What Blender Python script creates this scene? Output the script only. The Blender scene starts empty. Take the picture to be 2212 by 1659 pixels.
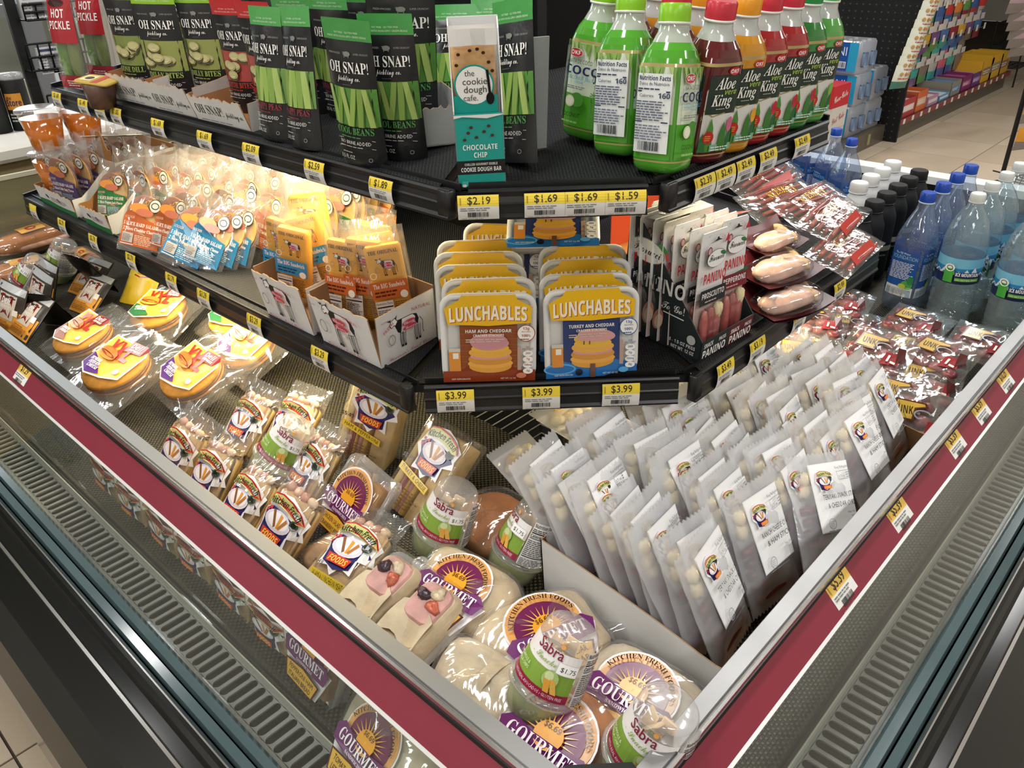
import bpy, math, random
from mathutils import Vector, Matrix
random.seed(11)
SC = bpy.context.scene
COL = SC.collection
RZ = 0.85                       # height of the stainless front rail above the floor
pi, sin, cos, sqrt = math.pi, math.sin, math.cos, math.sqrt
rad = math.radians

# ---------------------------------------------------------------- camera
CAM_P = Vector((-0.379, -0.251, 0.75 + RZ))
_yaw, _pit, _rol = 0.76177, 0.51714, -0.02653
FPX = 1744.96
_w = Vector((cos(_pit)*cos(_yaw), cos(_pit)*sin(_yaw), -sin(_pit)))
_r = _w.cross(Vector((0, 0, 1))).normalized(); _u = _r.cross(_w)
CR = cos(_rol)*_r + sin(_rol)*_u
CU = -sin(_rol)*_r + cos(_rol)*_u
cd = bpy.data.cameras.new('camera'); cam = bpy.data.objects.new('camera', cd); COL.objects.link(cam)
cd.sensor_width = 36.0; cd.lens = FPX/2212*36.0; cd.clip_start = 0.02; cd.clip_end = 100
cam.matrix_world = Matrix(((CR.x, CU.x, -_w.x, CAM_P.x), (CR.y, CU.y, -_w.y, CAM_P.y), (CR.z, CU.z, -_w.z, CAM_P.z), (0, 0, 0, 1)))
SC.camera = cam

# ---------------------------------------------------------------- light and exposure
SC.view_settings.view_transform = 'Standard'; SC.view_settings.look = 'None'
SC.view_settings.gamma = 1.0; SC.view_settings.use_curve_mapping = False
SC.view_settings.exposure = 0.0
SC.cycles.transparent_max_bounces = 24
SC.cycles.max_bounces = 8
wd = bpy.data.worlds.new('world'); SC.world = wd; wd.use_nodes = True
_bg = wd.node_tree.nodes['Background']; _bg.inputs[0].default_value = (1.0, 0.99, 0.97, 1); _bg.inputs[1].default_value = 0.30

def area(name, loc, to, sx, sy, power, col=(1, 1, 1)):
    l = bpy.data.lights.new(name, 'AREA'); l.shape = 'RECTANGLE'; l.size = sx; l.size_y = sy; l.energy = power; l.color = col
    o = bpy.data.objects.new(name, l); COL.objects.link(o)
    d = (Vector(to)-Vector(loc))
    o.matrix_world = Matrix.Translation(loc) @ d.to_track_quat('-Z', 'Y').to_matrix().to_4x4()
    return o
CEIL = 3.0
# rows of fluorescent fixtures over the aisle (their panels are built with the ceiling)
TUBES = [(x, y) for x in (-2.2, 0.0, 2.2, 4.6, 7.0) for y in (-1.7, 0.7, 3.1)]
for i, (x, y) in enumerate(TUBES):
    area('ceiling_lamp', (x, y, CEIL-0.06), (x, y, 0), 1.2, 0.28, 28 if x < 3 else 34, (1.0, 0.99, 0.975))
# daylight from the shop windows behind the far left end
area('window_daylight', (1.2, 6.4, 2.1), (0.7, 2.2, 1.0), 2.4, 1.8, 60, (0.86, 0.94, 1.0))

# ---------------------------------------------------------------- helpers
_hx = {}
def hx(s):
    if not isinstance(s, str): return tuple(s)
    if s not in _hx: _hx[s] = _hex(s)
    return _hx[s]
def _hex(s):
    s = s.lstrip('#'); o = []
    if len(s) == 3: s = ''.join(c*2 for c in s)
    for i in (0, 2, 4):
        c = int(s[i:i+2], 16)/255
        o.append(c/12.92 if c <= 0.04045 else ((c+0.055)/1.055)**2.4)
    return tuple(o)

def ray(px, py):
    return _w + CR*((px-1106)/FPX) - CU*((py-829.5)/FPX)
def onz(px, py, z):
    d = ray(px, py); t = (z-CAM_P.z)/d.z
    return CAM_P + d*t

# sloping shelf boards and decks (heights along their front edges)
A1, H1, C1 = 0.3153, RZ+0.1106, 0.9555
A2, H2, C2 = 0.3104, RZ+0.4514, 0.8208
DK = RZ-0.176; TS = 0.105; TD = 0.06
def zdeck(x, y): return DK + TD*(min(x, y)+0.04)
def zml(x): return H1 + TS*(x-A1)
def zul(x): return H2 + TS*(x-A2)

class B:
    """collects coloured faces for ONE mesh"""
    def __init__(s): s.v = []; s.f = []; s.c = []; s.s = []
    def face(s, pts, col, sm=False):
        n = len(s.v); s.v += [tuple(p) for p in pts]; s.f.append(tuple(range(n, n+len(pts)))); s.c.append(col); s.s.append(sm)
    def raw(s, vs, fs, col, sm=False):
        n = len(s.v); s.v += [tuple(p) for p in vs]
        for f in fs:
            s.f.append(tuple(i+n for i in f)); s.c.append(col); s.s.append(sm)
    def box(s, x0, x1, y0, y1, z0, z1, col, M=None):
        p = [(x, y, z) for z in (z0, z1) for y in (y0, y1) for x in (x0, x1)]
        if M is not None: p = [M @ Vector(q) for q in p]
        s.raw(p, [(0, 2, 3, 1), (4, 5, 7, 6), (0, 1, 5, 4), (2, 6, 7, 3), (0, 4, 6, 2), (1, 3, 7, 5)], col)
    def rbox(s, x0, x1, y0, y1, z0, z1, r, col, n=2, M=None, sm=True):
        """box with rounded vertical corners and softened top/bottom"""
        def ring(ins, z):
            o = []
            for cx, cy, a0 in ((x1-r, y1-r, 0), (x0+r, y1-r, 90), (x0+r, y0+r, 180), (x1-r, y0+r, 270)):
                for k in range(n+1):
                    a = rad(a0+90*k/n); o.append((cx+(r-ins)*cos(a), cy+(r-ins)*sin(a), z))
            return o
        b = min(r*0.6, (z1-z0)*0.45)
        R = [ring(b*0.8, z0), ring(0, z0+b), ring(0, z1-b), ring(b*0.8, z1)]
        m = len(R[0]); vs = [p for q in R for p in q]
        if M is not None: vs = [M @ Vector(q) for q in vs]
        fs = [(j*m+i, j*m+(i+1) % m, (j+1)*m+(i+1) % m, (j+1)*m+i) for j in range(3) for i in range(m)]
        s.raw(vs, fs, col, sm); s.raw(vs[:m][::-1], [tuple(range(m))], col); s.raw(vs[3*m:], [tuple(range(m))], col)
    def grid(s, fn, nu, nv, col, sm=True, cu=False):
        n = len(s.v); w = nu if cu else nu+1
        for j in range(nv+1):
            for i in range(w): s.v.append(tuple(fn(i/nu, j/nv)))
        for j in range(nv):
            for i in range(nu):
                a = n+j*w+i; b2 = n+j*w+(i+1) % w; s.f.append((a, b2, b2+w, a+w))
                s.c.append(col((i+.5)/nu, (j+.5)/nv) if callable(col) else col); s.s.append(sm)
    def lathe(s, prof, n, col, shp=1.0, M=None, cap=True):
        """prof: [(r,z)]; shp<1 squares the section off; col per band if list"""
        def rr(a): 
            if shp == 1.0: return 1.0
            p = 2/shp; return (abs(cos(a))**p+abs(sin(a))**p)**(-1/p)
        vs = []
        for r, z in prof:
            for i in range(n):
                a = 2*pi*(i+.5)/n; q = rr(a)*r; vs.append((q*cos(a), q*sin(a), z))
        if M is not None: vs = [M @ Vector(q) for q in vs]
        b = len(s.v); s.v += [tuple(q) for q in vs]
        for j in range(len(prof)-1):
            c = col[j] if isinstance(col, list) else col
            for i in range(n):
                s.f.append((b+j*n+i, b+j*n+(i+1) % n, b+(j+1)*n+(i+1) % n, b+(j+1)*n+i)); s.c.append(c); s.s.append(True)
        if cap:
            for j, c in ((0, 0), (len(prof)-1, -1)):
                if prof[j][0] > 1e-5:
                    s.f.append(tuple(b+j*n+i for i in (range(n) if j else range(n-1, -1, -1)))); s.c.append(col[c] if isinstance(col, list) else col); s.s.append(False)
    def tube(s, pts, r, n, col):
        pts = [Vector(p) for p in pts]; rings = []
        for i, p in enumerate(pts):
            t = (pts[min(i+1, len(pts)-1)]-pts[max(i-1, 0)]).normalized()
            u = t.cross(Vector((0, 0, 1)) if abs(t.z) < .9 else Vector((1, 0, 0))).normalized(); v = t.cross(u)
            q = r[i] if isinstance(r, (list, tuple)) else r
            rings += [p+q*(cos(2*pi*k/n)*u+sin(2*pi*k/n)*v) for k in range(n)]
        m = len(pts)
        s.raw(rings, [(j*n+i, j*n+(i+1) % n, (j+1)*n+(i+1) % n, (j+1)*n+i) for j in range(m-1) for i in range(n)], col, True)
        s.raw(rings[:n], [tuple(range(n))], col); s.raw(rings[-n:], [tuple(range(n))], col)
    def blob(s, c, rx, ry, rz, col, n=10, m=7, jit=0.12, sq=1.0, seed=0, M=None):
        rnd = random.Random(seed*7919+3); vs = []
        ph = [rnd.uniform(0, 6.28) for _ in range(6)]
        for j in range(m+1):
            t = -pi/2+pi*j/m
            for i in range(n):
                a = 2*pi*i/n
                k = 1+jit*(sin(2*a+ph[0])*cos(2*t+ph[1])+.7*sin(3*a+ph[2]+t*2)+.5*sin(5*a+ph[3])*sin(3*t+ph[4]))
                x, y, z = cos(t)*cos(a), cos(t)*sin(a), sin(t)
                if sq != 1.0:
                    x, y, z = [math.copysign(abs(q)**sq, q) for q in (x, y, z)]
                p = Vector((x*rx*k, y*ry*k, z*rz*k))
                if M is not None: p = M @ p
                vs.append(Vector(c)+p)
        s.raw(vs, [(j*n+i, j*n+(i+1) % n, (j+1)*n+(i+1) % n, (j+1)*n+i) for j in range(m) for i in range(n)], col, True)
    def ext(s, prof, y0, y1, col, tf, closed=True, sm=False, caps=True):
        """extrude a 2-D profile (n,z) between y0 and y1; tf maps (n,y,z) to the world"""
        m = len(prof); vs = [tf(n, y0, z) for n, z in prof]+[tf(n, y1, z) for n, z in prof]
        k = m if closed else m-1
        for i in range(k):
            c = col[i] if isinstance(col, list) else col
            s.raw([vs[i], vs[(i+1) % m], vs[m+(i+1) % m], vs[m+i]], [(0, 1, 2, 3)], c, sm)
        if closed and caps:
            c = col[0] if isinstance(col, list) else col
            s.raw(vs[:m], [tuple(range(m))], c); s.raw(vs[m:], [tuple(range(m))], c)
    def mesh(s, name, mat):
        me = bpy.data.meshes.new(name); me.from_pydata(s.v, [], s.f)
        at = me.color_attributes.new('Col', 'FLOAT_COLOR', 'CORNER')
        buf = []
        for f, c in zip(s.f, s.c):
            c = hx(c); buf += [c[0], c[1], c[2], 1.0]*len(f)
        at.data.foreach_set('color', buf)
        me.polygons.foreach_set('use_smooth', s.s)
        me.materials.append(mat); me.update()
        return me

def link(name, me, parent=None, M=None, label=None, kind=None):
    o = bpy.data.objects.new(name, me); COL.objects.link(o)
    if parent is not None: o.parent = parent
    if M is not None: o.matrix_local = M
    if label: o['label'] = label
    if kind: o['kind'] = kind
    return o
def tag(o, label, cat, group=None):
    o['label'] = label; o['category'] = cat
    if group: o['group'] = group
    return o
def pose(P, yaw=0, lean=0, roll=0, s=1.0):
    """stand at P, facing -Y turned by yaw; lean tips the top backwards; roll turns in the face's plane"""
    if not isinstance(s, (tuple, list)): s = (s, s, s)
    return (Matrix.Translation(P) @ Matrix.Rotation(rad(yaw), 4, 'Z') @ Matrix.Rotation(rad(-lean), 4, 'X')
            @ Matrix.Rotation(rad(roll), 4, 'Y') @ Matrix.Diagonal((*s, 1)))
def empty(name, M, label, cat, group=None):
    o = bpy.data.objects.new(name, None); COL.objects.link(o); o.empty_display_size = .02
    o.matrix_world = M
    return tag(o, label, cat, group)
class Kit:
    """the parts of one kind of thing; spawn() puts one out, sharing the mesh data"""
    def __init__(s): s.p = []
    def add(s, name, b, mat, parent=-1, label=None, M=None):
        s.p.append((name, b.mesh(name, mat) if isinstance(b, B) else b, parent, label, M)); return len(s.p)-1
    def spawn(s, name, M, label, cat, group=None):
        r = empty(name, M, label, cat, group); os = []
        for n, me, pa, lb, Ml in s.p:
            os.append(link(n, me, r if pa < 0 else os[pa], Ml, lb))
        return r

# ---------------------------------------------------------------- flat print: polygons and lettering
_txt = {}
_ST = {'b': (0x1D400, 0x1D41A, 0x1D7CE), 'i': (0x1D468, 0x1D482, 0x1D7CE), 's': (0x1D4D0, 0x1D4EA, None), 'S': (0x1D5D4, 0x1D5EE, 0x1D7EC), 'I': (0x1D63C, 0x1D656, 0x1D7EC)}
def styled(t, st):
    if not st: return t
    A, a, d = _ST[st]; o = ''
    for ch in t:
        if 'A' <= ch <= 'Z': o += chr(A+ord(ch)-65)
        elif 'a' <= ch <= 'z': o += chr(a+ord(ch)-97)
        elif '0' <= ch <= '9' and d: o += chr(d+ord(ch)-48)
        else: o += ch
    return o
def text2d(t, st=None, bold=0.0):
    k = (t, st, bold)
    if k not in _txt:
        c = bpy.data.curves.new('t', 'FONT'); c.body = styled(t, st); c.resolution_u = 2 if len(t) < 14 else 1; c.offset = bold; c.fill_mode = 'FRONT'
        o = bpy.data.objects.new('t', c); me = bpy.data.meshes.new_from_object(o)
        vs = [(v.co.x/.73, v.co.y/.73) for v in me.vertices]; fs = [tuple(p.vertices) for p in me.polygons]
        bpy.data.objects.remove(o); bpy.data.curves.remove(c); bpy.data.meshes.remove(me)
        xs = [v[0] for v in vs] or [0, 1]; x0 = min(xs)
        _txt[k] = ([(x-x0, y) for x, y in vs], fs, max(xs)-x0)
    return _txt[k]
class Art:
    def __init__(s): s.o = []
    def poly(s, pts, col): s.o.append(([tuple(p) for p in pts], [tuple(range(len(pts)))], col)); return s
    def rect(s, x0, y0, x1, y1, col, n=1, m=1):
        vs = [(x0+(x1-x0)*i/n, y0+(y1-y0)*j/m) for j in range(m+1) for i in range(n+1)]
        s.o.append((vs, [(j*(n+1)+i, j*(n+1)+i+1, (j+1)*(n+1)+i+1, (j+1)*(n+1)+i) for j in range(m) for i in range(n)], col)); return s
    def ell(s, cx, cy, rx, ry, col, n=20, rot=0, a0=0, a1=360):
        c, q = cos(rad(rot)), sin(rad(rot)); pts = []
        full = a1-a0 >= 360
        for i in range(n if full else n+1):
            a = rad(a0+(a1-a0)*i/n); x, y = rx*cos(a), ry*sin(a); pts.append((cx+x*c-y*q, cy+x*q+y*c))
        if not full: pts.append((cx, cy))
        return s.poly(pts, col)
    def ring(s, cx, cy, rx, ry, w, col, a0=0, a1=360, n=24):
        vs = []
        for i in range(n+1):
            a = rad(a0+(a1-a0)*i/n)
            vs += [(cx+rx*cos(a), cy+ry*sin(a)), (cx+(rx-w)*cos(a), cy+(ry-w)*sin(a))]
        s.o.append((vs, [(2*i, 2*i+1, 2*i+3, 2*i+2) for i in range(n)], col)); return s
    def line(s, pts, w, col):
        vs = []; fs = []
        for (x0, y0), (x1, y1) in zip(pts, pts[1:]):
            d = math.hypot(x1-x0, y1-y0) or 1; nx, ny = -(y1-y0)/d*w/2, (x1-x0)/d*w/2; n = len(vs)
            vs += [(x0+nx, y0+ny), (x0-nx, y0-ny), (x1-nx, y1-ny), (x1+nx, y1+ny)]; fs.append((n, n+1, n+2, n+3))
        s.o.append((vs, fs, col)); return s
    def text(s, t, x, y, h, col, al='c', fit=None, st=None, bold=0.0, rot=0, bend=0.0, arc=None, fat=1.0):
        vs, fs, w = text2d(t, st, bold); sx = h*fat; W = w*sx
        if fit and (W > fit or fit < 0): sx *= abs(fit)/W; W = abs(fit)
        off = {'c': -W/2, 'l': 0, 'r': -W}[al]; c, q = cos(rad(rot)), sin(rad(rot)); o = []
        for vx, vy in vs:
            px, py = vx*sx+off, vy*h
            if arc: a = px/arc; px, py = (arc+py)*sin(a), (arc+py)*cos(a)-arc
            py += bend*px*px
            o.append((x+px*c-py*q, y+px*q+py*c))
        s.o.append((o, fs, col)); return s
    def micro(s, x0, y0, x1, y1, n, col, seed=1, fill=.5):
        """lines of print too small to read"""
        r = random.Random(seed); vs = []; fs = []; dy = (y1-y0)/n
        for i in range(n):
            x = x0; e = x0+(x1-x0)*r.uniform(.7, 1)
            while x < e-1e-6:
                w = min(e-x, (x1-x0)*r.uniform(.08, .22)); k = len(vs); y = y0+dy*i
                vs += [(x, y), (x+w, y), (x+w, y+dy*fill), (x, y+dy*fill)]; fs.append((k, k+1, k+2, k+3)); x += w+(x1-x0)*.03
        s.o.append((vs, fs, col)); return s
    def bars(s, x0, y0, x1, y1, col, n=16, seed=2):
        r = random.Random(seed); vs = []; fs = []; w = (x1-x0)/n
        for i in range(n):
            k = len(vs); a = x0+w*i; b = a+w*r.choice((.35, .5, .8)); vs += [(a, y0), (b, y0), (b, y1), (a, y1)]; fs.append((k, k+1, k+2, k+3))
        s.o.append((vs, fs, col)); return s
    def put(s, b, fn, dz=.00022):
        for i, (vs, fs, col) in enumerate(s.o):
            o = (i+1)*dz; b.raw([fn(x, y, o) for x, y in vs], fs, col)
        return b
def sub(A, x, y, sx, sy=None, rot=0):
    """a copy of artwork A moved and scaled"""
    sy = sy or sx; N = Art(); c, q = cos(rad(rot)), sin(rad(rot))
    N.o = [([(x+vx*sx*c-vy*sy*q, y+vx*sx*q+vy*sy*c) for vx, vy in vs], fs, col) for vs, fs, col in A.o]
    return N
def flat(w): return lambda x, y, o: (x-w/2, -o, y)

# ---------------------------------------------------------------- materials
def mat(name, rough=.5, spec=.5, metal=0.0, col=None, noise=0.0, nscale=40, bump=0.0, bscale=60, coat=0.0):
    m = bpy.data.materials.new(name); m.use_nodes = True; nt = m.node_tree; N = nt.nodes; L = nt.links
    p = N['Principled BSDF']; p.inputs['Roughness'].default_value = rough; p.inputs['Specular IOR Level'].default_value = spec; p.inputs['Metallic'].default_value = metal
    p.inputs['Coat Weight'].default_value = coat; p.inputs['Coat Roughness'].default_value = .08
    if col is None:
        a = N.new('ShaderNodeAttribute'); a.attribute_name = 'Col'; src = a.outputs['Color']
    else:
        a = N.new('ShaderNodeRGB'); a.outputs[0].default_value = (*hx(col), 1); src = a.outputs[0]
    tc = N.new('ShaderNodeTexCoord')
    if noise:
        t = N.new('ShaderNodeTexNoise'); t.inputs['Scale'].default_value = nscale; t.inputs['Detail'].default_value = 5; L.new(tc.outputs['Object'], t.inputs['Vector'])
        r = N.new('ShaderNodeMapRange'); r.inputs[1].default_value = .3; r.inputs[2].default_value = .7; r.inputs[3].default_value = 1-noise; r.inputs[4].default_value = 1+noise*.6
        L.new(t.outputs['Fac'], r.inputs[0])
        mx = N.new('ShaderNodeVectorMath'); mx.operation = 'SCALE'; L.new(src, mx.inputs[0]); L.new(r.outputs[0], mx.inputs['Scale']); src = mx.outputs[0]
    L.new(src, p.inputs['Base Color'])
    if bump:
        t2 = N.new('ShaderNodeTexNoise'); t2.inputs['Scale'].default_value = bscale; t2.inputs['Detail'].default_value = 4; L.new(tc.outputs['Object'], t2.inputs['Vector'])
        bp = N.new('ShaderNodeBump'); bp.inputs['Strength'].default_value = bump; bp.inputs['Distance'].default_value = .004
        L.new(t2.outputs['Fac'], bp.inputs['Height']); L.new(bp.outputs[0], p.inputs['Normal'])
    return m
def film(name, tint=(1, 1, 1), gloss=.10, haze=0.0, rough=.08, bump=.5, bscale=45, hazecol=(1, 1, 1), edge=.55):
    """thin clear plastic: see-through, shiny, a little milky"""
    m = bpy.data.materials.new(name); m.use_nodes = True; nt = m.node_tree; N = nt.nodes; L = nt.links; N.clear()
    out = N.new('ShaderNodeOutputMaterial'); tr = N.new('ShaderNodeBsdfTransparent'); tr.inputs[0].default_value = (*tint, 1)
    gl = N.new('ShaderNodeBsdfGlossy'); gl.inputs['Roughness'].default_value = rough
    lw = N.new('ShaderNodeLayerWeight'); lw.inputs['Blend'].default_value = .5
    r = N.new('ShaderNodeMapRange'); r.inputs[3].default_value = gloss; r.inputs[4].default_value = edge
    pw = N.new('ShaderNodeMath'); pw.operation = 'POWER'; pw.inputs[1].default_value = 2.6; L.new(lw.outputs['Facing'], pw.inputs[0]); L.new(pw.outputs[0], r.inputs[0])
    tc = N.new('ShaderNodeTexCoord')
    if bump:
        t = N.new('ShaderNodeTexNoise'); t.inputs['Scale'].default_value = bscale; t.inputs['Detail'].default_value = 3; t.inputs['Distortion'].default_value = 1.2
        L.new(tc.outputs['Object'], t.inputs['Vector'])
        bp = N.new('ShaderNodeBump'); bp.inputs['Strength'].default_value = bump; bp.inputs['Distance'].default_value = .01
        L.new(t.outputs['Fac'], bp.inputs['Height']); L.new(bp.outputs[0], gl.inputs['Normal'])
    base = tr.outputs[0]
    if haze:
        df = N.new('ShaderNodeBsdfDiffuse'); df.inputs[0].default_value = (*hazecol, 1)
        tl = N.new('ShaderNodeBsdfTranslucent'); tl.inputs[0].default_value = (*hazecol, 1)
        ad = N.new('ShaderNodeMixShader'); ad.inputs[0].default_value = .4; L.new(df.outputs[0], ad.inputs[1]); L.new(tl.outputs[0], ad.inputs[2])
        mh = N.new('ShaderNodeMixShader'); mh.inputs[0].default_value = haze; L.new(base, mh.inputs[1]); L.new(ad.outputs[0], mh.inputs[2]); base = mh.outputs[0]
    mx = N.new('ShaderNodeMixShader'); L.new(r.outputs[0], mx.inputs[0]); L.new(base, mx.inputs[1]); L.new(gl.outputs[0], mx.inputs[2])
    L.new(mx.outputs[0], out.inputs[0])
    return m
M_INK = mat('printed_card', .5, .4)
M_GLOSSINK = mat('glossy_print', .22, .5)
M_PAPER = mat('paperboard', .8, .2, noise=.04, nscale=30)
M_FOOD = mat('food', .5, .4, noise=.22, nscale=45, bump=.5, bscale=70)
M_BREAD = mat('bread', .6, .3, noise=.25, nscale=30, bump=.4, bscale=90)
M_MEAT = mat('cured_meat', .3, .5, noise=.3, nscale=40, bump=.4, bscale=60)
M_FOIL = mat('foil_pouch', .28, .5, bump=.45, bscale=22)
M_PLAST = mat('plastic', .3, .5)
M_MATTE = mat('matte_plastic', .6, .3)
M_LIQ = mat('drink', .12, .5, coat=.6)
M_BLACK = mat('black_plastic', .33, .5, col='#121214')
M_BLACKM = mat('black_metal', .5, .4, col='#0c0d0e')
M_FILM = film('clear_film', gloss=.10, bump=.6, bscale=10, rough=.10, haze=.06)
M_FILMX = film('milky_film', gloss=.06, haze=.40, bump=.6, bscale=10, rough=.15, hazecol=(.86, .87, .90))
M_CLEAR = film('clear_tub', gloss=.07, bump=.0, rough=.05, edge=.6)
M_CLEARX = film('frosted_tub', gloss=.08, haze=.22, bump=.0, rough=.12, edge=.6)
M_WATER = film('water_bottle', tint=(.86, .93, .95), gloss=.08, haze=.16, bump=.35, bscale=18, rough=.06, hazecol=(.62, .72, .75), edge=.7)
M_WATERB = film('blue_water_bottle', tint=(.80, .87, .97), gloss=.08, haze=.14, bump=.3, bscale=16, rough=.06, hazecol=(.50, .60, .80), edge=.7)
# ---------------------------------------------------------------- more materials
def mat_tiles(name, base, joint, sx, sy, var, jw=.006, rough=.35):
    m = mat(name, rough, .4, col=base, noise=.1, nscale=3); nt = m.node_tree; N = nt.nodes; L = nt.links
    return m
def mat_weave(name, dark, light, sc, rough=.5):
    """woven rubber matting: raised knots over dark holes"""
    m = bpy.data.materials.new(name); m.use_nodes = True; nt = m.node_tree; N = nt.nodes; L = nt.links; p = N['Principled BSDF']
    tc = N.new('ShaderNodeTexCoord'); mp = N.new('ShaderNodeMapping'); mp.inputs['Scale'].default_value = (sc, sc, sc); L.new(tc.outputs['Object'], mp.inputs[0])
    sx = N.new('ShaderNodeSeparateXYZ'); L.new(mp.outputs[0], sx.inputs[0])
    def sn(src, k, ph=0):
        a = N.new('ShaderNodeMath'); a.operation = 'MULTIPLY_ADD'; a.inputs[1].default_value = k; a.inputs[2].default_value = ph; L.new(src, a.inputs[0])
        b = N.new('ShaderNodeMath'); b.operation = 'SINE'; L.new(a.outputs[0], b.inputs[0]); return b.outputs[0]
    a, b = sn(sx.outputs[0], 6.2832), sn(sx.outputs[1], 6.2832)
    ml = N.new('ShaderNodeMath'); ml.operation = 'MULTIPLY'; L.new(a, ml.inputs[0]); L.new(b, ml.inputs[1])
    r = N.new('ShaderNodeMapRange'); r.inputs[1].default_value = -.25; r.inputs[2].default_value = .5; L.new(ml.outputs[0], r.inputs[0])
    cr = N.new('ShaderNodeMix'); cr.data_type = 'RGBA'; cr.inputs[6].default_value = (*hx(dark), 1); cr.inputs[7].default_value = (*hx(light), 1); L.new(r.outputs[0], cr.inputs[0])
    L.new(cr.outputs[2], p.inputs['Base Color']); p.inputs['Roughness'].default_value = rough; p.inputs['Specular IOR Level'].default_value = .35
    bp = N.new('ShaderNodeBump'); bp.inputs['Strength'].default_value = .8; bp.inputs['Distance'].default_value = .003; L.new(r.outputs[0], bp.inputs['Height']); L.new(bp.outputs[0], p.inputs['Normal'])
    return m
M_TILE = mat('floor_tile', .32, .45, noise=.09, nscale=2.2)
M_GROUT = mat('grout', .9, .1, col='#4a443c')
M_CEIL = mat('ceiling_panel', .9, .1, col='#d6d2c8', noise=.03, nscale=6)
M_WALL = mat('painted_wall', .85, .2, col='#cfc8ba')
M_LAMP = bpy.data.materials.new('lamp_diffuser'); M_LAMP.use_nodes = True
_e = M_LAMP.node_tree.nodes['Principled BSDF']; _e.inputs['Emission Color'].default_value = (1, .985, .95, 1); _e.inputs['Emission Strength'].default_value = 7
M_WARM = bpy.data.materials.new('warm_tube'); M_WARM.use_nodes = True
_e = M_WARM.node_tree.nodes['Principled BSDF']; _e.inputs['Emission Color'].default_value = (1, .80, .45, 1); _e.inputs['Emission Strength'].default_value = 12
def steel():
    m = bpy.data.materials.new('brushed_steel'); m.use_nodes = True; nt = m.node_tree; N = nt.nodes; L = nt.links; p = N['Principled BSDF']
    p.inputs['Metallic'].default_value = 1; p.inputs['Base Color'].default_value = (.27, .27, .27, 1); p.inputs['Roughness'].default_value = .42
    tc = N.new('ShaderNodeTexCoord'); t = N.new('ShaderNodeTexNoise'); t.inputs['Scale'].default_value = 9; t.inputs['Detail'].default_value = 6; L.new(tc.outputs['Object'], t.inputs['Vector'])
    r = N.new('ShaderNodeMapRange'); r.inputs[3].default_value = .36; r.inputs[4].default_value = .52; L.new(t.outputs['Fac'], r.inputs[0]); L.new(r.outputs[0], p.inputs['Roughness'])
    return m
M_STEEL = steel()
M_GLASS = film('pane_glass', tint=(.93, .96, .95), gloss=.03, bump=0, rough=.01, edge=.75)
M_TEAL = mat('glass_edge', .12, .6, col='#46575a', noise=.15, nscale=8)
M_WEAVE = mat_weave('woven_mat', '#060605', '#4d4838', 105)
M_RIB = mat_weave('ribbed_mat', '#08090a', '#26282a', 150)
M_GRILLE = mat('grille_paint', .45, .4, col='#86837f', noise=.08, nscale=14)
M_MAG = mat('magenta_strip', .4, .4, col='#7c2334', noise=.05, nscale=8)
M_BUMP = mat('bumper_vinyl', .16, .55, col='#0e1011')
M_DARKP = mat('dark_panel', .75, .2, col='#050607')

# ---------------------------------------------------------------- the room
def struct(name, b, m, parent=None, M=None):
    o = link(name, b.mesh(name, m) if isinstance(b, B) else b, parent, M); o['kind'] = 'structure'; return o
b = B(); b.box(-3.2, 16, -3.0, 8, -.05, -.004, '#4a443c'); floor = struct('floor', b, M_GROUT)
TW = .605
tile_me = {}
def tile_at(i, j):
    k = (i*7+j*3) % 4
    if k not in tile_me:
        bb = B(); bb.box(0, TW-.006, 0, TW-.006, -.004, 0, ['#c2b29c', '#bcab95', '#c6b6a0', '#beae97'][k]); tile_me[k] = bb.mesh('tile', M_TILE)
    link('tile', tile_me[k], floor, Matrix.Translation((-.31+TW*i-TW, 1.41+TW*j-.02, 0)))
for i in range(-1, 23):
    for j in range(-4, 3):
        if (i < 4 and -4 <= j <= 2) or (i >= 4 and j <= 1): tile_at(i, j)
b = B(); b.box(-3.2, 16, -3.0, 8, CEIL, CEIL+.05, '#d8d0c0'); ceil = struct('ceiling', b, M_CEIL)
b = B()
for i in range(-5, 26): b.box(i*.61-.012, i*.61+.012, -3, 8, CEIL-.006, CEIL, '#e8e4dc')
for j in range(-4, 13): b.box(-3.2, 16, j*.61-.012, j*.61+.012, CEIL-.006, CEIL, '#e8e4dc')
struct('ceiling_grid', b, M_MATTE, ceil)['kind'] = 'structure'
b = B(); b.box(-3.25, -3.2, -3, 8, 0, CEIL, 'cccccc'); struct('wall_left', b, M_WALL)
b = B(); b.box(-3.2, 16, -3.05, -3, 0, CEIL, 'cccccc'); struct('wall_front', b, M_WALL)
b = B(); b.box(16, 16.05, -3, 8, 0, CEIL, 'cccccc'); struct('wall_right', b, M_WALL)
b = B(); b.box(-3.2, 16, 8, 8.05, 0, CEIL, 'cccccc'); struct('wall_back', b, M_WALL)

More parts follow.
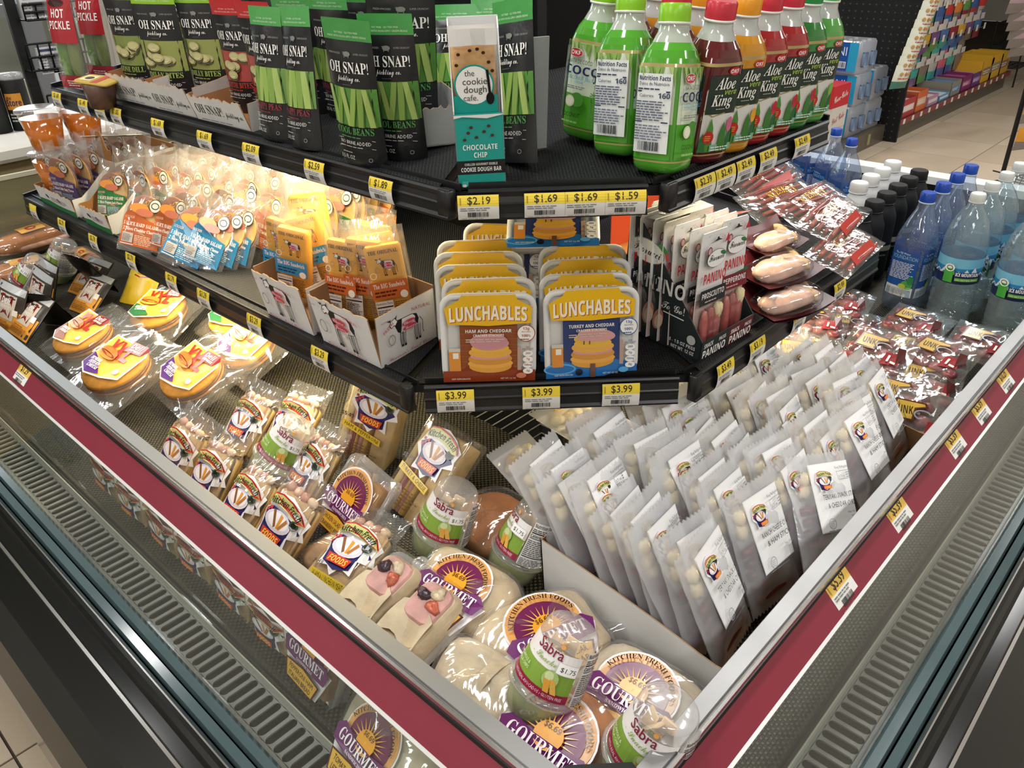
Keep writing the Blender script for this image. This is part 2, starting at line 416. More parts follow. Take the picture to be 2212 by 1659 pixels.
# ---------------------------------------------------------------- the refrigerated island case
def TFs(side):
    def tf(n, y, z):
        if y == 0: y = -n            # mitred at the front corner
        return (-n, y, z+RZ) if side == 0 else (y, -n, z+RZ)
    return tf
case = empty('refrigerated_case', Matrix.Translation((0, 0, 0)), 'large black open island cooler with stainless front rail and glass sides', 'cooler')
LEN = (2.70, 2.50)
for side, nm in ((0, 'left'), (1, 'right')):
    tf = TFs(side); L_ = LEN[side]
    b = B()
    b.ext([(-.024, -.012), (-.026, -.002), (-.024, .002), (-.004, .002), (-.002, -.001), (-.001, -.012)], 0, L_, '#aaaaaa', tf)
    rail = link('front_rail', b.mesh('front_rail', M_STEEL), case)
    b = B(); b.ext([(-.003, -.006), (-.002, .001), (.001, .003), (.004, .001), (.004, -.005), (.0, -.009)], 0, L_, '#cccccc', tf, sm=False)
    link('rail_bead', b.mesh('rail_bead', mat('polished_edge', .18, .5, 1.0, col='#d8d8d8') if side == 0 else bpy.data.materials['polished_edge']), case)
    b = B(); b.ext([(-.002, -.009), (.003, -.012), (.005, -.018), (.003, -.02), (-.004, -.014)], 0, L_, '#141414', tf)
    link('gasket', b.mesh('gasket', M_BLACK), case)
    # magenta price channel, tipped outwards, with pale lower lip
    b = B(); b.ext([(.004, -.016), (.033, -.044), (.031, -.047), (.001, -.019)], 0, L_, '#93303f', tf); link('price_strip', b.mesh('price_strip', M_MAG), case, label='dark red price strip under the stainless rail')
    b = B(); b.ext([(.0325, -.043), (.0365, -.045), (.035, -.049), (.030, -.047)], 0, L_, '#c9c9c6', tf); link('strip_lip', b.mesh('strip_lip', M_PLAST), case)
    # sloping glass below the strip
    b = B(); b.ext([(.033, -.047), (.120, -.160), (.116, -.162), (.029, -.049)], 0, L_, '#ffffff', tf); link('front_glass', b.mesh('front_glass', M_GLASS), case)
    # clear lip along the front edge of the deck
    b = B()
    b.ext([(.040, -.178), (.042, -.152), (.046, -.150), (.044, -.180)], 0, L_, '#ffffff', tf)
    b.ext([(.047, -.181), (.0475, -.172), (.053, -.172), (.053, -.182)], 0, L_, '#ffffff', tf)
    link('deck_lip', b.mesh('deck_lip', M_CLEAR), case)
    b = B(); b.ext([(.0525, -.1715), (.0545, -.1715), (.0545, -.184), (.0525, -.184)], 0, L_, '#b8b4a6', tf); link('lip_edge', b.mesh('lip_edge', M_PLAST), case)
    # punched air return grille
    b = B(); zt, zb = -.184, -.187; y = .0; a0, a1 = .055, .118
    g0 = '#86837f'
    def bx(n0, n1, y0, y1):
        p = [tf(n, yy, z) for z in (zb, zt) for yy in (y0, y1) for n in (n0, n1)]
        b.raw(p, [(0, 1, 3, 2), (4, 5, 7, 6), (0, 1, 5, 4), (2, 3, 7, 6), (0, 2, 6, 4), (1, 3, 7, 5)], g0)
    bx(a0-.006, a0+.004, -.05, L_); bx(a1-.011, a1, -.1, L_)
    step = .0196; k = -4
    while k*step < L_-.03:
        y0 = k*step+.012
        bx(a0+.003, a1-.010, y0, y0+.0062)
        for s_ in (-1, 1):       # rounded slot ends
            yc = y0+.0031
            for e, (na, sg) in enumerate(((a1-.0105, -1), (a0+.0035, 1))):
                p = [(na, yc+s_*.0031), (na+sg*.006, yc+s_*.0031), (na+sg*.0026, yc+s_*.005), (na, yc+s_*.0098)]
                b.raw([tf(n, yy, zt) for n, yy in p], [(0, 1, 2, 3)], g0)
        k += 1
    link('air_grille', b.mesh('air_grille', M_GRILLE), case)
    # channel, glass edges and the black vinyl bumper
    b = B(); b.ext([(.118, -.19), (.118, -.175), (.122, -.165), (.126, -.19)], 0, L_, '#2b2f30', tf); link('glass_channel', b.mesh('glass_channel', M_BLACK), case)
    b = B()
    b.ext([(.118, -.166), (.124, -.158), (.136, -.156), (.138, -.168)], 0, L_, '#5f7a78', tf)
    b.ext([(.139, -.172), (.141, -.163), (.153, -.164), (.155, -.176)], 0, L_, '#5f7a78', tf)
    link('glass_edge', b.mesh('glass_edge', M_TEAL), case)
    b = B(); pr_ = [(.157, -.20), (.158, -.172), (.162, -.168), (.170, -.170), (.176, -.174), (.180, -.186), (.196, -.192), (.215, -.205), (.245, -.225), (.275, -.255), (.296, -.30), (.300, -.36), (.290, -.41), (.270, -.44), (.24, -.46), (.23, -.80), (.15, -.845), (.15, -.20)]
    b.ext(pr_, 0, L_, '#17191b', tf, sm=True); link('bumper', b.mesh('bumper', M_BUMP), case)
    b = B(); b.ext([(.158, -.1705), (.163, -.166), (.165, -.1665), (.160, -.172)], 0, L_, '#9a9a9a', tf)
    b.ext([(.1985, -.1925), (.203, -.1935), (.2035, -.1965), (.1985, -.1955)], 0, L_, '#9a9a9a', tf); link('bumper_trim', b.mesh('bumper_trim', bpy.data.materials['polished_edge']), case)
    # tub below the grille, dark
    b = B(); b.ext([(.118, -.19), (.118, -.33), (-.75, -.33), (-.75, -.34), (.125, -.34), (.125, -.19)], 0, L_, '#0a0a0a', tf); link('tub', b.mesh('tub', M_DARKP), case)
    # woven deck mat sloping up to the back
    tlt = lambda n: -.176+TD*(-n+.04)
    b = B(); q = [(.044, 0), (-.585, 0)]
    e0, e1 = L_-.02, L_-.02
    P4 = [tf(.041, -.041, tlt(.041)), tf(-.60, .60, tlt(-.60)), tf(-.60, e0, tlt(-.60)), tf(.041, e1, tlt(.041))]
    P4b = [(x, y, z-.006) for x, y, z in P4]
    b.raw(P4+P4b, [(0, 1, 2, 3), (4, 5, 6, 7), (0, 1, 5, 4), (1, 2, 6, 5), (2, 3, 7, 6), (3, 0, 4, 7)], '#333333')
    link('deck_mat', b.mesh('deck_mat', M_WEAVE), case)
b = B(); b.box(-.11, 2.5, -.11, 2.7, RZ-.345, RZ-.335, '#0a0a0a'); link('tub_floor', b.mesh('tub_floor', M_DARKP), case)
# black corner cap of the rail
b = B(); b.raw([(-.035, -.035, RZ-.03), (.030, -.035, RZ-.012), (.072, -.008, RZ-.004), (.078, .03, RZ+.004), (.03, .078, RZ+.004), (-.008, .072, RZ-.004), (-.035, .03, RZ-.012), (.02, .02, RZ+.012), (-.012, -.012, RZ+.008)],
    [(0, 1, 8), (1, 2, 8), (2, 7, 8), (2, 3, 7), (3, 4, 7), (4, 5, 7), (5, 8, 7), (5, 6, 8), (6, 0, 8)], '#151515', True)
link('corner_cap', b.mesh('corner_cap', M_MATTE), case)
# far rims: white end rim at the right end, dark at the left
b = B(); b.box(LEN[1]-.04, LEN[1]+.03, -.02, 2.2, RZ-.02, RZ+.004, '#e6e6e2'); link('end_rim', b.mesh('end_rim', M_PLAST), case, label='white rim across the far right end')
b = B(); b.box(LEN[1]-.03, LEN[1]+.02, -.1, 2.2, .05, RZ-.02, '#1a1a1a'); b.box(-.1, 1.7, LEN[0]-.03, LEN[0]+.02, .05, RZ-.06, '#1a1a1a'); link('end_panel', b.mesh('end_panel', M_BLACKM), case)
# chevron of wires in the gap behind the two decks
wz = DK+.018
for k in range(11):
    d = .615+.024*k
    for sw in (0, 1):
        p0, p1 = (.585, d+.004), (d+.004, d+.004)
        if sw: p0, p1 = p0[::-1], p1[::-1]
        b = B(); b.tube([(p0[0], p0[1], wz), (p1[0], p1[1], wz)], .0013, 5, '#8a8a88'); link('wire', b.mesh('wire', M_PLAST), case)
b = B(); b.box(-.003, .003, 0, .40, -.01, -.002, '#1a1a1a'); link('wire_spine', b.mesh('wire_spine', M_BLACKM), case, Matrix.Translation((.60, .60, wz)) @ Matrix.Rotation(rad(-45), 4, 'Z'))
# black spine tower in the middle with perforated panels
b = B(); b.box(.84, 1.25, .84, 1.75, DK, RZ+1.55, '#050607'); link('spine_panel', b.mesh('spine_panel', M_DARKP), case)
b = B(); b.box(.815, .84, .80, .815, RZ+.1, RZ+1.3, '#1b1c1d'); b.box(.80, .815, .815, .84, RZ+.1, RZ+1.3, '#1b1c1d'); link('shelf_upright', b.mesh('shelf_upright', M_BLACKM), case)

# ---------------------------------------------------------------- sloping shelves with price channels
def strip_prof(d):
    return [(-.004, .000), (-.002, .005), (.002, .005), (.004, .002), (.003, -.002), (.002, -.005), (.004, -.5*d+.004), (.0055, -.5*d+.002), (.0055, -.5*d), (.0045, -.5*d-.002), (.005, -d+.005), (.008, -d+.001), (.008, -d-.002), (-.004, -d-.002)]
def shelf(level, A, Hh, Cc, d, ye, xe):
    K = .835; s2 = sqrt(.5); nmv = 'middle' if level == 0 else 'upper'
    def plate(root, poly, zf):
        t = [(x, y, zf(x, y)) for x, y in poly]; u = [(x, y, z-.014) for x, y, z in t]; n = len(t)
        b = B(); b.raw(t+u, [tuple(range(n)), tuple(range(2*n-1, n-1, -1))]+[(i, (i+1) % n, n+(i+1) % n, n+i) for i in range(n)], '#101112')
        link('shelf_board', b.mesh('shelf_board', M_BLACKM), root)
        b = B(); b.raw([(x, y, z+.0025) for x, y, z in t], [tuple(range(n))], '#202020'); link('rubber_mat', b.mesh('rubber_mat', M_RIB), root)
    def lips(root, P0, P1, nrm):
        """price channel from P0 to P1 on the edge whose outward normal is nrm"""
        P0, P1, nrm = Vector(P0), Vector(P1), Vector(nrm)
        def tf(n, y, z): return P0+(P1-P0)*y+nrm*n+Vector((0, 0, z))
        b = B(); b.ext(strip_prof(d), 0, 1, '#121214', tf); link('price_channel', b.mesh('price_channel', M_BLACK), root)
        b = B(); b.ext([(-.020, .0), (-.020, .009), (-.017, .009), (-.016, .0)], 0, 1, '#121214', tf); link('product_stop', b.mesh('product_stop', M_BLACK), root)
        return tf
    cy = Cc-A
    r = empty('display_shelf', Matrix(), f'long black {nmv} shelf along the left side of the cooler', 'shelf')
    plate(r, [(A, cy+.02), (K-.02, K), (K-.02, ye), (A, ye)], lambda x, y: Hh+TS*(x-A))
    lips(r, (A, cy-.004, Hh), (A, ye, Hh), (-1, 0, 0))
    b = B(); b.box(A, K-.02, ye-.004, ye, -.01, .012, '#121214')
    bb = B(); bb.raw([(A, ye, Hh-.012), (K-.02, ye, Hh-.012+TS*(K-A)), (K-.02, ye, Hh+.022+TS*(K-A)), (A, ye, Hh+.012), (A, ye+.006, Hh-.012), (K-.02, ye+.006, Hh-.012+TS*(K-A)), (K-.02, ye+.006, Hh+.022+TS*(K-A)), (A, ye+.006, Hh+.012)], [(0, 1, 2, 3), (4, 5, 6, 7), (3, 2, 6, 7), (0, 3, 7, 4)], '#121214')
    link('end_stop', bb.mesh('end_stop', M_BLACK), r)
    r = empty('display_shelf', Matrix(), f'long black {nmv} shelf along the right side of the cooler', 'shelf')
    plate(r, [(cy+.02, A), (xe, A), (xe, K-.02), (K, K-.02)], lambda x, y: Hh+TS*(y-A))
    lips(r, (cy-.004, A, Hh), (xe, A, Hh), (0, -1, 0))
    bb = B(); bb.raw([(xe, A, Hh-.012), (xe, K-.02, Hh-.012+TS*(K-A)), (xe, K-.02, Hh+.016+TS*(K-A)), (xe, A, Hh+.012), (xe+.006, A, Hh-.012), (xe+.006, K-.02, Hh-.012+TS*(K-A)), (xe+.006, K-.02, Hh+.016+TS*(K-A)), (xe+.006, A, Hh+.012)], [(0, 1, 2, 3), (4, 5, 6, 7), (3, 2, 6, 7), (0, 3, 7, 4)], '#121214')
    link('end_stop', bb.mesh('end_stop', M_BLACK), r)
    r = empty('display_shelf', Matrix(), f'black {nmv} corner shelf cut across the front of the cooler', 'shelf')
    plate(r, [(A+.012, cy+.010), (cy+.010, A+.012), (K, K-.02), (K-.02, K)], lambda x, y: Hh-.004+TS*((x+y-Cc)*s2))
    q = .018
    lips(r, (cy-q, A+q, Hh-.001), (A+q, cy-q, Hh-.001), (-s2, -s2, 0))
    for px, py, yw in ((cy, A, 0), (A, cy, -90)):
        b = B(); b.rbox(-.012, .012, -.007, .01, -d-.002, .004, .004, '#0e0e10'); link('channel_end', b.mesh('channel_end', M_BLACK), r, Matrix.Translation((px+(.006 if yw == 0 else 0), py+(.006 if yw else 0), Hh)) @ Matrix.Rotation(rad(yw), 4, 'Z'))
shelf(0, A1, H1, C1, .040, 2.29, 1.385)
shelf(1, A2, H2, C2, .0316, 1.81, .985)
# support brackets of the shelves hold them to the spine
b = B()
for yy in (1.0, 1.6): 
    b.box(.33, .85, yy, yy+.004, H2-.012, H2+.03, '#101010')
    b.box(.33, .85, yy, yy+.004, H1-.012, H1+.03, '#101010')
# warm lamp tubes under the shelves
def tube_lamp(P0, P1, label, power):
    P0, P1 = Vector(P0), Vector(P1); r = empty('shelf_lamp', Matrix(), label, 'lamp')
    b = B(); b.tube([P0, P1], .006, 8, '#fff0c0'); link('tube', b.mesh('tube', M_WARM), r)
    t = (P1-P0).normalized()
    for P in (P0, P1): b = B(); b.tube([P-t*.012, P+t*.012], .008, 8, '#222222'); link('lamp_socket', b.mesh('lamp_socket', M_BLACK), r)
    c = (P0+P1)/2; l = area('shelf_lamp_light', c+Vector((0, 0, -.012)), c+Vector((0, 0, -1)), .02, (P1-P0).length, power, (1, .83, .50))
    l.matrix_world = Matrix.Translation(c+Vector((0, 0, -.012))) @ Matrix.Rotation(math.atan2(t.y, t.x)-pi/2, 4, 'Z')
tube_lamp((.46, .80, H2-.02), (.46, 1.72, H2-.02), 'warm lamp tube under the left upper shelf', 7.5)
tube_lamp((.82, .46, H2-.02), (.97, .46, H2-.02), 'warm lamp tube under the right upper shelf', 2.2)
tube_lamp((.40, .86, H1-.022), (.40, 1.75, H1-.022), 'warm lamp tube under the left middle shelf', 6)
tube_lamp((.72, .45, H1-.022), (1.32, .45, H1-.022), 'warm lamp tube under the right middle shelf', 4)
# ================================================================ kinds of things
KITS = {}
def kit(key, fn, *a):
    k = (key,)+a
    if k not in KITS: KITS[k] = fn(*a)
    return KITS[k]

# ---- artwork shared by several packs
def art_kitchen(with_foods=True):
    """oval plate badge, about 1 wide"""
    A = Art()
    A.poly([(-.50, .16), (-.42, .40), (-.3, .50), (0, .56), (.3, .47), (.56, .30), (.52, .10), (.58, -.06), (.34, -.14), (.38, -.44), (.12, -.38), (-.02, -.56), (-.16, -.42), (-.38, -.46), (-.36, -.2), (-.56, .0)], '#f4f4f2')
    A.poly([(-.50, .08), (-.36, -.1), (-.32, -.36), (.0, -.46), (.30, -.36), (.30, -.14), (.5, .04), (.3, .18), (-.3, .22)], '#2c2a66')
    for i in range(4):
        for j in range(3):
            if (i+j) % 2 == 0: A.rect(-.47+i*.06, .02+j*.06, -.41+i*.06, .08+j*.06, '#c23a44')
    A.ell(-.02, .02, .34, .20, '#ded8e2', 18); A.ell(-.02, .03, .27, .15, '#f6f3f4', 18)
    A.poly([(-.24, .18), (-.06, -.12), (-.02, -.08), (-.18, .2)], '#8a5a34'); A.poly([(-.02, .18), (.0, -.1), (.05, -.1), (.06, .16)], '#e09a3c'); A.poly([(.14, .16), (.04, -.08), (.09, -.1), (.2, .12)], '#b9773a')
    A.ell(.34, .15, .10, .09, '#3d4a3c', 12); A.ell(.34, .16, .06, .05, '#1c241c', 10)
    A.poly([(-.47, .26), (-.40, .46), (-.2, .52), (.1, .50), (.4, .40), (.52, .24), (.4, .22), (.1, .30), (-.2, .32)], '#c5322c')
    A.poly([(-.46, .24), (-.39, .43), (-.2, .49), (.1, .47), (.39, .37), (.50, .22), (.38, .20), (.1, .28), (-.2, .30)], '#cfd07e')
    A.text('Kitchen Fresh', .0, .325, .13, '#1d2a1c', fit=.80, st='I', arc=.9)
    if with_foods:
        A.poly([(-.27, -.19), (.27, -.19), (.23, -.36), (-.23, -.36)], '#d2402c'); A.text('FOODS', 0, -.335, .12, '#ffd257', fit=.42, st='I')
    return A
def art_gourmet(sub1='CHICKEN SALAD ON', sub2='CRANBERRY BREAD'):
    A = Art()
    A.ell(0, .03, .55, .49, '#efe9ea', 28); A.poly([(-.66, -.16), (.66, -.16), (.58, -.34), (.42, -.72), (-.42, -.72), (-.58, -.34)], '#efe9ea')
    A.ell(0, .03, .52, .46, '#e0a35f', 28); A.ell(0, .0, .42, .36, '#6d1b4c', 26)
    for k in range(13):
        a = rad(180*k/12); A.poly([(.02*cos(a+1.57), -.04+.02*sin(a+1.57)), (.02*cos(a-1.57), -.04+.02*sin(a-1.57)), (.36*cos(a), -.04+.33*sin(a))], '#eab04a')
    A.ell(0, -.04, .19, .17, '#e79f28', 18)
    A.text('$6.69', .0, .03, .07, '#5c3a10', st='I'); A.text('KITCHEN FRESH FOODS', 0, .385, .075, '#3a2518', arc=.44, st='b', fit=1.12)
    A.poly([(-.63, -.14), (-.50, -.04), (-.2, -.10), (.2, -.10), (.50, -.04), (.63, -.14), (.56, -.34), (.3, -.36), (-.3, -.36), (-.56, -.34)], '#6a2465')
    A.text('GOURMET', 0, -.27, .17, '#f5f0f2', fit=.98, st='b'); A.text('SANDWICHES', 0, -.345, .05, '#e8dde6', fit=.5, st='b')
    A.poly([(-.48, -.42), (0, -.36), (.48, -.42), (.38, -.70), (-.38, -.70)], '#4a1420'); A.poly([(-.44, -.44), (0, -.385), (.44, -.44), (.35, -.68), (-.35, -.68)], '#e3ae3e')
    A.text(sub1, .0, -.53, .085, '#33210e', fit=.68); A.text(sub2, 0, -.65, .085, '#33210e', fit=.62)
    return A
def art_deli(xx='XXL', corner='#5b2a83', words=('SPICY', 'BREADED', 'CHICKEN')):
    A = Art()
    A.poly([(-.5, -.34), (-.5, .42), (.42, .42), (.5, .3), (.5, -.3), (.2, -.44), (-.2, -.5)], '#f2efe6')
    A.poly([(-.47, -.32), (-.47, .39), (.40, .39), (.47, .28), (.47, -.28), (.2, -.41), (-.2, -.47)], '#eeb244')
    A.text(xx, -.03, .0, .34, '#a8261d', fit=.66, st='S', bold=.02)
    A.poly([(.05, .19), (.40, .25), (.46, .40), (.38, .47), (.04, .41)], '#7d1f24'); A.text('Deli', .22, .31, .10, '#f3eee8', st='I', rot=6); A.text('EXPRESS', .24, .25, .045, '#f3eee8', st='I', rot=6)
    A.poly([(-.47, -.32), (-.47, -.06), (-.2, -.16), (.12, -.40), (-.2, -.47)], corner)
    for i, w in enumerate(words): A.text(w, -.24+.05*i, -.21-.075*i, .065, '#f2eef5', st='I', fit=.3)
    A.ell(-.17, .0, .26, .10, '#d98b3d', 18, rot=-8); A.ell(-.17, .055, .25, .09, '#c4702c', 18, rot=-8); A.ell(-.16, .0, .25, .035, '#7d3317', 16, rot=-8)
    A.ell(.36, -.21, .055, .055, '#e4dcc8', 12)
    return A
def art_curds(l1, l2):
    """white square label, 1 x 1.25"""
    A = Art(); A.rect(-.5, 0, .5, 1.25, '#e9e9ea'); A.rect(-.485, .015, .485, 1.235, '#f4f4f4')
    A.o += sub(art_kitchen(), -.23, .92, .38).o
    A.text('Keep Refrigerated', .25, 1.12, .055, '#55585c', fit=.36); A.line([(.07, .92), (.43, .92), (.43, 1.07), (.07, 1.07), (.07, .92)], .008, '#8a8c90')
    A.text('3.7 oz', .17, .95, .05, '#777a80'); A.micro(.28, .94, .42, 1.06, 3, '#8a8c90')
    A.text(l1, .02, .60, .095, '#2a2b2e', fit=.86); A.text(l2, .04, .44, .095, '#2a2b2e', fit=.72)
    A.text('Net Wt.', .22, .30, .04, '#777a80'); A.bars(.2, .1, .44, .26, '#3a3a3c', 12); A.ring(-.3, .16, .09, .1, .015, '#aaaaae'); A.micro(-.36, .1, -.24, .22, 4, '#b4b4b8'); A.micro(-.42, .03, .3, .06, 1, '#88898c')
    return A

# ---- doypack pouch (stands on its gusset)
def pouch_kit(kind):
    W, Hh = .083, .205
    top = {'beans': '#4c9a50', 'peas': '#57a45a', 'dilly': '#8fc02c', 'gone': '#8fc02c', 'red': '#bb2c30'}[kind]
    win = {'beans': '#558b3d', 'peas': '#6d9450', 'dilly': '#8d9450', 'gone': '#7c8a48', 'red': '#a5443f'}[kind]
    def tk(v):
        return .0015+.016*max(0, 1-v/.86)**.55*(1 if v > .04 else .8)
    def fy(x, y):
        v = y/Hh; q = max(0., 1-(2*x/W)**2); return -tk(v)*q**.6-.0006*sin(9*x/W+3*v)*(1 if v < .95 else 0)
    K = Kit(); b = B()
    b.grid(lambda u, v: ((u-.5)*W, fy((u-.5)*W, v*Hh*.865), v*Hh*.865), 10, 14, '#1d1e20')
    b.grid(lambda u, v: ((.5-u)*W, -fy((u-.5)*W, v*Hh*.865)*.9, v*Hh*.865), 10, 8, '#18191a')
    n = 10; b.grid(lambda u, v: ((u-.5)*W, (2*v-1)*tk(0)*max(0, 1-(2*u-1)**2)**.6, .001), 10, 2, '#18191a')
    body = K.add('pouch_body', b, M_FOIL)
    b = B()
    b.grid(lambda u, v: ((u-.5)*W, fy((u-.5)*W, Hh*(.865+.135*v)), Hh*(.865+.135*v)), 8, 3, top)
    b.grid(lambda u, v: ((.5-u)*W, -fy((u-.5)*W, Hh*(.865+.135*v))*.9, Hh*(.865+.135*v)), 8, 3, top)
    A = Art(); A.text({'beans': 'MADE WITH NON-GMO GREEN BEANS', 'peas': 'MADE WITH NON-GMO SNAP PEAS', 'red': 'MADE WITH NON-GMO CUCUMBERS'}.get(kind, 'MADE WITH NON-GMO CUCUMBERS'), 0, Hh*.885, .0028, '#cfe8c8' if kind != 'red' else '#f0c0b8', fit=W*.8); A.text('FAT FREE · GLUTEN FREE', 0, Hh*.91, .0026, '#cfe8c8' if kind != 'red' else '#f0c0b8', fit=W*.5)
    F = lambda x, y, o: (x, fy(x, y)-o-.0004, y)
    A.put(b, F); K.add('top_seal', b, M_FOIL, label=('red' if kind == 'red' else 'green')+' top seal')
    A = Art(); w = '#ecebe6'
    A.text('FRESH-PACKED', -W*.27, Hh*.78, .0026, '#9a9a96', fit=W*.26); A.text('SUPER CRUNCHY', W*.27, Hh*.78, .0026, '#9a9a96', fit=W*.28)
    A.ell(0, Hh*.785, .006, .0035, '#7d7d7a', 10); A.poly([(-.007, Hh*.795), (-.004, Hh*.80), (-.003, Hh*.785)], '#7d7d7a'); A.rect(-.004, Hh*.762, -.003, Hh*.775, '#7d7d7a'); A.rect(.003, Hh*.762, .004, Hh*.775, '#7d7d7a')
    A.text('OH SNAP!', 0, Hh*.665, .0155, w, fit=-W*.80, st='b'); A.text('pickling co.', 0, Hh*.615, .0085, w, fit=-W*.46, st='s'); A.micro(-W*.12, Hh*.587, W*.12, Hh*.592, 1, '#777')
    nm = {'beans': ('COOL BEANS', '#4f9a4c'), 'peas': ('SNAPPY PEAS', '#8e2c3c'), 'dilly': ('DILLY BITES', '#9fb65a'), 'gone': ('GONE DILL', '#9fb65a'), 'red': ('HOTTIE BITES', '#c0392f')}[kind]
    A.text(nm[0], 0, Hh*.25, .010, nm[1], fit=-W*.78, st='b'); A.micro(-W*.3, Hh*.225, W*.3, Hh*.238, 1, nm[1])
    A.rect(-W*.40, Hh*.205, W*.40, Hh*.208, '#c9c9c5'); A.text('NO BRINE ADDED', 0, Hh*.177, .0055, '#d8d8d4', fit=W*.66); A.micro(-W*.36, Hh*.157, W*.36, Hh*.168, 1, '#b4b4b0'); A.rect(-W*.40, Hh*.148, W*.40, Hh*.151, '#c9c9c5')
    A.micro(-W*.3, Hh*.115, W*.02, Hh*.127, 1, '#b4b4b0'); A.text('3.5 FL OZ', -W*.18, Hh*.07, .006, '#d0d0cc', fit=W*.34); A.ring(W*.3, Hh*.075, .003, .003, .0008, '#8a8a88')
    b = A.put(B(), F); K.add('front_print', b, M_GLOSSINK, body)
    A = Art(); y0, y1 = Hh*.305, Hh*.565; r = random.Random(kind)
    A.rect(-W*.49, y0, W*.49, y1, win, 6, 3)
    if kind in ('beans', 'peas'):
        for i in range(6):
            xc = -W*.40+i*W*.15; s = r.uniform(-.006, .006); q = W*(.055 if kind == 'beans' else .075)
            c = ['#8fae55', '#7d9c48', '#a0b766'][i % 3]
            A.poly([(xc-q+s, y0), (xc+q+s, y0), (xc+q*1.1, (y0+y1)/2), (xc+q-s, y1), (xc-q-s, y1), (xc-q*1.1, (y0+y1)/2)], c)
            A.line([(xc+q*.8+s, y0), (xc+q, (y0+y1)/2), (xc+q*.8-s, y1)], .0012, '#4c6b2c')
    else:
        for i in range(7):
            x, y = r.uniform(-W*.34, W*.30), r.uniform(y0+.008, y1-.008)
            A.ell(x, y-.004, .0125, .008, '#4c4a28', 12); A.ell(x, y, .0125, .0078, '#b9b27c', 12); A.ell(x, y, .0095, .0055, '#c6bf8d', 12)
    b = A.put(B(), F); K.add('picture_window', b, M_GLOSSINK, body)
    return K
# ---- clear pouch with whole pickles
def pickle_kit():
    W, Hh = .10, .22; K = Kit()
    def fy(u, v): return -(.002+.016*sin(pi*min(1, v*1.15))*max(0, 1-(2*u-1)**2)**.7)
    b = B(); b.grid(lambda u, v: ((u-.5)*W, fy(u, v), v*Hh), 10, 12, '#ffffff'); b.grid(lambda u, v: ((.5-u)*W, -fy(u, v), v*Hh), 10, 12, '#ffffff')
    K.add('clear_pouch', b, M_FILM)
    for i, (x, c) in enumerate(((-.017, '#5d8a2c'), (.016, '#6c7a35'))):
        b = B(); b.blob((x, 0, .075), .017, .012, .062, c, 10, 10, .05, seed=i); K.add('pickle', b, M_FOOD)
    F = lambda x, y, o: (x, fy(x/W+.5, y/Hh)-o-.001, y)
    A = Art(); A.rect(-.030, .10, .046, .205, '#a3262f', 5, 5); A.rect(-.046, .008, .046, .034, '#a52a3c', 6, 2); A.ell(0, .178, .026, .008, '#3a1416'); A.text('HOT', .004, .150, .017, '#efe6e2', fit=-.040, st='S'); A.text('PICKLE', .006, .128, .016, '#efe6e2', fit=-.062, st='S'); A.micro(-.02, .012, .03, .026, 3, '#e8d8d4')
    K.add('front_print', A.put(B(), F), M_GLOSSINK); return K
# ---- open shipping tray with torn front
def tray_kit(w, d, hf, hb, out, inn, side=None, seed=1, art=None, torn=.004, taper=.0, cut=.55, sideart=None, flare=0.0, backcol=None):
    r = random.Random(seed); K = Kit(); t = .0022
    def wallp(p0, p1, top, name, colo, coli, A=None, oy=0, lab=None):
        """a board from p0 to p1 (floor points) whose upper edge is top=[(u,h)...]"""
        p0, p1 = Vector(p0), Vector(p1); dirv = (p1-p0); n = Vector((dirv.y, -dirv.x, 0)).normalized(); b = B()
        ou = [p0+dirv*u+Vector((0, 0, h))+n*flare*h for u, h in top]; lo = [p0+dirv*u for u, h in top]
        m = len(top)
        for i in range(m-1):
            b.face([lo[i], lo[i+1], ou[i+1], ou[i]], colo)
            b.face([lo[i+1]-n*t, lo[i]-n*t, ou[i]-n*t, ou[i+1]-n*t], coli)
            b.face([ou[i], ou[i+1], ou[i+1]-n*t, ou[i]-n*t], '#9a7a58')
        b.face([lo[0], ou[0], ou[0]-n*t, lo[0]-n*t], '#9a7a58'); b.face([lo[-1], ou[-1], ou[-1]-n*t, lo[-1]-n*t], '#9a7a58')
        k = K.add(name, b, M_PAPER, label=lab)
        if A is not None: K.add('printing', A.put(B(), lambda x, y, o: tuple(p0+dirv.normalized()*x+Vector((0, 0, y))+n*(flare*y+o))), M_INK, k)
        return k
    def edge(h0, h1, n=18):
        return [(i/n, h0+(h1-h0)*i/n+(r.uniform(-torn, torn) if 0 < i < n else 0)) for i in range(n+1)]
    sd = side or out
    wallp((-w/2, 0, 0), (w/2, 0, 0), edge(hf, hf, 26), 'front_panel', out, inn, art)
    sl = [(0, hf)]+[(u, hf+(hb-hf)*max(0, (u-.12)/cut)**.8 if u < .12+cut else hb) for u in [i/12 for i in range(1, 12)]]+[(1, hb)]
    wallp((w/2, 0, 0), (w/2, d, 0), sl, 'side_panel', sd, inn, sideart[1] if sideart else None)
    wallp((-w/2, d, 0), (-w/2, 0, 0), [(1-u, h) for u, h in sl[::-1]], 'side_panel', sd, inn, sideart[0] if sideart else None)
    wallp((w/2, d, 0), (-w/2, d, 0), [(0, hb), (1, hb)], 'back_panel', backcol or sd, inn)
    b = B(); b.box(-w/2, w/2, 0, d, 0, .002, inn); K.add('tray_floor', b, M_PAPER)
    return K
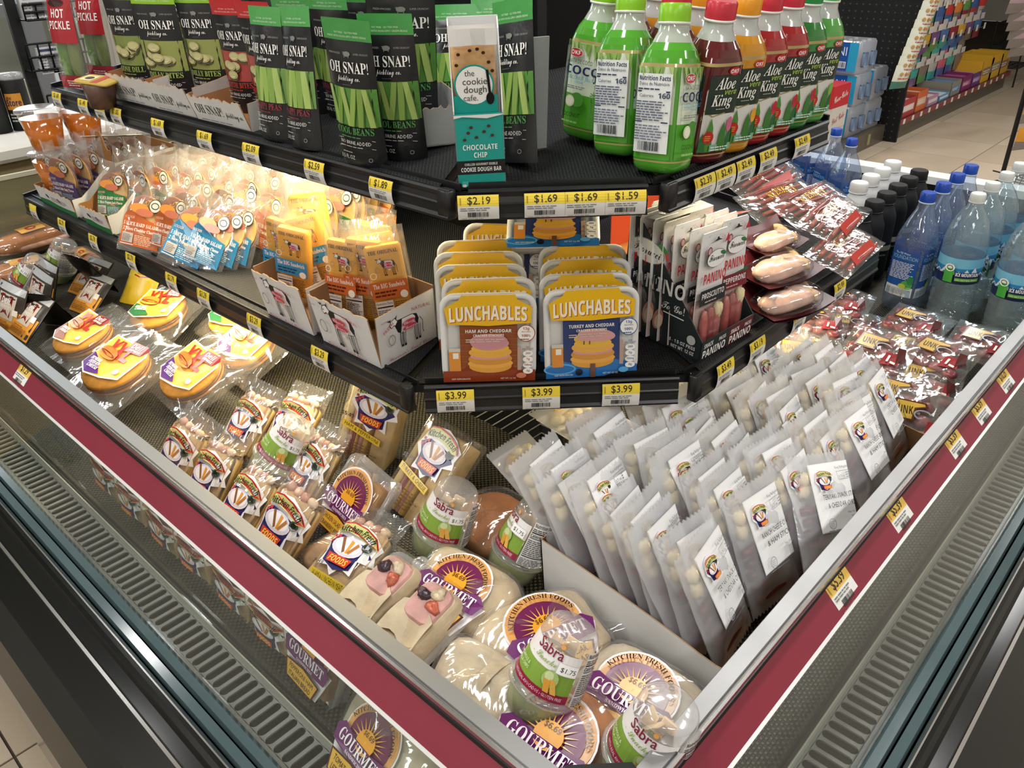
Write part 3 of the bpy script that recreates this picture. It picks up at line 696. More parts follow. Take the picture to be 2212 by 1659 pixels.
# ---- cow badge of the cheese cartons
def art_cow(s=1.0, words=('NATURAL',), flip=1):
    A = Art(); k = '#1b1b1d'
    body = [(-.30, .20), (-.24, .28), (.16, .26), (.26, .22), (.30, .10), (.27, -.02), (.10, -.06), (-.12, -.06), (-.24, .02)]
    A.line(body+[body[0]], .016, k); A.poly([(x*.98, y*.98) for x, y in body], '#f4f3f1')
    A.poly([(-.30, .20), (-.24, .28), (-.12, .275), (-.14, .12), (-.17, -.02), (-.24, .02)], k); A.poly([(.16, .26), (.26, .22), (.30, .10), (.26, -.01), (.20, .08), (.22, .18)], k)
    A.poly([(-.30, .20), (-.24, .28), (-.30, .37), (-.40, .33), (-.44, .24), (-.40, .18), (-.34, .22)], '#f4f3f1'); A.line([(-.30, .20), (-.34, .22), (-.40, .18), (-.44, .24), (-.40, .33), (-.30, .37), (-.24, .28)], .014, k)
    A.poly([(-.42, .33), (-.50, .37), (-.40, .38)], k); A.poly([(-.30, .36), (-.24, .43), (-.27, .33)], k); A.ell(-.385, .27, .012, .014, k, 8)
    for x in (-.20, -.13, .16, .24):
        A.line([(x, .0), (x-.01, -.18), (x+.005, -.30)], .016, k); A.line([(x+.05, .0), (x+.03, -.18), (x+.04, -.30)], .012, k); A.rect(x-.005, -.34, x+.05, -.29, k)
    A.line([(.29, .16), (.36, .04), (.35, -.18), (.37, -.24)], .014, k); A.ell(.04, -.09, .05, .03, '#e9d5d2', 10)
    A.ell(.0, .17, .17, .055, '#c63a55', 16); A.ell(.02, .06, .18, .055, '#c63a55', 16); A.text('Cheese', .0, .14, .075, '#f4e6e8', st='s', fit=-.26); A.text('Lovers', .02, .03, .075, '#f4e6e8', st='s', fit=-.27)
    A.ring(-.46, -.04, .09, .12, .02, '#8a8a8c')
    return A
def cheese_carton_kit(w, d, h):
    def face(W, words):
        A = Art(); s = W*.78; A.o += sub(art_cow(), W*.5, h*.52, s*.86).o
        A.text('NATURAL', W*.72, h*.82, h*.07, '#b5475a', rot=-8, fit=W*.36); A.text("Wisconsin's Finest Cheese", W*.5, h*.085, h*.075, '#b5475a', st='s', rot=0, fit=W*.78); A.text('PERISHABLE', W*.10, h*.88, h*.03, '#b5475a', fit=W*.12)
        if words: A.text('FRESH', W*.16, h*.72, h*.07, '#b5475a', rot=30, fit=W*.24)
        return A
    return tray_kit(w, d, h, h*1.02, '#d9d8d8', '#8d6a4a', None, 4, face(w, False), .003, cut=.5, sideart=(face(d, True), face(d, True)), flare=.10)
# ---- stick of cheese in film
def cheese_kit(band):
    K = Kit(); w, h, t = .056, .135, .018
    b = B(); b.rbox(-w/2, w/2, -t/2, t/2, 0, h*.9, .006, '#e8a72e', 2); K.add('cheese_block', b, mat('cheese', .4, .4, noise=.06, nscale=40, bump=.15) if 'cheese' not in bpy.data.materials else bpy.data.materials['cheese'])
    b = B(); W, H2_ = w+.016, h+.018
    f = lambda u, v: -(.001+(t/2+.0015)*min(1, 6*v, max(0, (1-v)*5))**.6*max(0, 1-abs(2*u-1)**6)**.5)
    b.grid(lambda u, v: ((u-.5)*W, f(u, v), v*H2_-.006), 10, 12, '#ffffff'); b.grid(lambda u, v: ((.5-u)*W, -f(u, v), v*H2_-.006), 10, 12, '#ffffff'); K.add('film_wrap', b, M_FILM)
    A = Art(); A.text('THE ORIGINAL', 0, h*.82, .006, '#4a2c14', fit=-w*.8, st='b'); A.o += sub(art_cow(), .004, h*.67, .036).o
    A.ring(-w*.36, h*.60, .005, .005, .001, '#f0e6d8'); A.rect(-w*.5, h*.33, w*.5, h*.53, band); A.text('The BIG Sandwich', 0, h*.455, .0075, '#f2e4d8', fit=-w*.86, st='b'); A.micro(-w*.42, h*.36, w*.3, h*.44, 2, '#5a2416' if band[1] == 'c' else '#123a5c')
    A.ell(w*.36, h*.36, .006, .006, '#f0e6d8', 12); A.rect(-w*.46, 0.004, w*.02, h*.31, '#d9cfc6'); A.text('Nutrition Facts', -w*.22, h*.27, .004, '#2a2320', fit=w*.44); A.rect(-w*.44, h*.235, w*.0, h*.25, '#2a2320'); A.micro(-w*.44, .008, w*.0, h*.22, 8, '#6a5f58'); A.micro(w*.06, .008, w*.44, h*.3, 11, '#6a4a1c')
    K.add('front_print', A.put(B(), lambda x, y, o: (x, -t/2-.0008-o, y)), M_GLOSSINK); return K
# ---- moulded snack tray with printed sleeve
def lunch_kit(kind, shown=True):
    W, Hh, T = .150, .150, .024; K = Kit(); r0 = .022
    def ring(ins, z, n=5):
        o = []
        for cx, cy, a0 in ((W/2-r0, Hh-r0, 0), (-W/2+r0, Hh-r0, 90), (-W/2+r0, r0, 180), (W/2-r0, r0, 270)):
            for k in range(n+1):
                a = rad(a0+90*k/n); o.append((cx+(r0-ins)*cos(a), z, cy+(r0-ins)*sin(a)))
        return o
    b = B(); R = [ring(.010, T), ring(.006, T*.9), ring(.004, .010), ring(.003, .004), ring(0, .003), ring(0, .0), ring(.008, -.0005), ring(.011, .004)]; m = len(R[0])
    b.raw([p for q in R for p in q], [(j*m+i, j*m+(i+1) % m, (j+1)*m+(i+1) % m, (j+1)*m+i) for j in range(len(R)-1) for i in range(m)], '#dcdcda', True)
    b.raw(R[0], [tuple(range(m))], '#dcdcda'); b.raw(R[-1], [tuple(range(m))], '#d5d5d2')
    tr = K.add('tray', b, M_PLAST)
    for x0, x1, c in ((-.068, -.006, '#e3a268'), (.004, .066, '#d9a0a0')):
        b = B(); b.rbox(x0+.004, x1-.004, .010, T+.006, .012, .05, .008, c, 2); K.add('food_compartment', b, M_FOOD, tr)
    b = B(); b.raw(ring(.010, -.0008), [tuple(range(m))], '#ffffff'); K.add('lid_film', b, M_CLEAR, tr)
    A = Art(); y1 = Hh*.66; bg, dk_, lt = ('#8a4a26', '#7a3116', '#b5652e') if kind == 'ham' else ('#32406f', '#1d5f9e', '#2d4f97')
    A.rect(-W*.30, 0.004, W*.30, y1, bg, 2, 2)
    if kind == 'ham':
        for i in range(7): A.rect(-W*.30, y1*(.25+.1*i), W*.30, y1*(.25+.1*i)+.0015, '#9a5830')
        A.rect(-W*.49, .0, W*.49, .020, '#8a3a1e')
        A.poly([(-W*.30, .02), (-W*.2, .032), (0, .024), (W*.2, .034), (W*.30, .02)], '#7e3418')
    else:
        A.rect(-W*.49, .0, W*.49, .018, '#2a6fb4'); A.poly([(-W*.49, .018), (-W*.3, .03), (-W*.1, .02), (W*.2, .032), (W*.49, .018)], '#2a6fb4'); A.ring(-W*.34, .016, .026, .010, .003, '#5aa3d8')
    A.rect(-W*.42, .02, -W*.30, Hh*.36, '#d58a3a'); A.rect(-W*.42, Hh*.36, -W*.30, Hh*.40, '#c9c3b8'); A.rect(-W*.38, .042, -W*.32, .052, '#e8e4dc'); A.rect(W*.30, .02, W*.34, Hh*.40, '#b89a8c')
    # stacked crackers
    cx, s = .002, 1.0
    for (y, rx, ry, c) in ((.028, .034, .012, '#d9993f'), (.033, .036, .009, '#e2a54c'), (.041, .035, .011, '#cf8f3c'), (.046, .032, .007, '#cf9494'), (.053, .034, .011, '#e0a84e'), (.060, .030, .008, '#e3b045'), (.068, .030, .012, '#c88f94' if kind == 'ham' else '#dcae45')):
        A.ell(cx, y, rx, ry, c, 22)
    if kind != 'ham':
        A.ell(.008, .073, .030, .011, '#cf9a98', 20, rot=-6); A.poly([(-.024, .066), (-.02, .072), (.02, .068), (.036, .066), (.0, .062)], '#cf9a98'); A.line([(-.012, .064), (-.012, .058)], .0018, '#6a4a20'); A.line([(-.003, .064), (-.003, .058)], .0018, '#6a4a20')
        A.ell(-.020, .010, .006, .006, '#18202c', 10); A.rect(-.002, .0, .006, .024, '#6a4a40')
    else: A.ell(.0, .072, .030, .013, '#c48a90', 22)
    A.text('HAM AND CHEDDAR' if kind == 'ham' else 'TURKEY AND CHEDDAR', 0, y1-.012, .0058, '#f0eae4', fit=-W*.48, st='S'); A.text('CRACKER STACKERS', 0, y1-.0185, .0042, '#f0eae4', fit=W*.32, st='S'); A.micro(-W*.24, y1-.028, W*.24, y1-.021, 2, '#c9b8ac')
    ic = '#a04a2c' if kind == 'ham' else '#2c5fa4'
    A.ell(W*.39, y1-.014, .0145, .0145, ic, 20); A.ell(W*.39, y1-.014, .0132, .0132, '#eeece8', 20); A.text('13g', W*.39, y1-.008, .0045, ic, st='S'); A.text('PROTEIN', W*.39, y1-.0125, .0025, ic); A.text('100%', W*.39, y1-.020, .0045, ic, st='S'); A.micro(W*.33, y1-.025, W*.45, y1-.0215, 1, ic)
    A.text('PER', W*.41, Hh*.40, .003, ic); A.text('PACKAGE', W*.41, Hh*.38, .003, ic)
    for i, t_ in enumerate(('260', '7g', '700mg', '4g')):
        A.ell(W*.41, Hh*(.335-.068*i), .008, .0052, '#eeece8', 14); A.text(t_, W*.41, Hh*(.328-.068*i), .0035, ic, fit=.012, st='S')
    A.text('KEEP REFRIGERATED', -W*.30, .006, .003, '#e8d8cc', fit=W*.2); A.text('NET WT. 3.2 OZ', W*.2, .006, .003, '#e8d8cc', fit=W*.16); A.ell(W*.34, .012, .008, .005, '#c9795a' if kind == 'ham' else '#5aa3d8', 14)
    A.poly([(-W*.27, Hh+.001), (W*.28, Hh+.001), (W*.30, Hh*.955), (W*.45, Hh*.87), (W*.44, Hh*.69), (W*.0, Hh*.665), (-W*.42, Hh*.69), (-W*.45, Hh*.87), (-W*.30, Hh*.955)], '#e9b71e')
    A.text('LUNCHABLES', .0012, Hh*.728, .0235, '#b05a1a', fit=-W*.80, st='S', bold=.02, bend=-.9); A.text('LUNCHABLES', 0, Hh*.735, .0235, '#f3ead6', fit=-W*.80, st='S', bold=.01, bend=-.9)
    sl = K.add('printed_sleeve', A.put(B(), lambda x, y, o: (x, -.0012-o, y), .00012), M_GLOSSINK)
    b = B(); b.grid(lambda u, v: ((u-.5)*W*.55, -.001+v*.012, Hh+.0008-.004*v), 4, 2, '#d8a81c'); K.add('sleeve_top', b, M_GLOSSINK, sl)
    return K
# ---- hanging blister of rolled meat sticks
def panino_kit(kind):
    W, Hh = .070, .205; K = Kit()
    b = B(); z1 = Hh*.46; c = '#e4e3e2'
    pts = [(-W/2, .0), (W/2, .0), (W/2, Hh-.004), (W/2-.004, Hh), (-W/2+.004, Hh), (-W/2, Hh-.004)]
    b.raw([(x, 0, y) for x, y in pts]+[(x, .0015, y) for x, y in pts], [(0, 1, 2, 3, 4, 5), (11, 10, 9, 8, 7, 6)]+[(i, (i+1) % 6, 6+(i+1) % 6, 6+i) for i in range(6)], c); cdp = K.add('backing_card', b, M_INK)
    A = Art(); A.rect(-W*.5, 0, W*.5, z1, '#b9a4a0'); r = random.Random(5)
    for i in range(26):
        x, y = r.uniform(-W*.45, W*.45), r.uniform(Hh*.72, Hh*.98); A.line([(x, y), (x+r.uniform(-.004, .004), y+r.uniform(-.004, .004))], .0006, '#9a9a9c')
    A.poly([(-.012, Hh*.93), (.012, Hh*.93), (.003, Hh*.945), (.002, Hh*.96), (-.002, Hh*.96), (-.003, Hh*.945)], '#2a2a2a')
    A.poly([(W*.28, Hh*.90), (W*.46, Hh*.91), (W*.38, Hh*.97)], '#c0303e'); A.ell(-W*.28, Hh*.86, .0062, .0075, '#8a3a44', 14); A.ell(-W*.28, Hh*.86, .0045, .0055, '#c9a8a8', 12)
    A.ell(0, Hh*.79, W*.36, .015, '#3a3a3c', 24); A.ell(0, Hh*.79, W*.35, .0143, '#f2f1f0', 24); A.ell(W*.24, Hh*.82, W*.12, .0035, '#3f7a4c', 10, rot=-18); A.text('Fiorucci', 0, Hh*.775, .0125, '#202022', fit=-W*.58, st='s')
    A.text('PANINO', 0, Hh*.60, .0175, '#c0303a', fit=-W*.86, st='S', rot=0)
    bc = {'PROSCIUTTO': '#26272a', 'PEPPERONI': '#7a2832'}[kind]
    A.rect(-W*.5, Hh*.42, W*.5, Hh*.55, bc); A.text(kind, 0, Hh*.475, .0098, '#e8e4e0', fit=-W*.86, st='S'); A.micro(-W*.3, Hh*.44, W*.3, Hh*.46, 1, '#c9b8b4')
    if kind == 'PEPPERONI': A.poly([(-W*.1, Hh*.55), (W*.5, Hh*.55), (W*.5, Hh*.575)], '#2f6a44')
    K.add('front_print', A.put(B(), lambda x, y, o: (x, -o, y)), M_GLOSSINK, cdp)
    b = B()
    f = lambda u, v: -.016*min(1, 5*u, 5*(1-u))**.6*min(1, 6*v, 4*(1-v))**.6-.0005
    b.grid(lambda u, v: ((u-.5)*W*.92, f(u, v), .004+v*z1*.92), 10, 8, '#ffffff'); K.add('blister', b, M_CLEAR)
    for x in (-.016, .0, .016):
        b = B(); b.blob((x, -.007, z1*.42), .0085, .0065, z1*.40, ['#b5605c', '#c9807a', '#a54e4c'][int(x*100+2) % 3], 8, 7, .08, .8, seed=int(x*1000)); K.add('meat_stick', b, M_MEAT)
    b = B(); b.blob((.02, -.007, z1*.72), .010, .007, .014, '#e6d6a6', 8, 6, .1, .7); K.add('cheese_piece', b, M_FOOD)
    return K
# ---- flat vacuum pack of sliced salami and cheese
SAL = {'orange': ('#c4622a', '5 SLICE HARD SALAMI', '2 Slices Cheddar Cheese'), 'blue': ('#2a7fb0', '5 SLICE HARD SALAMI', '2 Slices Provolone Cheese'), 'green': ('#2f7a42', '5 SLICE HARD SALAMI', '2 Slices Pepper Jack Cheese'), 'purple': ('#5a4a7e', '5 SLICE HARD SALAMI', '2 Slices Colby Jack Cheese')}
def salami_kit(c):
    W, Hh = .102, .142; K = Kit(); col, l1, l2 = SAL[c]
    def fy(u, v, k=1): 
        e = min(1, 7*u, 7*(1-u))**.7*min(1, 6*v, 6*(1-v))**.7; return -.0005-.0075*e*k-.0022*sin(11*u+7*v)*(1-e)
    cyv = lambda u: .012*(2*u-1)**2          # upper edge dips in the middle
    b = B(); b.grid(lambda u, v: ((u-.5)*W, fy(u, v), v*Hh+cyv(u)*v), 12, 14, '#ffffff'); b.grid(lambda u, v: ((.5-u)*W, .004*min(1, 6*u, 6*(1-u)), v*Hh+cyv(u)*v), 8, 6, '#ffffff'); K.add('film_wrap', b, M_FILM)
    b = B()
    for i in range(5): b.lathe([(.036, 0), (.037, .0012), (.036, .0024)], 18, ['#8e5a4a', '#9a6a58', '#c99a58', '#94604f', '#cfa664'][i], M=Matrix.Translation(((-.012, .012, .004, -.006, .010)[i], -.0005-.001*i, (.062, .07, .078, .08, .072)[i])) @ Matrix.Rotation(pi/2, 4, 'X'))
    K.add('salami_slices', b, M_MEAT)
    A = Art(); w = .086
    A.poly([(-w/2, .012), (w/2, .012), (w/2, .062), (w*.1, .068), (-w*.12, .080), (-w*.40, .082), (-w/2, .072)], col)
    A.ell(w*.26, .098, .014, .014, '#26262a', 16); A.ell(w*.26, .098, .0125, .0125, '#c9c6c0', 16); A.ring(w*.26, .098, .009, .007, .002, '#3a3a3e'); A.text('GF', w*.02, .098, .006, '#3a2a20', st='S'); A.ring(w*.02, .1, .0065, .0065, .001, '#3a2a20')
    A.text(l1, 0, .052, .0075, '#f0e6dc', fit=-w*.9, st='b'); A.text(l2, 0, .042, .0065, '#f0e6dc', fit=-w*.86, st='b')
    A.micro(-w*.1, .016, w*.44, .036, 6, '#d8b49c' if c == 'orange' else '#a8c4d0'); A.rect(-w*.42, .018, -w*.14, .037, '#b9b4ae'); A.micro(-w*.40, .020, -w*.16, .035, 5, '#77726c'); A.text('LOCKER', -w*.30, .066, .005, '#d8b49c', fit=w*.24)
    A.ell(-.01, .088, .022, .010, '#d08a3e', 14); A.ell(.004, .081, .020, .008, '#b96a52', 14); A.rect(-w*.44, .0135, -w*.1, .0155, '#d8d2cc')
    K.add('printed_label', A.put(B(), lambda x, y, o: (x, fy(x/W+.5, y/Hh)-.0030-o, y)), M_GLOSSINK); return K
# ---- flow-wrapped sandwich half
def kf_kit(strip):
    W, Hh = .098, .165; K = Kit()
    def fy(u, v): return -(.001+.020*min(1, 5*u, 5*(1-u))**.6*min(1, max(0, (v-.06)*6), max(0, (.9-v)*5))**.6)
    def zz(u, v): return v*Hh+(.0016 if int(u*24+.5) % 2 else -.0016)*(1 if v in (0, 1) else 0)
    b = B(); b.grid(lambda u, v: ((u-.5)*W, fy(u, v)-.0012*sin(23*u+17*v), zz(u, v)), 24, 14, '#ffffff'); b.grid(lambda u, v: ((u-.5)*W, -fy(u, v)*.7, zz(u, v)), 24, 8, '#ffffff'); K.add('flow_wrap', b, M_FILM)
    y = -.014
    for i, (t, c, nm, m) in enumerate(((.010, '#c9a878', 'bread_slice', M_BREAD), (.005, '#c98f84', 'ham_slice', M_MEAT), (.003, '#e0b45a', 'cheese_slice', M_FOOD), (.010, '#c4a06c', 'bread_slice', M_BREAD))):
        b = B(); e = .003*(i % 2); b.rbox(-.040+e, .040-e, y, y+t, .014, .125+e, .012, c, 3, sm=True); K.add(nm, b, m); y += t
    for i in range(4):
        b = B(); b.blob((-.025+.017*i, -.008, .128), .010, .007, .008, ['#c99a86', '#d8b49a', '#c4907c', '#ddc09c'][i], 8, 6, .15, seed=i); K.add('filling', b, M_MEAT)
    A = Art(); A.o += sub(art_kitchen(), .0, .075, .082).o
    if strip:
        A.poly([(-.036, .030), (.036, .026), (.036, .012), (-.036, .016)], '#e3c63a'); A.text(strip, 0, .0175, .008, '#3a3010', fit=.062, rot=-3)
        A.text('$4.49', -.028, .036, .007, '#2a2a2a')
    K.add('printed_label', A.put(B(), lambda x, y_, o: (x, fy(x/W+.5, y_/Hh)-.0016-o, y_)), M_GLOSSINK); return K
# ---- long triangular sandwich in a clear pack
def wedge_kit(strip, price):
    W, Hh, T = .118, .185, .055; K = Kit()
    b = B(); b.rbox(-W/2, W/2, 0, T, 0, Hh, .006, '#ffffff', 2); K.add('clear_pack', b, M_FILM)
    b = B(); b.rbox(-W/2+.006, -W/2+.022, .004, T-.006, .006, Hh-.02, .004, '#dcc48e', 2); K.add('bread_slice', b, M_BREAD)
    b = B(); b.rbox(W/2-.045, W/2-.006, .003, T-.006, .006, Hh-.012, .004, '#d2b27a', 2); K.add('bread_slice', b, M_BREAD)
    x = -W/2+.023
    for i, (t, c, m) in enumerate(((.008, '#c98a84', M_MEAT), (.005, '#b5655e', M_MEAT), (.006, '#e3be62', M_FOOD), (.010, '#cf9890', M_MEAT), (.010, '#e0b85c', M_FOOD))):
        b = B(); b.rbox(x, x+t, .005+.002*(i % 2), T-.01, .008, Hh-.024-.004*(i % 3), .002, c, 1); K.add('filling', b, m); x += t+.0006
    A = Art(); A.o += sub(art_kitchen(), .004, .128, .088).o
    A.poly([(-.050, .088), (.034, .075), (.034, .062), (-.050, .075)], '#e6c441'); A.text(strip, -.008, .072, .008, '#4a3010', fit=.076, rot=-9); A.text(price, -.043, .096, .008, '#3a2a20', st='S')
    A.micro(-.036, .02, .036, .055, 6, '#7a5a3c', fill=.35)
    K.add('printed_label', A.put(B(), lambda x_, y, o: (x_, -.0008-o, y)), M_GLOSSINK); return K
# ---- round bun in a clear bag
def xxl_kit(words, corner, xx='XXL'):
    W, Hh = .172, .19; K = Kit()
    def fy(u, v): return -(.001+.026*max(0, 1-(2*u-1)**2)**.6*min(1, max(0, v*3), max(0, (1-v)*2.2))**.7)
    b = B(); b.grid(lambda u, v: ((u-.5)*W, fy(u, v)-.003*sin(9*u+2)*sin(11*v), v*Hh+(.0014 if int(u*30+.5) % 2 else -.0014)*(v in (0, 1))), 30, 16, '#ffffff')
    b.grid(lambda u, v: ((u-.5)*W, .008+.004*sin(7*u), v*Hh), 10, 8, '#ffffff'); K.add('clear_bag', b, M_FILM)
    Mx = Matrix.Translation((0, -.004, .078)) @ Matrix.Rotation(pi/2, 4, 'X')
    b = B(); b.lathe([(.0, -.012), (.058, -.012), (.064, -.006), (.064, -.001), (.06, .0)], 26, '#c98a3c', M=Mx); K.add('bun_base', b, M_BREAD)
    b = B(); b.lathe([(.062, .0005), (.066, .002), (.064, .006), (.05, .007)], 24, '#7a4a22', M=Mx); K.add('filling', b, M_MEAT)
    b = B(); b.lathe([(.060, .006), (.066, .010), (.063, .017), (.048, .024), (.025, .028), (.0, .029)], 26, '#d0923e', M=Mx); K.add('bun_top', b, M_BREAD)
    A = sub(art_deli(xx, corner, words), .0, .085, .115)
    K.add('printed_label', A.put(B(), lambda x, y, o: (x, -.0345-o+.012*(x/.06)**2*.5, y)), M_GLOSSINK); return K
# ---- small foil pouch with a dark back
def deli_kit(c='#e09a3c', body='#15120f'):
    W, Hh = .10, .125; K = Kit()
    def fy(u, v): return -(.001+.012*max(0, 1-(2*u-1)**2)**.6*min(1, 5*v, 4*(1-v))**.7)
    b = B(); b.grid(lambda u, v: ((u-.5)*W, fy(u, v), v*Hh), 12, 12, '#3a3530' if body == '#15120f' else body); K.add('foil_front', b, M_FOIL)
    b = B(); b.grid(lambda u, v: ((.5-u)*W, -fy(u, v)*.9, v*Hh), 12, 12, body); K.add('foil_back', b, M_FOIL, label='black back of the pouch')
    A = Art(); A.rect(-W*.48, .004, W*.48, Hh*.50, c, 6, 3); A.rect(-W*.48, Hh*.84, W*.48, Hh*.985, '#a9acae', 6); A.rect(-W*.3, Hh*.30, W*.30, Hh*.80, '#cdbfae', 4, 2); A.poly([(-W*.20, Hh*.34), (0, Hh*.42), (W*.20, Hh*.34), (W*.20, Hh*.78), (-W*.20, Hh*.78)], '#7d1f24')
    A.text('Deli', 0, Hh*.60, .017, '#f3eee8', st='I', fit=-W*.30); A.text('EXPRESS', 0, Hh*.50, .007, '#f3eee8', st='I', fit=-W*.3); A.rect(W*.26, Hh*.42, W*.40, Hh*.54, '#ece6da'); A.micro(-W*.4, .012, W*.36, Hh*.28, 5, '#a86a24')
    K.add('front_print', A.put(B(), lambda x, y, o: (x, fy(x/W+.5, y/Hh)-.0005-o, y)), M_GLOSSINK); return K
def yellow_kit():
    W, Hh = .105, .17; K = Kit()
    def fy(u, v): return -(.001+.014*max(0, 1-(2*u-1)**2)**.6*min(1, 5*v, 4*(1-v))**.7)
    b = B(); b.grid(lambda u, v: ((u-.5)*W, fy(u, v), v*Hh), 12, 12, '#ecc832'); K.add('foil_front', b, M_FOIL)
    b = B(); b.grid(lambda u, v: ((.5-u)*W, -fy(u, v)*.9, v*Hh), 12, 12, '#2a2418'); K.add('foil_back', b, M_FOIL)
    A = Art(); A.rect(-W*.46, Hh*.5, W*.46, Hh*.96, '#f2d748', 5, 3); A.poly([(-W*.05, Hh*.66), (W*.15, Hh*.72), (W*.35, Hh*.66), (W*.35, Hh*.94), (-W*.05, Hh*.94)], '#b5242c'); A.text('DELI', W*.15, Hh*.84, .012, '#f6efe0', st='S', fit=W*.34); A.text('EXPRESS', W*.15, Hh*.77, .009, '#f6efe0', st='S', fit=W*.36)
    A.micro(-W*.1, Hh*.56, W*.2, Hh*.62, 2, '#c09020'); A.poly([(-W*.2, Hh*.53), (0, Hh*.51), (W*.3, Hh*.55), (W*.3, Hh*.57), (0, Hh*.53), (-W*.2, Hh*.55)], '#b5242c')
    K.add('front_print', A.put(B(), lambda x, y, o: (x, fy(x/W+.5, y/Hh)-.0005-o, y)), M_GLOSSINK); return K
# ---- dip cup with a domed lid of crackers
def cup_kit(side=0):
    """side 0: picture towards -Y, 1: nutrition panel towards -Y"""
    K = Kit(); dip = '#93a052'
    b = B(); b.lathe([(.0, .001), (.034, .001), (.037, .004), (.0415, .034)], 28, '#93a052', cap=False); K.add('dip', b, M_FOOD)
    b = B(); b.lathe([(.0, .0), (.035, .0), (.0385, .003), (.0432, .036)], 28, '#dfe6cf', cap=False); K.add('base_cup', b, M_CLEARX)
    b = B(); b.lathe([(.0432, .034), (.047, .035), (.0478, .040), (.0465, .043), (.0428, .043)], 28, '#e6e9e2', cap=False); K.add('rim', b, M_CLEARX)
    pr_ = [(.0428, .043), (.041, .05), (.034, .118), (.032, .124), (.028, .127), (.0, .1275)]
    b = B(); b.lathe(pr_, 28, '#ffffff', cap=False); K.add('dome', b, M_CLEARX)
    for i in range(6):
        a = i*1.1; b = B(); b.rbox(-.009, .009, -.002, .002, -.014, .014, .002, '#d9b98c', 1, M=Matrix.Translation((.012*cos(a), .012*sin(a), .070+.007*i)) @ Matrix.Rotation(a*1.7, 4, 'Z') @ Matrix.Rotation(.5*sin(i*2), 4, 'X')); K.add('cracker', b, M_BREAD)
    def F(x, y, o):
        z = .046+y; r = .0413-(z-.05)*(.0073/.068)+.0007+o; a = x/.037-pi/2; return (r*cos(a), r*sin(a), z)
    H_ = .076; A = Art(); g = '#7ea03f'; wht = '#e4e1e0'
    def gr(x0, x1, y0, y1, c): A.rect(x0, y0, x1, y1, c, 14, 3)
    o = 0 if side == 0 else -.048
    gr(o-.052, o+.034, .0, H_*.80, wht); A.poly([(o-.03+.056*i/8, H_*.79+.010*sin(pi*i/8)) for i in range(9)], wht)
    gr(o-.052, o+.034, .0, H_*.46, g); A.poly([(o-.052, H_*.46), (o-.03, H_*.54), (o-.01, H_*.46), (o+.01, H_*.40), (o-.01, H_*.38)], g); A.poly([(o-.012, H_*.50), (o+.034, H_*.44), (o+.034, H_*.36), (o+.012, H_*.38)], wht)
    gr(o-.052, o+.034, .0, H_*.14, '#8e2240'); A.text('WITH REAL AVOCADOS › GLUTEN FREE', o-.006, H_*.045, .0042, '#e8c8d0', fit=.066)
    A.text('Sabra', o-.008, H_*.68, .014, '#7c2038', fit=-.036, bold=.01); A.text('Snackers', o-.004, H_*.54, .009, '#8aa84a', st='s', fit=-.036); A.ell(o+.004, H_*.90, .003, .003, '#e0a050', 10)
    for k in range(6): a = rad(30*k+15); A.line([(o+.004+.0045*cos(a), H_*.90+.0045*sin(a)), (o+.004+.0065*cos(a), H_*.90+.0065*sin(a))], .0008, '#e0a050')
    A.ell(o+.006, H_*.36, .009, .011, '#a3ba72', 14); A.ell(o+.004, H_*.40, .005, .006, '#c4d29a', 10); A.poly([(o+.006, H_*.36), (o+.012, H_*.14), (o+.018, H_*.14), (o+.012, H_*.36)], '#dba44a'); A.poly([(o+.0, H_*.34), (o+.004, H_*.14), (o+.010, H_*.14), (o+.007, H_*.34)], '#d2983e')
    A.text('GUACAMOLE &', o-.034, H_*.34, .0045, '#dbe6bc', fit=.026); A.text('TORTILLA CHIPS', o-.034, H_*.26, .0045, '#dbe6bc', fit=.028)
    A.rect(o+.008, H_*.50, o+.030, H_*.68, '#f4f3f2', 4, 1); A.text('$1.75', o+.020, H_*.55, .0062, '#3a3a3c', fit=.017)
    p = o+.036; gr(p, p+.034, 0, H_*.95, '#dfdedd'); A.text('Nutrition Facts', p+.017, H_*.85, .0058, '#28282a', fit=-.031, st='S'); A.micro(p+.001, H_*.76, p+.033, H_*.83, 2, '#28282a'); A.rect(p+.001, H_*.72, p+.033, H_*.745, '#28282a', 6); A.text('Calories', p+.010, H_*.64, .005, '#28282a', fit=.018, st='S'); A.rect(p+.001, H_*.61, p+.033, H_*.625, '#28282a', 6); A.micro(p+.001, H_*.24, p+.033, H_*.59, 9, '#55555a'); A.rect(p+.001, H_*.20, p+.033, H_*.22, '#28282a', 6); A.micro(p+.001, H_*.02, p+.033, H_*.18, 5, '#55555a')
    K.add('label', A.put(B(), F, .00018), M_GLOSSINK); return K
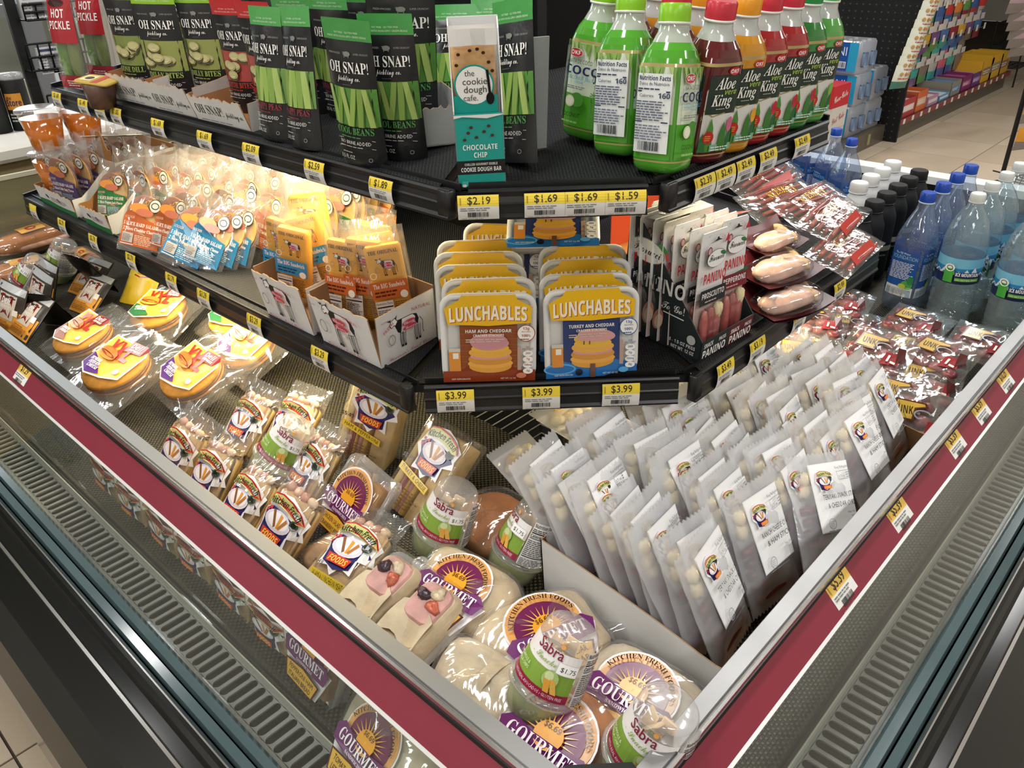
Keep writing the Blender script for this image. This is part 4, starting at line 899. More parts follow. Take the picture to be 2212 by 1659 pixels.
# ---- wrap sandwich in film
def wrap_kit(s1, s2, tint='#cdb894', lab=True, seed=0, bun=False):
    K = Kit(); b = B()
    if bun: b.blob((0, 0, .0), .075, .062, .040, '#b5733c', 22, 14, .04, .85, seed); nm = 'bun'
    else:
        b.blob((0, 0, .0), .082, .052, .042, tint, 24, 16, .05, .62, seed); nm = 'tortilla'
    K.add(nm, b, M_BREAD)
    if not bun:
        b = B(); b.grid(lambda u, v: (-.02+.018*u+.02*v, -.055*cos(pi*v), .0445*max(.0, sin(pi*v))+.001), 3, 10, '#d9c6a4'); K.add('tortilla_fold', b, M_BREAD)
    b = B(); b.blob((0, 0, .0), .088 if not bun else .08, .057 if not bun else .067, .0455, '#ffffff', 26, 18, .06, .66, seed); K.add('film_wrap', b, M_FILM)
    b = B(); b.grid(lambda u, v: (.086+.028*u, (v-.5)*.06*(1+.4*u), .006*sin(9*v)+.012*u*sin(7*v)), 4, 10, '#ffffff'); K.add('film_tail', b, M_FILM)
    if lab:
        A = sub(art_gourmet(s1, s2), 0, .0, .092)
        K.add('printed_label', A.put(B(), lambda x, y, o: (x, y-.004, .0462+o-1.1*x*x*.9-.0-(y*y)*1.6), .0003), M_GLOSSINK)
    return K
def gourmet_box_kit(s1, s2):
    """clear clamshell standing on its edge with a sandwich behind the oval label"""
    K = Kit(); W, Hh, T = .105, .135, .05
    b = B(); b.rbox(-W/2, W/2, 0, T, 0, Hh, .014, '#ffffff', 3); K.add('clamshell', b, M_CLEAR)
    b = B(); b.rbox(-W/2-.004, W/2+.004, T*.5, T*.5+.003, -.004, Hh+.004, .016, '#ffffff', 3); K.add('flange', b, M_CLEARX)
    for i, (x0, x1, c) in enumerate(((-.046, -.012, '#b08a5c'), (.012, .046, '#a97f52'))):
        b = B(); b.rbox(x0, x1, .006, T-.006, .006, Hh-.016, .008, c, 2); K.add('bread_slice', b, M_BREAD)
    b = B(); b.blob((0, .022, .062), .014, .018, .058, '#bfa58a', 10, 9, .15, .7, 3); K.add('filling', b, M_FOOD)
    A = sub(art_gourmet(s1, s2), 0, .078, .085, .1)
    K.add('printed_label', A.put(B(), lambda x, y, o: (x, -.0012-o, y)), M_GLOSSINK); return K
def clam_kit():
    """clear hinged box with cut wraps, lying flat"""
    K = Kit(); W, D, Hh = .145, .105, .058
    b = B(); b.rbox(-W/2, W/2, -D/2, D/2, 0, Hh, .014, '#ffffff', 3); K.add('clear_box', b, M_CLEAR)
    b = B(); b.rbox(-W/2-.005, W/2+.005, -D/2-.005, D/2+.005, Hh*.45, Hh*.45+.003, .016, '#ffffff', 3); K.add('flange', b, M_CLEARX)
    for i, x in enumerate((-.035, .035)):
        b = B(); b.rbox(x-.032, x+.032, -.046, .044, .003, .050, .014, '#cfbb9a', 3); w_ = K.add('wrap_half', b, M_BREAD)
        b = B(); b.rbox(x-.024, x+.024, -.012, .040, .046, .053, .012, '#cf9f98', 2); K.add('ham_filling', b, M_MEAT, w_)
        b = B(); b.grid(lambda u, v: (x-.030+.056*u, -.046+.05*v+.010*sin(4*u), .0515+.004*sin(5*u+3*v)), 6, 4, '#d8c8aa'); K.add('tortilla_flap', b, M_BREAD, w_)
        for k, (dx, dy, c) in enumerate(((-.012, .020, '#3a2430'), (.010, .012, '#bf5f44'), (.004, .028, '#d9c6a6'))):
            b = B(); b.blob((x+dx, dy, .054), .010, .008, .005, c, 10, 6, .25, seed=k+i*5); K.add('filling', b, M_MEAT, w_)
    for x in (-.03, .01, .04):
        b = B(); b.lathe([(.0, 0), (.010, 0), (.011, .003), (.009, .005), (0, .005)], 14, '#ffffff', M=Matrix.Translation((x, D/2+.003, Hh*.5))); K.add('clasp', b, M_CLEARX)
    A = Art(); A.ell(0, 0, .034, .028, '#eeeae6', 22); A.ell(0, 0, .031, .025, '#d8b48c', 22); A.ell(0, -.004, .024, .018, '#eeeae6', 20); A.text('KITCHEN FRESH', 0, .017, .007, '#4a3a2c', fit=.048, st='b', arc=.03)
    K.add('printed_label', A.put(B(), lambda x, y, o: (x-.03, -D/2-.0006-o, y*.8+.02)), M_GLOSSINK); return K
# ---- milky snack bag with white label
def snack_kit(l1, l2, meat='#5e2226'):
    W, Hh = .118, .165; K = Kit()
    def fy(u, v): return -(.0008+.010*min(1, 5*u, 5*(1-u))**.7*min(1, max(0, (v-.05)*6), max(0, (.93-v)*4))**.7)
    zz = lambda u, v: v*Hh+((.002 if int(u*28+.5) % 2 else -.002) if v in (0, 1) else 0)
    b = B(); b.grid(lambda u, v: ((u-.5)*W, fy(u, v)-.0015*sin(8*u+9*v)*sin(15*v), zz(u, v)), 28, 12, '#ffffff'); b.grid(lambda u, v: ((u-.5)*W, -fy(u, v)*.8, zz(u, v)), 28, 8, '#ffffff'); K.add('snack_bag', b, M_FILMX)
    for i in range(5):
        z = .018+.0165*i; b = B(); b.tube([(-.042+.003*(i % 2), .001, z), (0, -.001, z+.002), (.040, .001, z+.001*i)], .0062, 8, [meat, '#6d2a2c', '#54201f'][i % 3]); K.add('meat_stick', b, M_MEAT)
    for i in range(7):
        b = B(); b.blob((-.034+.023*(i % 4)+.006*(i//4), .0, .112+.018*(i//4)+.004*(i % 2)), .0135, .0075, .0105, ['#e3d3ae', '#e8dcbc', '#dfc596', '#e6d6b0'][i % 4], 8, 6, .22, seed=i); K.add('cheese_curd', b, M_FOOD)
    A = sub(art_curds(l1, l2), .014, .050, .080)
    K.add('printed_label', A.put(B(), lambda x, y, o: (x, fy(x/W+.5, y/Hh)-.0048-o, y)), M_INK); return K
# ---- flat pack of red beef sausages
def beef_kit():
    W, Hh = .135, .145; K = Kit()
    def fy(u, v): return -(.001+.015*min(1, 5*u, 5*(1-u))**.6*min(1, 5*v, 5*(1-v))**.6)
    b = B(); b.grid(lambda u, v: ((u-.5)*W, fy(u, v)-.002*sin(17*u)*sin(13*v), v*Hh+.004*sin(8*u)*(1-2*v)), 16, 14, '#ffffff'); b.grid(lambda u, v: ((u-.5)*W, .003*sin(9*u+4*v), v*Hh+.004*sin(8*u)*(1-2*v)), 12, 10, '#ffffff'); K.add('film_wrap', b, M_FILM)
    r = random.Random(3)
    for i in range(11):
        x, z = -.042+.028*(i % 4), .028+.034*(i//4)+r.uniform(-.005, .005); b = B()
        b.blob((x, -.006, z), .0165, .0085, .0125, ['#7a3a3e', '#854448', '#8e5052', '#72343a'][i % 4], 9, 7, .08, .85, seed=i, M=Matrix.Rotation(r.uniform(-.6, .6), 3, 'Y')); K.add('sausage_piece', b, M_MEAT)
    A = Art(); A.poly([(-.045, .052), (-.040, .098), (.012, .100), (.018, .090), (-.002, .082), (-.004, .054)], '#4a2418'); A.poly([(-.041, .055), (-.037, .095), (.010, .096), (.012, .091), (-.006, .084), (-.008, .056)], '#b5953a'); A.text('UNK', -.020, .066, .019, '#33210e', fit=-.026, st='S', rot=4)
    A.ring(.010, .070, .016, .012, .003, '#8a8f9a', 20, 250); A.poly([(.016, .02), (.05, .03), (.045, .062), (.02, .058)], '#86262c'); A.rect(.026, .030, .030, .05, '#e8e4e0'); A.rect(.034, .028, .044, .034, '#e8e4e0'); A.poly([(.044, .034), (.056, .06), (.05, .085), (.036, .08)], '#4a1f1e')
    K.add('printed_label', A.put(B(), lambda x, y, o: (x, fy(x/W+.5, y/Hh)-.0028-o, y)), M_GLOSSINK); return K
def sausage_kit():
    W, Hh = .225, .085; K = Kit()
    def fy(u, v): return -(.001+.012*min(1, 6*u, 6*(1-u))**.6*min(1, 5*v, 5*(1-v))**.6)
    b = B(); b.grid(lambda u, v: ((u-.5)*W, fy(u, v)-.0014*sin(30*u)*sin(9*v), v*Hh+(.0015 if int(v*20) % 2 else 0)), 18, 12, '#ffffff'); b.grid(lambda u, v: ((u-.5)*W, .002*sin(9*u), v*Hh), 10, 8, '#ffffff'); K.add('film_wrap', b, M_FILM)
    for i in range(6):
        z = .010+.013*i; b = B(); b.tube([(-.085, -.004, z), (-.03, -.0055, z+.001), (.03, -.0055, z-.001), (.078, -.004, z)], [.0035, .0062, .0062, .0035], 8, ['#8a3a2a', '#9a4a34', '#7c3026'][i % 3]); K.add('sausage', b, M_MEAT)
    A = Art(); A.poly([(-.06, .004), (.055, .004), (.06, .022), (-.055, .022)], '#a8322c'); A.text("NUESKE'S", 0, .050, .017, '#d9b92e', fit=-.085, st='i', arc=.12)
    for k in range(4): A.line([(-.07, .03+.012*k), (-.03, .034+.012*k), (.02, .029+.012*k), (.07, .035+.012*k)], .0016, '#8a2420')
    K.add('printed_label', A.put(B(), lambda x, y, o: (x, fy(x/W+.5, y/Hh)-.0022-o, y)), M_GLOSSINK); return K
def pork_kit():
    """dark red scoop tray with pale cured pork"""
    K = Kit(); b = B()
    b.grid(lambda u, v: ((u-.5)*.17, -.05+.10*v, .008+.030*(2*v-1)**2*(v > .5)+.012*(2*u-1)**2+.002*sin(6*u)), 14, 10, '#42141a'); b.grid(lambda u, v: ((u-.5)*.17, -.05+.10*v, .004+.030*(2*v-1)**2*(v > .5)+.012*(2*u-1)**2), 14, 10, '#3a1014'); K.add('scoop_tray', b, M_PLAST)
    b = B(); b.blob((-.01, -.014, .028), .070, .030, .017, '#c9a79a', 20, 12, .08, .9, 2); K.add('cured_pork', b, M_MEAT)
    for i in range(7):
        b = B(); b.blob((.030+.005*i, -.030+.008*i, .033-.001*i), .005, .020, .010, '#d6bb96', 8, 6, .1, seed=i); K.add('rind_ridge', b, M_MEAT)
    b = B(); b.blob((-.008, -.012, .026), .079, .040, .023, '#ffffff', 20, 12, .06, .8, 4); K.add('film_wrap', b, M_CLEAR)
    return K
# ---- bottles
def sqface(r, shp, k, lift=.0005):
    p = 2/shp
    def F(x, y, o):
        a = math.atan2(x, r)+k*pi/2-pi/2; q = r*(abs(cos(a))**p+abs(sin(a))**p)**(-1/p)+o+lift; return (q*cos(a), q*sin(a), y)
    return F
def cap_parts(K, r, z, h, col, ring='#dcdcd6', m=None):
    b = B(); n = 30
    vs = []
    for (q, zz) in ((1.0, z), (1.0, z+h*.25), (1.0, z+h*.86), (.9, z+h)):
        for i in range(n*2):
            a = pi*i/n; rr = r*q*(1.0 if i % 2 else .97); vs.append((rr*cos(a), rr*sin(a), zz))
    m2 = n*2; b.raw(vs, [(j*m2+i, j*m2+(i+1) % m2, (j+1)*m2+(i+1) % m2, (j+1)*m2+i) for j in range(3) for i in range(m2)], col, True); b.raw(vs[3*m2:], [tuple(range(m2))], col); c = K.add('cap', b, m or M_PLAST)
    b = B(); b.lathe([(r*.92, z-.004), (r*1.04, z-.003), (r*1.04, z-.0005), (r*.92, z)], 24, ring, cap=False); K.add('neck_ring', b, M_PLAST)
def drink_kit(kind):
    K = Kit(); r = .0335; shp = .52
    liq, capc, lab = {'coco': ('#4d9a2e', '#84bf1e', 0), 'maroon': ('#5a1a1c', '#c02a3c', 1), 'orange': ('#c98a1c', '#e0951c', 1), 'red': ('#9c2024', '#c02a3c', 1), 'green': ('#2c7a34', '#1f8a44', 1), 'light': ('#54a04a', '#3fa04a', 1)}[kind]
    gold = '#b5a06a'; b = B()
    prof = [(.0, .0), (.026, .0), (.031, .005), (.0328, .010), (.033, .014), (.0335, .016), (.0335, .130)]
    b.lathe(prof, 40, [liq, liq, liq, liq, gold, liq], shp, cap=False); body = K.add('bottle_body', b, M_LIQ)
    b = B(); pr2 = [(.0335, .130), (.0338, .134), (.033, .140), (.0305, .149), (.0255, .158)]; n0 = 40
    # shoulder eases from square to round
    vs = []
    for j, (q, z) in enumerate(pr2):
        p = 2/shp+(2-2/shp)*(j/(len(pr2)-1))**.8
        for i in range(n0):
            a = 2*pi*(i+.5)/n0; k = q*(abs(cos(a))**p+abs(sin(a))**p)**(-1/p); vs.append((k*cos(a), k*sin(a), z))
    cl = [gold, liq, liq, liq]
    for j in range(len(pr2)-1): b.raw(vs[j*n0:(j+2)*n0], [(i, (i+1) % n0, n0+(i+1) % n0, n0+i) for i in range(n0)], cl[j], True)
    K.add('shoulder', b, M_LIQ)
    b = B(); b.lathe([(.0255, .158), (.0225, .164), (.0195, .170), (.0185, .178)], 32, '#b4b8b4' if kind != 'coco' else '#a9b2a4', cap=False); K.add('neck', b, M_LIQ)
    cap_parts(K, .0198, .182, .021, capc)
    if not lab:
        for k, fc in ((0, 'n'), (1, 'f'), (2, 'n'), (3, 'f')):
            A = Art(); w = .058; r_ = random.Random(k)
            A.rect(-w/2, .052, w/2, .130, '#d3ddc9', 4, 3); A.rect(-w/2, .018, w/2, .062, '#4fa02c', 4, 2)
            for i in range(16): x = r_.uniform(-w/2+.004, w/2-.004); A.poly([(x-.003, .130), (x+.003, .130), (x+r_.uniform(-.006, .006), r_.uniform(.104, .120))], ['#8aae5a', '#a9c47e', '#79a04a'][i % 3])
            if fc == 'f':
                A.ell(-.012, .117, .0105, .006, '#e8e4e0', 18); A.ell(-.012, .117, .0098, .0053, '#c0303a', 18); A.text('OKF', -.012, .1145, .0056, '#f4f0ec', st='S')
                A.text('NATA DE COCO', -.004, .1035, .0058, '#38423c', fit=-.034); A.text('COCO', .0, .0895, .0115, '#24305e', fit=-.050, st='S'); A.text('COCONUT JELLY', -.002, .0825, .0050, '#4f9fc4', fit=-.038); A.text('DRINK', -.002, .078, .003, '#4f9fc4')
                A.micro(-.02, .070, .012, .075, 2, '#7a8078'); A.ell(-.002, .056, .009, .010, '#4f8f38', 14); A.ell(-.012, .053, .007, .008, '#dfe3bc', 14); A.ell(-.012, .053, .005, .006, '#eef0da', 12)
                A.line([(.02, .05), (.021, .066)], .0008, '#5a7a3c'); [A.line([(.021, .066), (.021+.006*cos(t), .066+.005*sin(t))], .0014, '#4f9a38') for t in (0, .8, 1.8, 2.6, 3.4)]
                A.text('COCONUT', -.008, .032, .0062, '#1f3a16', fit=-.026); A.micro(-.02, .024, .01, .029, 1, '#9ac47a')
            else:
                A.rect(-w*.40, .026, w*.40, .122, '#d9dddb', 4, 3); A.text('Nutrition Facts', 0, .114, .0055, '#2a3250', fit=-w*.7, st='S'); A.text('Datos de Nutricion', 0, .108, .0045, '#2a3250', fit=w*.66); A.micro(-w*.36, .103, w*.3, .106, 1, '#2a3250'); A.rect(-w*.36, .100, w*.36, .1018, '#24305e'); A.text('Calories', -w*.14, .094, .004, '#2a3250', fit=w*.34); A.text('160', w*.24, .093, .0065, '#2a3250', st='S'); A.micro(-w*.36, .066, w*.36, .091, 8, '#5a6078'); A.rect(-w*.36, .0635, w*.36, .065, '#24305e'); A.micro(-w*.36, .042, w*.36, .062, 6, '#6a7084'); A.bars(-w*.24, .029, w*.22, .040, '#2a2c34', 16)
            K.add('label', A.put(B(), sqface(r, shp, k)), M_GLOSSINK, body)
    else:
        for k in (0, 1, 2, 3):
            A = Art(); w = .060; A.rect(-w*.46, .020, w*.5, .112, '#d6d6d0', 4, 3)
            if k in (1, 2):
                pass
            A.poly([(-w*.46, .128), (-w*.1, .128), (-w*.46, .10)], liq)
            A.rect(-w*.42, .070, w*.5, .119, '#25352c', 5, 3); A.line([(-w*.46, .075), (-w*.2, .067), (w*.1, .071), (w*.5, .069)], .0015, '#9a8a4a')
            A.ell(w*.18, .124, .009, .005, '#c0303a', 16); A.text('OKF', w*.18, .1215, .0050, '#f4f0ec', st='S')
            A.text('Aloe', .0, .102, .0155, '#ecece6', fit=-w*.52, st='i'); A.text('vera', w*.16, .095, .007, '#9ab84c', st='I'); A.text('King', -.002, .081, .0155, '#ecece6', fit=-w*.52, st='i'); A.micro(-w*.16, .0765, w*.14, .0785, 1, '#b4b8b0')
            for x, l, c in ((-.012, .046, '#4f8a38'), (.008, .040, '#3f7a34'), (.020, .034, '#2c6a38'), (-.022, .026, '#3a7440')):
                A.poly([(x-.006, .020), (x+.006, .020), (x+.004, .020+l*.7), (x-.001, .020+l), (x-.005, .020+l*.6)], c)
            fr = {'maroon': '#c46a86', 'orange': '#dda43a', 'red': '#c02a3c', 'green': '#b5323c', 'light': '#7ab04a'}[kind]; A.ell(.016, .056, .005, .010, fr, 12)
            A.ell(-.014, .040, .008, .0085, '#b92a26', 14); A.micro(-.019, .036, -.009, .044, 3, '#e0a040'); A.rect(-.01, .021, .026, .030, '#7fae96'); A.micro(-.008, .022, .024, .029, 2, '#d8e6dc')
            K.add('label', A.put(B(), sqface(r, shp, k)), M_GLOSSINK, body)
    return K
def water_kit(kind):
    K = Kit()
    if kind == 'ice':
        r = .050; z = .0; prof = [(.0, .004), (.03, .0), (.043, .006), (r, .02)]
        zz = .02
        for i in range(5): prof += [(r, zz+.004), (r*.965, zz+.010), (r, zz+.016)]; zz += .020
        prof += [(r, .125), (r*.985, .128), (r*.985, .188), (r, .192)]
        for q, z_ in ((1., .20), (.965, .207), (1., .214), (.99, .225), (.93, .245), (.78, .270), (.55, .293), (.36, .305), (.33, .316)): prof.append((r*q, z_))
        b = B(); b.lathe(prof, 36, '#ffffff', cap=False); K.add('bottle_body', b, M_WATER)
        cap_parts(K, .0172, .318, .018, '#cfd2d0', '#c4c8c6')
        def F(x, y, o): a = x/r-pi/2; q = r*.99+.0006+o; return (q*cos(a), q*sin(a), y)
        A = Art(); A.rect(-.157, .125, .157, .189, '#2f7fb0', 48, 2); A.rect(-.157, .165, .157, .189, '#6fb0cf', 48, 1); A.rect(-.157, .125, .157, .150, '#1f2a52', 48, 1)
        for s in (-.105, 0, .105):
            for i in range(7): x = s-.044+i*.015; A.poly([(x-.010, .150), (x, .160+.006*((i*7) % 3)), (x+.010, .150)], '#cfdbe4'); A.poly([(x-.006, .150), (x+.001, .157), (x+.007, .150)], '#4a6a9a')
            A.rect(s-.006, .146, s+.042, .159, '#22305f', 5); A.text('ICE MOUNTAIN', s+.018, .149, .0085, '#f0f4f6', fit=-.044, st='S'); A.rect(s-.004, .136, s+.042, .1445, '#5a9a3c', 5); A.text('100% NATURAL SPRING', s+.019, .138, .004, '#e8f0dc', fit=.042); A.rect(s-.026, .131, s-.008, .166, '#3f9a3c', 3); A.ell(s-.017, .168, .0095, .0095, '#dfe6e4', 16); A.ring(s-.017, .168, .006, .006, .0015, '#3a5a4c')
        K.add('label', A.put(B(), F), M_GLOSSINK)
    else:
        big = kind == 'bigblue'; r, h = (.043, .27) if big else (.032, .205); shp = .6
        b = B(); n0 = 36; vs = []
        pr2 = [(.85, .0, 0), (1., .012, 0), (1., h*.22, 0), (.97, h*.24, 0), (.97, h*.56, 0), (1., h*.58, 0), (1., h*.66, 0), (.94, h*.72, .2), (.70, h*.84, .5), (.44, h*.94, .9), (.40, h, 1)]
        for q, z, e in pr2:
            p = 2/shp+(2-2/shp)*e
            for i in range(n0):
                a = 2*pi*(i+.5)/n0; k = q*r*(abs(cos(a))**p+abs(sin(a))**p)**(-1/p); vs.append((k*cos(a), k*sin(a), z))
        b.raw(vs, [(j*n0+i, j*n0+(i+1) % n0, (j+1)*n0+(i+1) % n0, (j+1)*n0+i) for j in range(len(pr2)-1) for i in range(n0)], '#ffffff', True); K.add('bottle_body', b, M_WATERB)
        cap_parts(K, .0175 if big else .0155, h+.003, .022 if big else .018, '#1d47a8', '#bfc8d8')
        for k in ((1, 3) if not big else (0, 2, 3)):
            A = Art(); w = r*1.7; y0, y1 = h*.16, h*.62; A.rect(-w/2, y0, w/2, y1, '#1f4f98', 4, 3); A.rect(-w/2, y0, w/2, y0+(y1-y0)*.2, '#c6ccd2', 4); A.text('The FIJI Water', -w*.1, y1-.018, .0052, '#dfe8f4', fit=w*.5); A.text('FOUNDATION', 0, y1-.030, .010, '#8fc0dc', fit=-w*.86)
            A.micro(-w*.42, y0+(y1-y0)*.36, w*.40, y1-.036, 12, '#d8e2ee', fill=.42); A.ell(w*.25, y0+(y1-y0)*.26, w*.2, (y1-y0)*.09, '#4f9a4c', 12); A.ell(w*.34, y0+(y1-y0)*.36, w*.12, (y1-y0)*.09, '#2f7a48', 12); A.ell(w*.1, y0+(y1-y0)*.22, w*.12, (y1-y0)*.05, '#a8b84a', 12); A.micro(-w*.4, y0+.006, w*.4, y0+(y1-y0)*.17, 4, '#8a929a')
            K.add('label', A.put(B(), sqface(r*.985, shp, k)), M_GLOSSINK)
    return K
def alu_kit(col, capc, lab=False):
    K = Kit(); r = .036
    b = B(); b.lathe([(.0, .002), (.030, .0), (.035, .006), (r, .02), (r, .165), (.0345, .18), (.027, .198), (.023, .206), (.022, .212)], 30, col, cap=False); K.add('bottle_body', b, M_MATTE)
    cap_parts(K, .0245, .214, .026, capc, col, M_MATTE)
    def F(x, y, o): a = x/r-pi/2; q = r+.0006+o; return (q*cos(a), q*sin(a), y)
    A = Art()
    for s in (-.075, 0, .075): A.rect(s-.03, .085, s+.03, .100, '#b9ac98' if capc != '#d8d8d4' else '#8a98a8', 10); A.text('WATER', s, .070, .005, '#c8c0b0' if capc != '#d8d8d4' else '#68788a')
    K.add('label', A.put(B(), F), M_INK); return K
# ---- paper shelf tag
def tag_kit(price, w=.052, h=.036, curve=.004, yl='#e3c83a'):
    K = Kit(); A = Art(); b = B()
    F = lambda x, y, o: (x, -curve*(1-(2*(y/h)-1)**2)-.0004-o, y)
    b.grid(lambda u, v: F((u-.5)*w, v*h, 0), 2, 8, '#d9d8d4')
    K.add('paper', b, M_PAPER)
    for j in range(4): A.rect(-w/2, h*(.58+.105*j), w/2, h*(.58+.105*(j+1)), yl)
    if price: A.text(price, .001, h*.66, h*.30, '#26241c', fit=-w*.56, bold=.008)
    A.bars(-w*.26, h*.12, w*.24, h*.33, '#2c2c2e', 20, seed=len(price)); A.micro(-w*.44, h*.40, w*.42, h*.56, 2, '#6a6a6a', fill=.4); A.micro(-w*.42, h*.03, w*.30, h*.08, 1, '#8a8a8a')
    A.line([(-w*.43, h*.64), (-w*.43, h*.92)], .0012, '#8a7a2a')
    K.add('printing', A.put(B(), F, .00015), M_INK); return K
# ================================================================ things on the upper shelves
def ony(px, py, Y):
    d = ray(px, py); return CAM_P+d*((Y-CAM_P.y)/d.y)
def onx(px, py, X):
    d = ray(px, py); return CAM_P+d*((X-CAM_P.x)/d.x)
ORD = ['first', 'second', 'third', 'fourth', 'fifth', 'sixth', 'seventh', 'eighth', 'ninth', 'tenth', 'eleventh', 'twelfth', 'thirteenth', 'fourteenth', 'fifteenth', 'sixteenth']
def put(K, name, P, yaw, lean, label, cat, group=None, roll=0, s=1.0):
    return K.spawn(name, pose(P, yaw, lean, roll, s), label, cat, group)
def onul(px, py):
    d = ray(px, py); t = (H2-TS*A2+TS*CAM_P.x-CAM_P.z)/(d.z-TS*d.x); return CAM_P+d*t
def ulp(px, py, dz=.003): P = onul(px, py); return (P.x, P.y, P.z+dz)
def ul(x, y, dz=.003): return (x, y, zul(x)+dz)
def ur(x, y, dz=.003): return (x, y, H2+TS*(y-A2)+dz)
def uf(x, y, dz=.003): return (x, y, H2-.004+TS*((x+y-C2)*.7071)+dz)
G = 'black snack pouches on the upper left shelf'
def pouch(kind, P, yaw, lean, label, roll=0, s=1.0): put(kit('pouch', pouch_kit, kind), 'snack_pouch', P, yaw, lean, label, 'snack pouch', G, roll, s)
pouch('beans', ul(.327, .700), -76, -7, 'black green-bean pouch at the shelf edge, nearest left of the cookie box', 3, (.95, 1, .95))
pouch('beans', ul(.372, .672), -63, -6, 'green-topped bean pouch tucked right behind the front bean pouch', 0, (.95, 1, .94))
pouch('beans', uf(.452, .752, .012), -42, -9, 'largest bean pouch, facing forward in the grey-white tray', 2, (1.18, 1, 1.02))
pouch('peas', ul(.335, .936), -88, 3, 'narrow pea pouch beside the last torn white tray', 0, (1, 1, .95))
pouch('peas', ul(.331, .850), -93, 4, 'shiny pea pouch at the shelf edge left of the front bean pouch', -2, (1, 1, .97))
pouch('gone', ulp(316, 212), -74, -4, 'dark dill pickle pouch beside the clear pickle pouches', 0, (1.05, 1, 1.02))
pouch('dilly', ulp(384, 226), -62, -4, 'lime-topped pickle slice pouch, front one in the left tray', 1, (1.12, 1, 1.0))
pouch('dilly', ulp(470, 222), -70, -4, 'lime-topped pickle slice pouch beside the red-topped pouches', 0, (1.05, 1, .98))
pouch('red', ulp(545, 246), -80, -5, 'red-topped pickle pouch behind the torn brown tray edge', 0, (1, 1, .92))
pouch('red', ulp(600, 262), -82, -5, 'red-topped pickle pouch half hidden by the pea pouches', 0, (1, 1, .92))
for i, (k, x, y, lb) in enumerate((('gone', .52, 1.66, 'lime-topped pouch at the back behind the dark dill pouch'), ('dilly', .53, 1.55, 'lime-topped pouch at the back behind the pickle slices'), ('dilly', .545, 1.44, 'lime-topped pouch at the back left of the red tops'),
        ('red', .525, 1.30, 'red-topped pouch at the back behind the front red pouch'), ('red', .53, 1.20, 'red-topped pouch at the back, rightmost red top'), ('peas', .46, 1.02, 'green-topped pouch behind the two pea pouches'), ('peas', .47, .93, 'green-topped pouch behind the shiny pea pouch'), ('beans', .53, .92, 'green-topped pouch at the back left of the large bean pouch'))):
    pouch(k, ul(x, y), -80+3*(i % 3), -5, lb, 0, (1.02, 1, .95))
pouch('beans', uf(.545, .735), -48, 14, 'bean pouch standing behind the cookie box, left one', 0, (1.0, 1, .80))
pouch('beans', uf(.595, .690), -46, 12, 'bean pouch standing behind the cookie box, right one', 0, (.95, 1, .82))
P = onz(1118, 322, H2+.030); pouch('beans', uf(P.x, P.y, .006), -98, 6, 'bean pouch turned sideways at the right end of the bean pouches', -9)
for i, (px, py) in enumerate(((172, 198), (218, 185))):
    P = onz(px, py, H2+.004); put(kit('pickle', pickle_kit), 'pickle_pouch', ul(P.x+.012*i, P.y), -72, 2, ('clear pouch of whole pickles with red print, at the far shelf end', 'clear red-printed pickle pouch behind the first pickle pouch')[i], 'pickle pouch', 'clear pickle pouches', 0, (.9, 1, .98))
# small brown snack tub with a yellow card lid
K = Kit(); b = B(); b.lathe([(.0, 0), (.028, 0), (.038, .055), (.036, .056)], 20, '#5a4236', cap=True); K.add('tub', b, mat('smoky_tub', .35, .5)); b = B(); b.rbox(-.045, .045, -.034, .034, .056, .062, .012, '#b89c48'); lid = K.add('card_lid', b, M_INK)
A = Art(); A.rect(.0, -.03, .016, .03, '#b5432e'); A.rect(-.036, -.02, -.006, .02, '#e3d59a'); A.ell(-.02, 0, .010, .012, '#3a302a', 12); b = B(); A.put(b, lambda x, y, o: (x, y, .0622+o)); K.add('lid_print', b, M_INK, lid)
P = onz(222, 222, H2+.008); put(K, 'snack_tub', ul(P.x, P.y), -60, -4, 'small brown snack tub with yellow card lid before the pickle pouches', 'snack tub', None, 6, .85)
K = Kit(); b = B(); b.grid(lambda u, v: ((u-.5)*.05*(1-.5*v), .006*sin(3*u), v*.075), 6, 6, '#8a7a6c'); b.grid(lambda u, v: ((u-.5)*.05*(1-.5*v), .010+.006*sin(3*u), v*.075), 6, 6, '#6a5a4c'); K.add('torn_wrapper', b, M_FILMX)
# white trays with torn fronts
def art_tray(w, h):
    A = Art(); A.text('OH SNAP!', w*.34, h*.36, h*.34, '#1f1f20', fit=-w*.52, st='b'); A.text('pickling co.', w*.80, h*.38, h*.22, '#3a3a3a', fit=-w*.32, st='s'); A.micro(w*.1, h*.12, w*.9, h*.18, 1, '#8a8a8a'); return A
for i, (y, w, lb) in enumerate(((1.425, .155, 'torn white cardboard tray under the dill pouches'), (1.270, .145, 'torn white cardboard tray in the middle of the three'), (1.100, .165, 'torn white tray with a brown inside beside the pea pouches'))):
    K = tray_kit(w, .15, .056 if i < 2 else .048, .060, '#dedddb', '#8a5f3c', None, 20+i, art_tray(w, .052), .0035, flare=.22)
    put(K, 'cardboard_tray', ul(.332, y), -88, -6, lb, 'cardboard tray', 'torn trays of the snack pouches')
K = tray_kit(.105, .12, .055, .06, '#b9bcbc', '#9a9c9c', None, 31, None, .003)
P = onz(955, 335, H2+.006); put(K, 'cardboard_tray', uf(P.x-.004, P.y+.01), -25, -5, 'grey-white tray under the large bean pouch', 'cardboard tray')
K = Kit(); b = B(); b.box(-.018, .022, 0, .003, 0, .15, '#9a9c9e'); K.add('carton_back', b, M_PAPER); P = onz(1150, 280, H2+.045); put(K, 'carton_panel', uf(P.x, P.y, .006), -25, -4, 'grey carton panel behind the sideways bean pouch', 'carton')
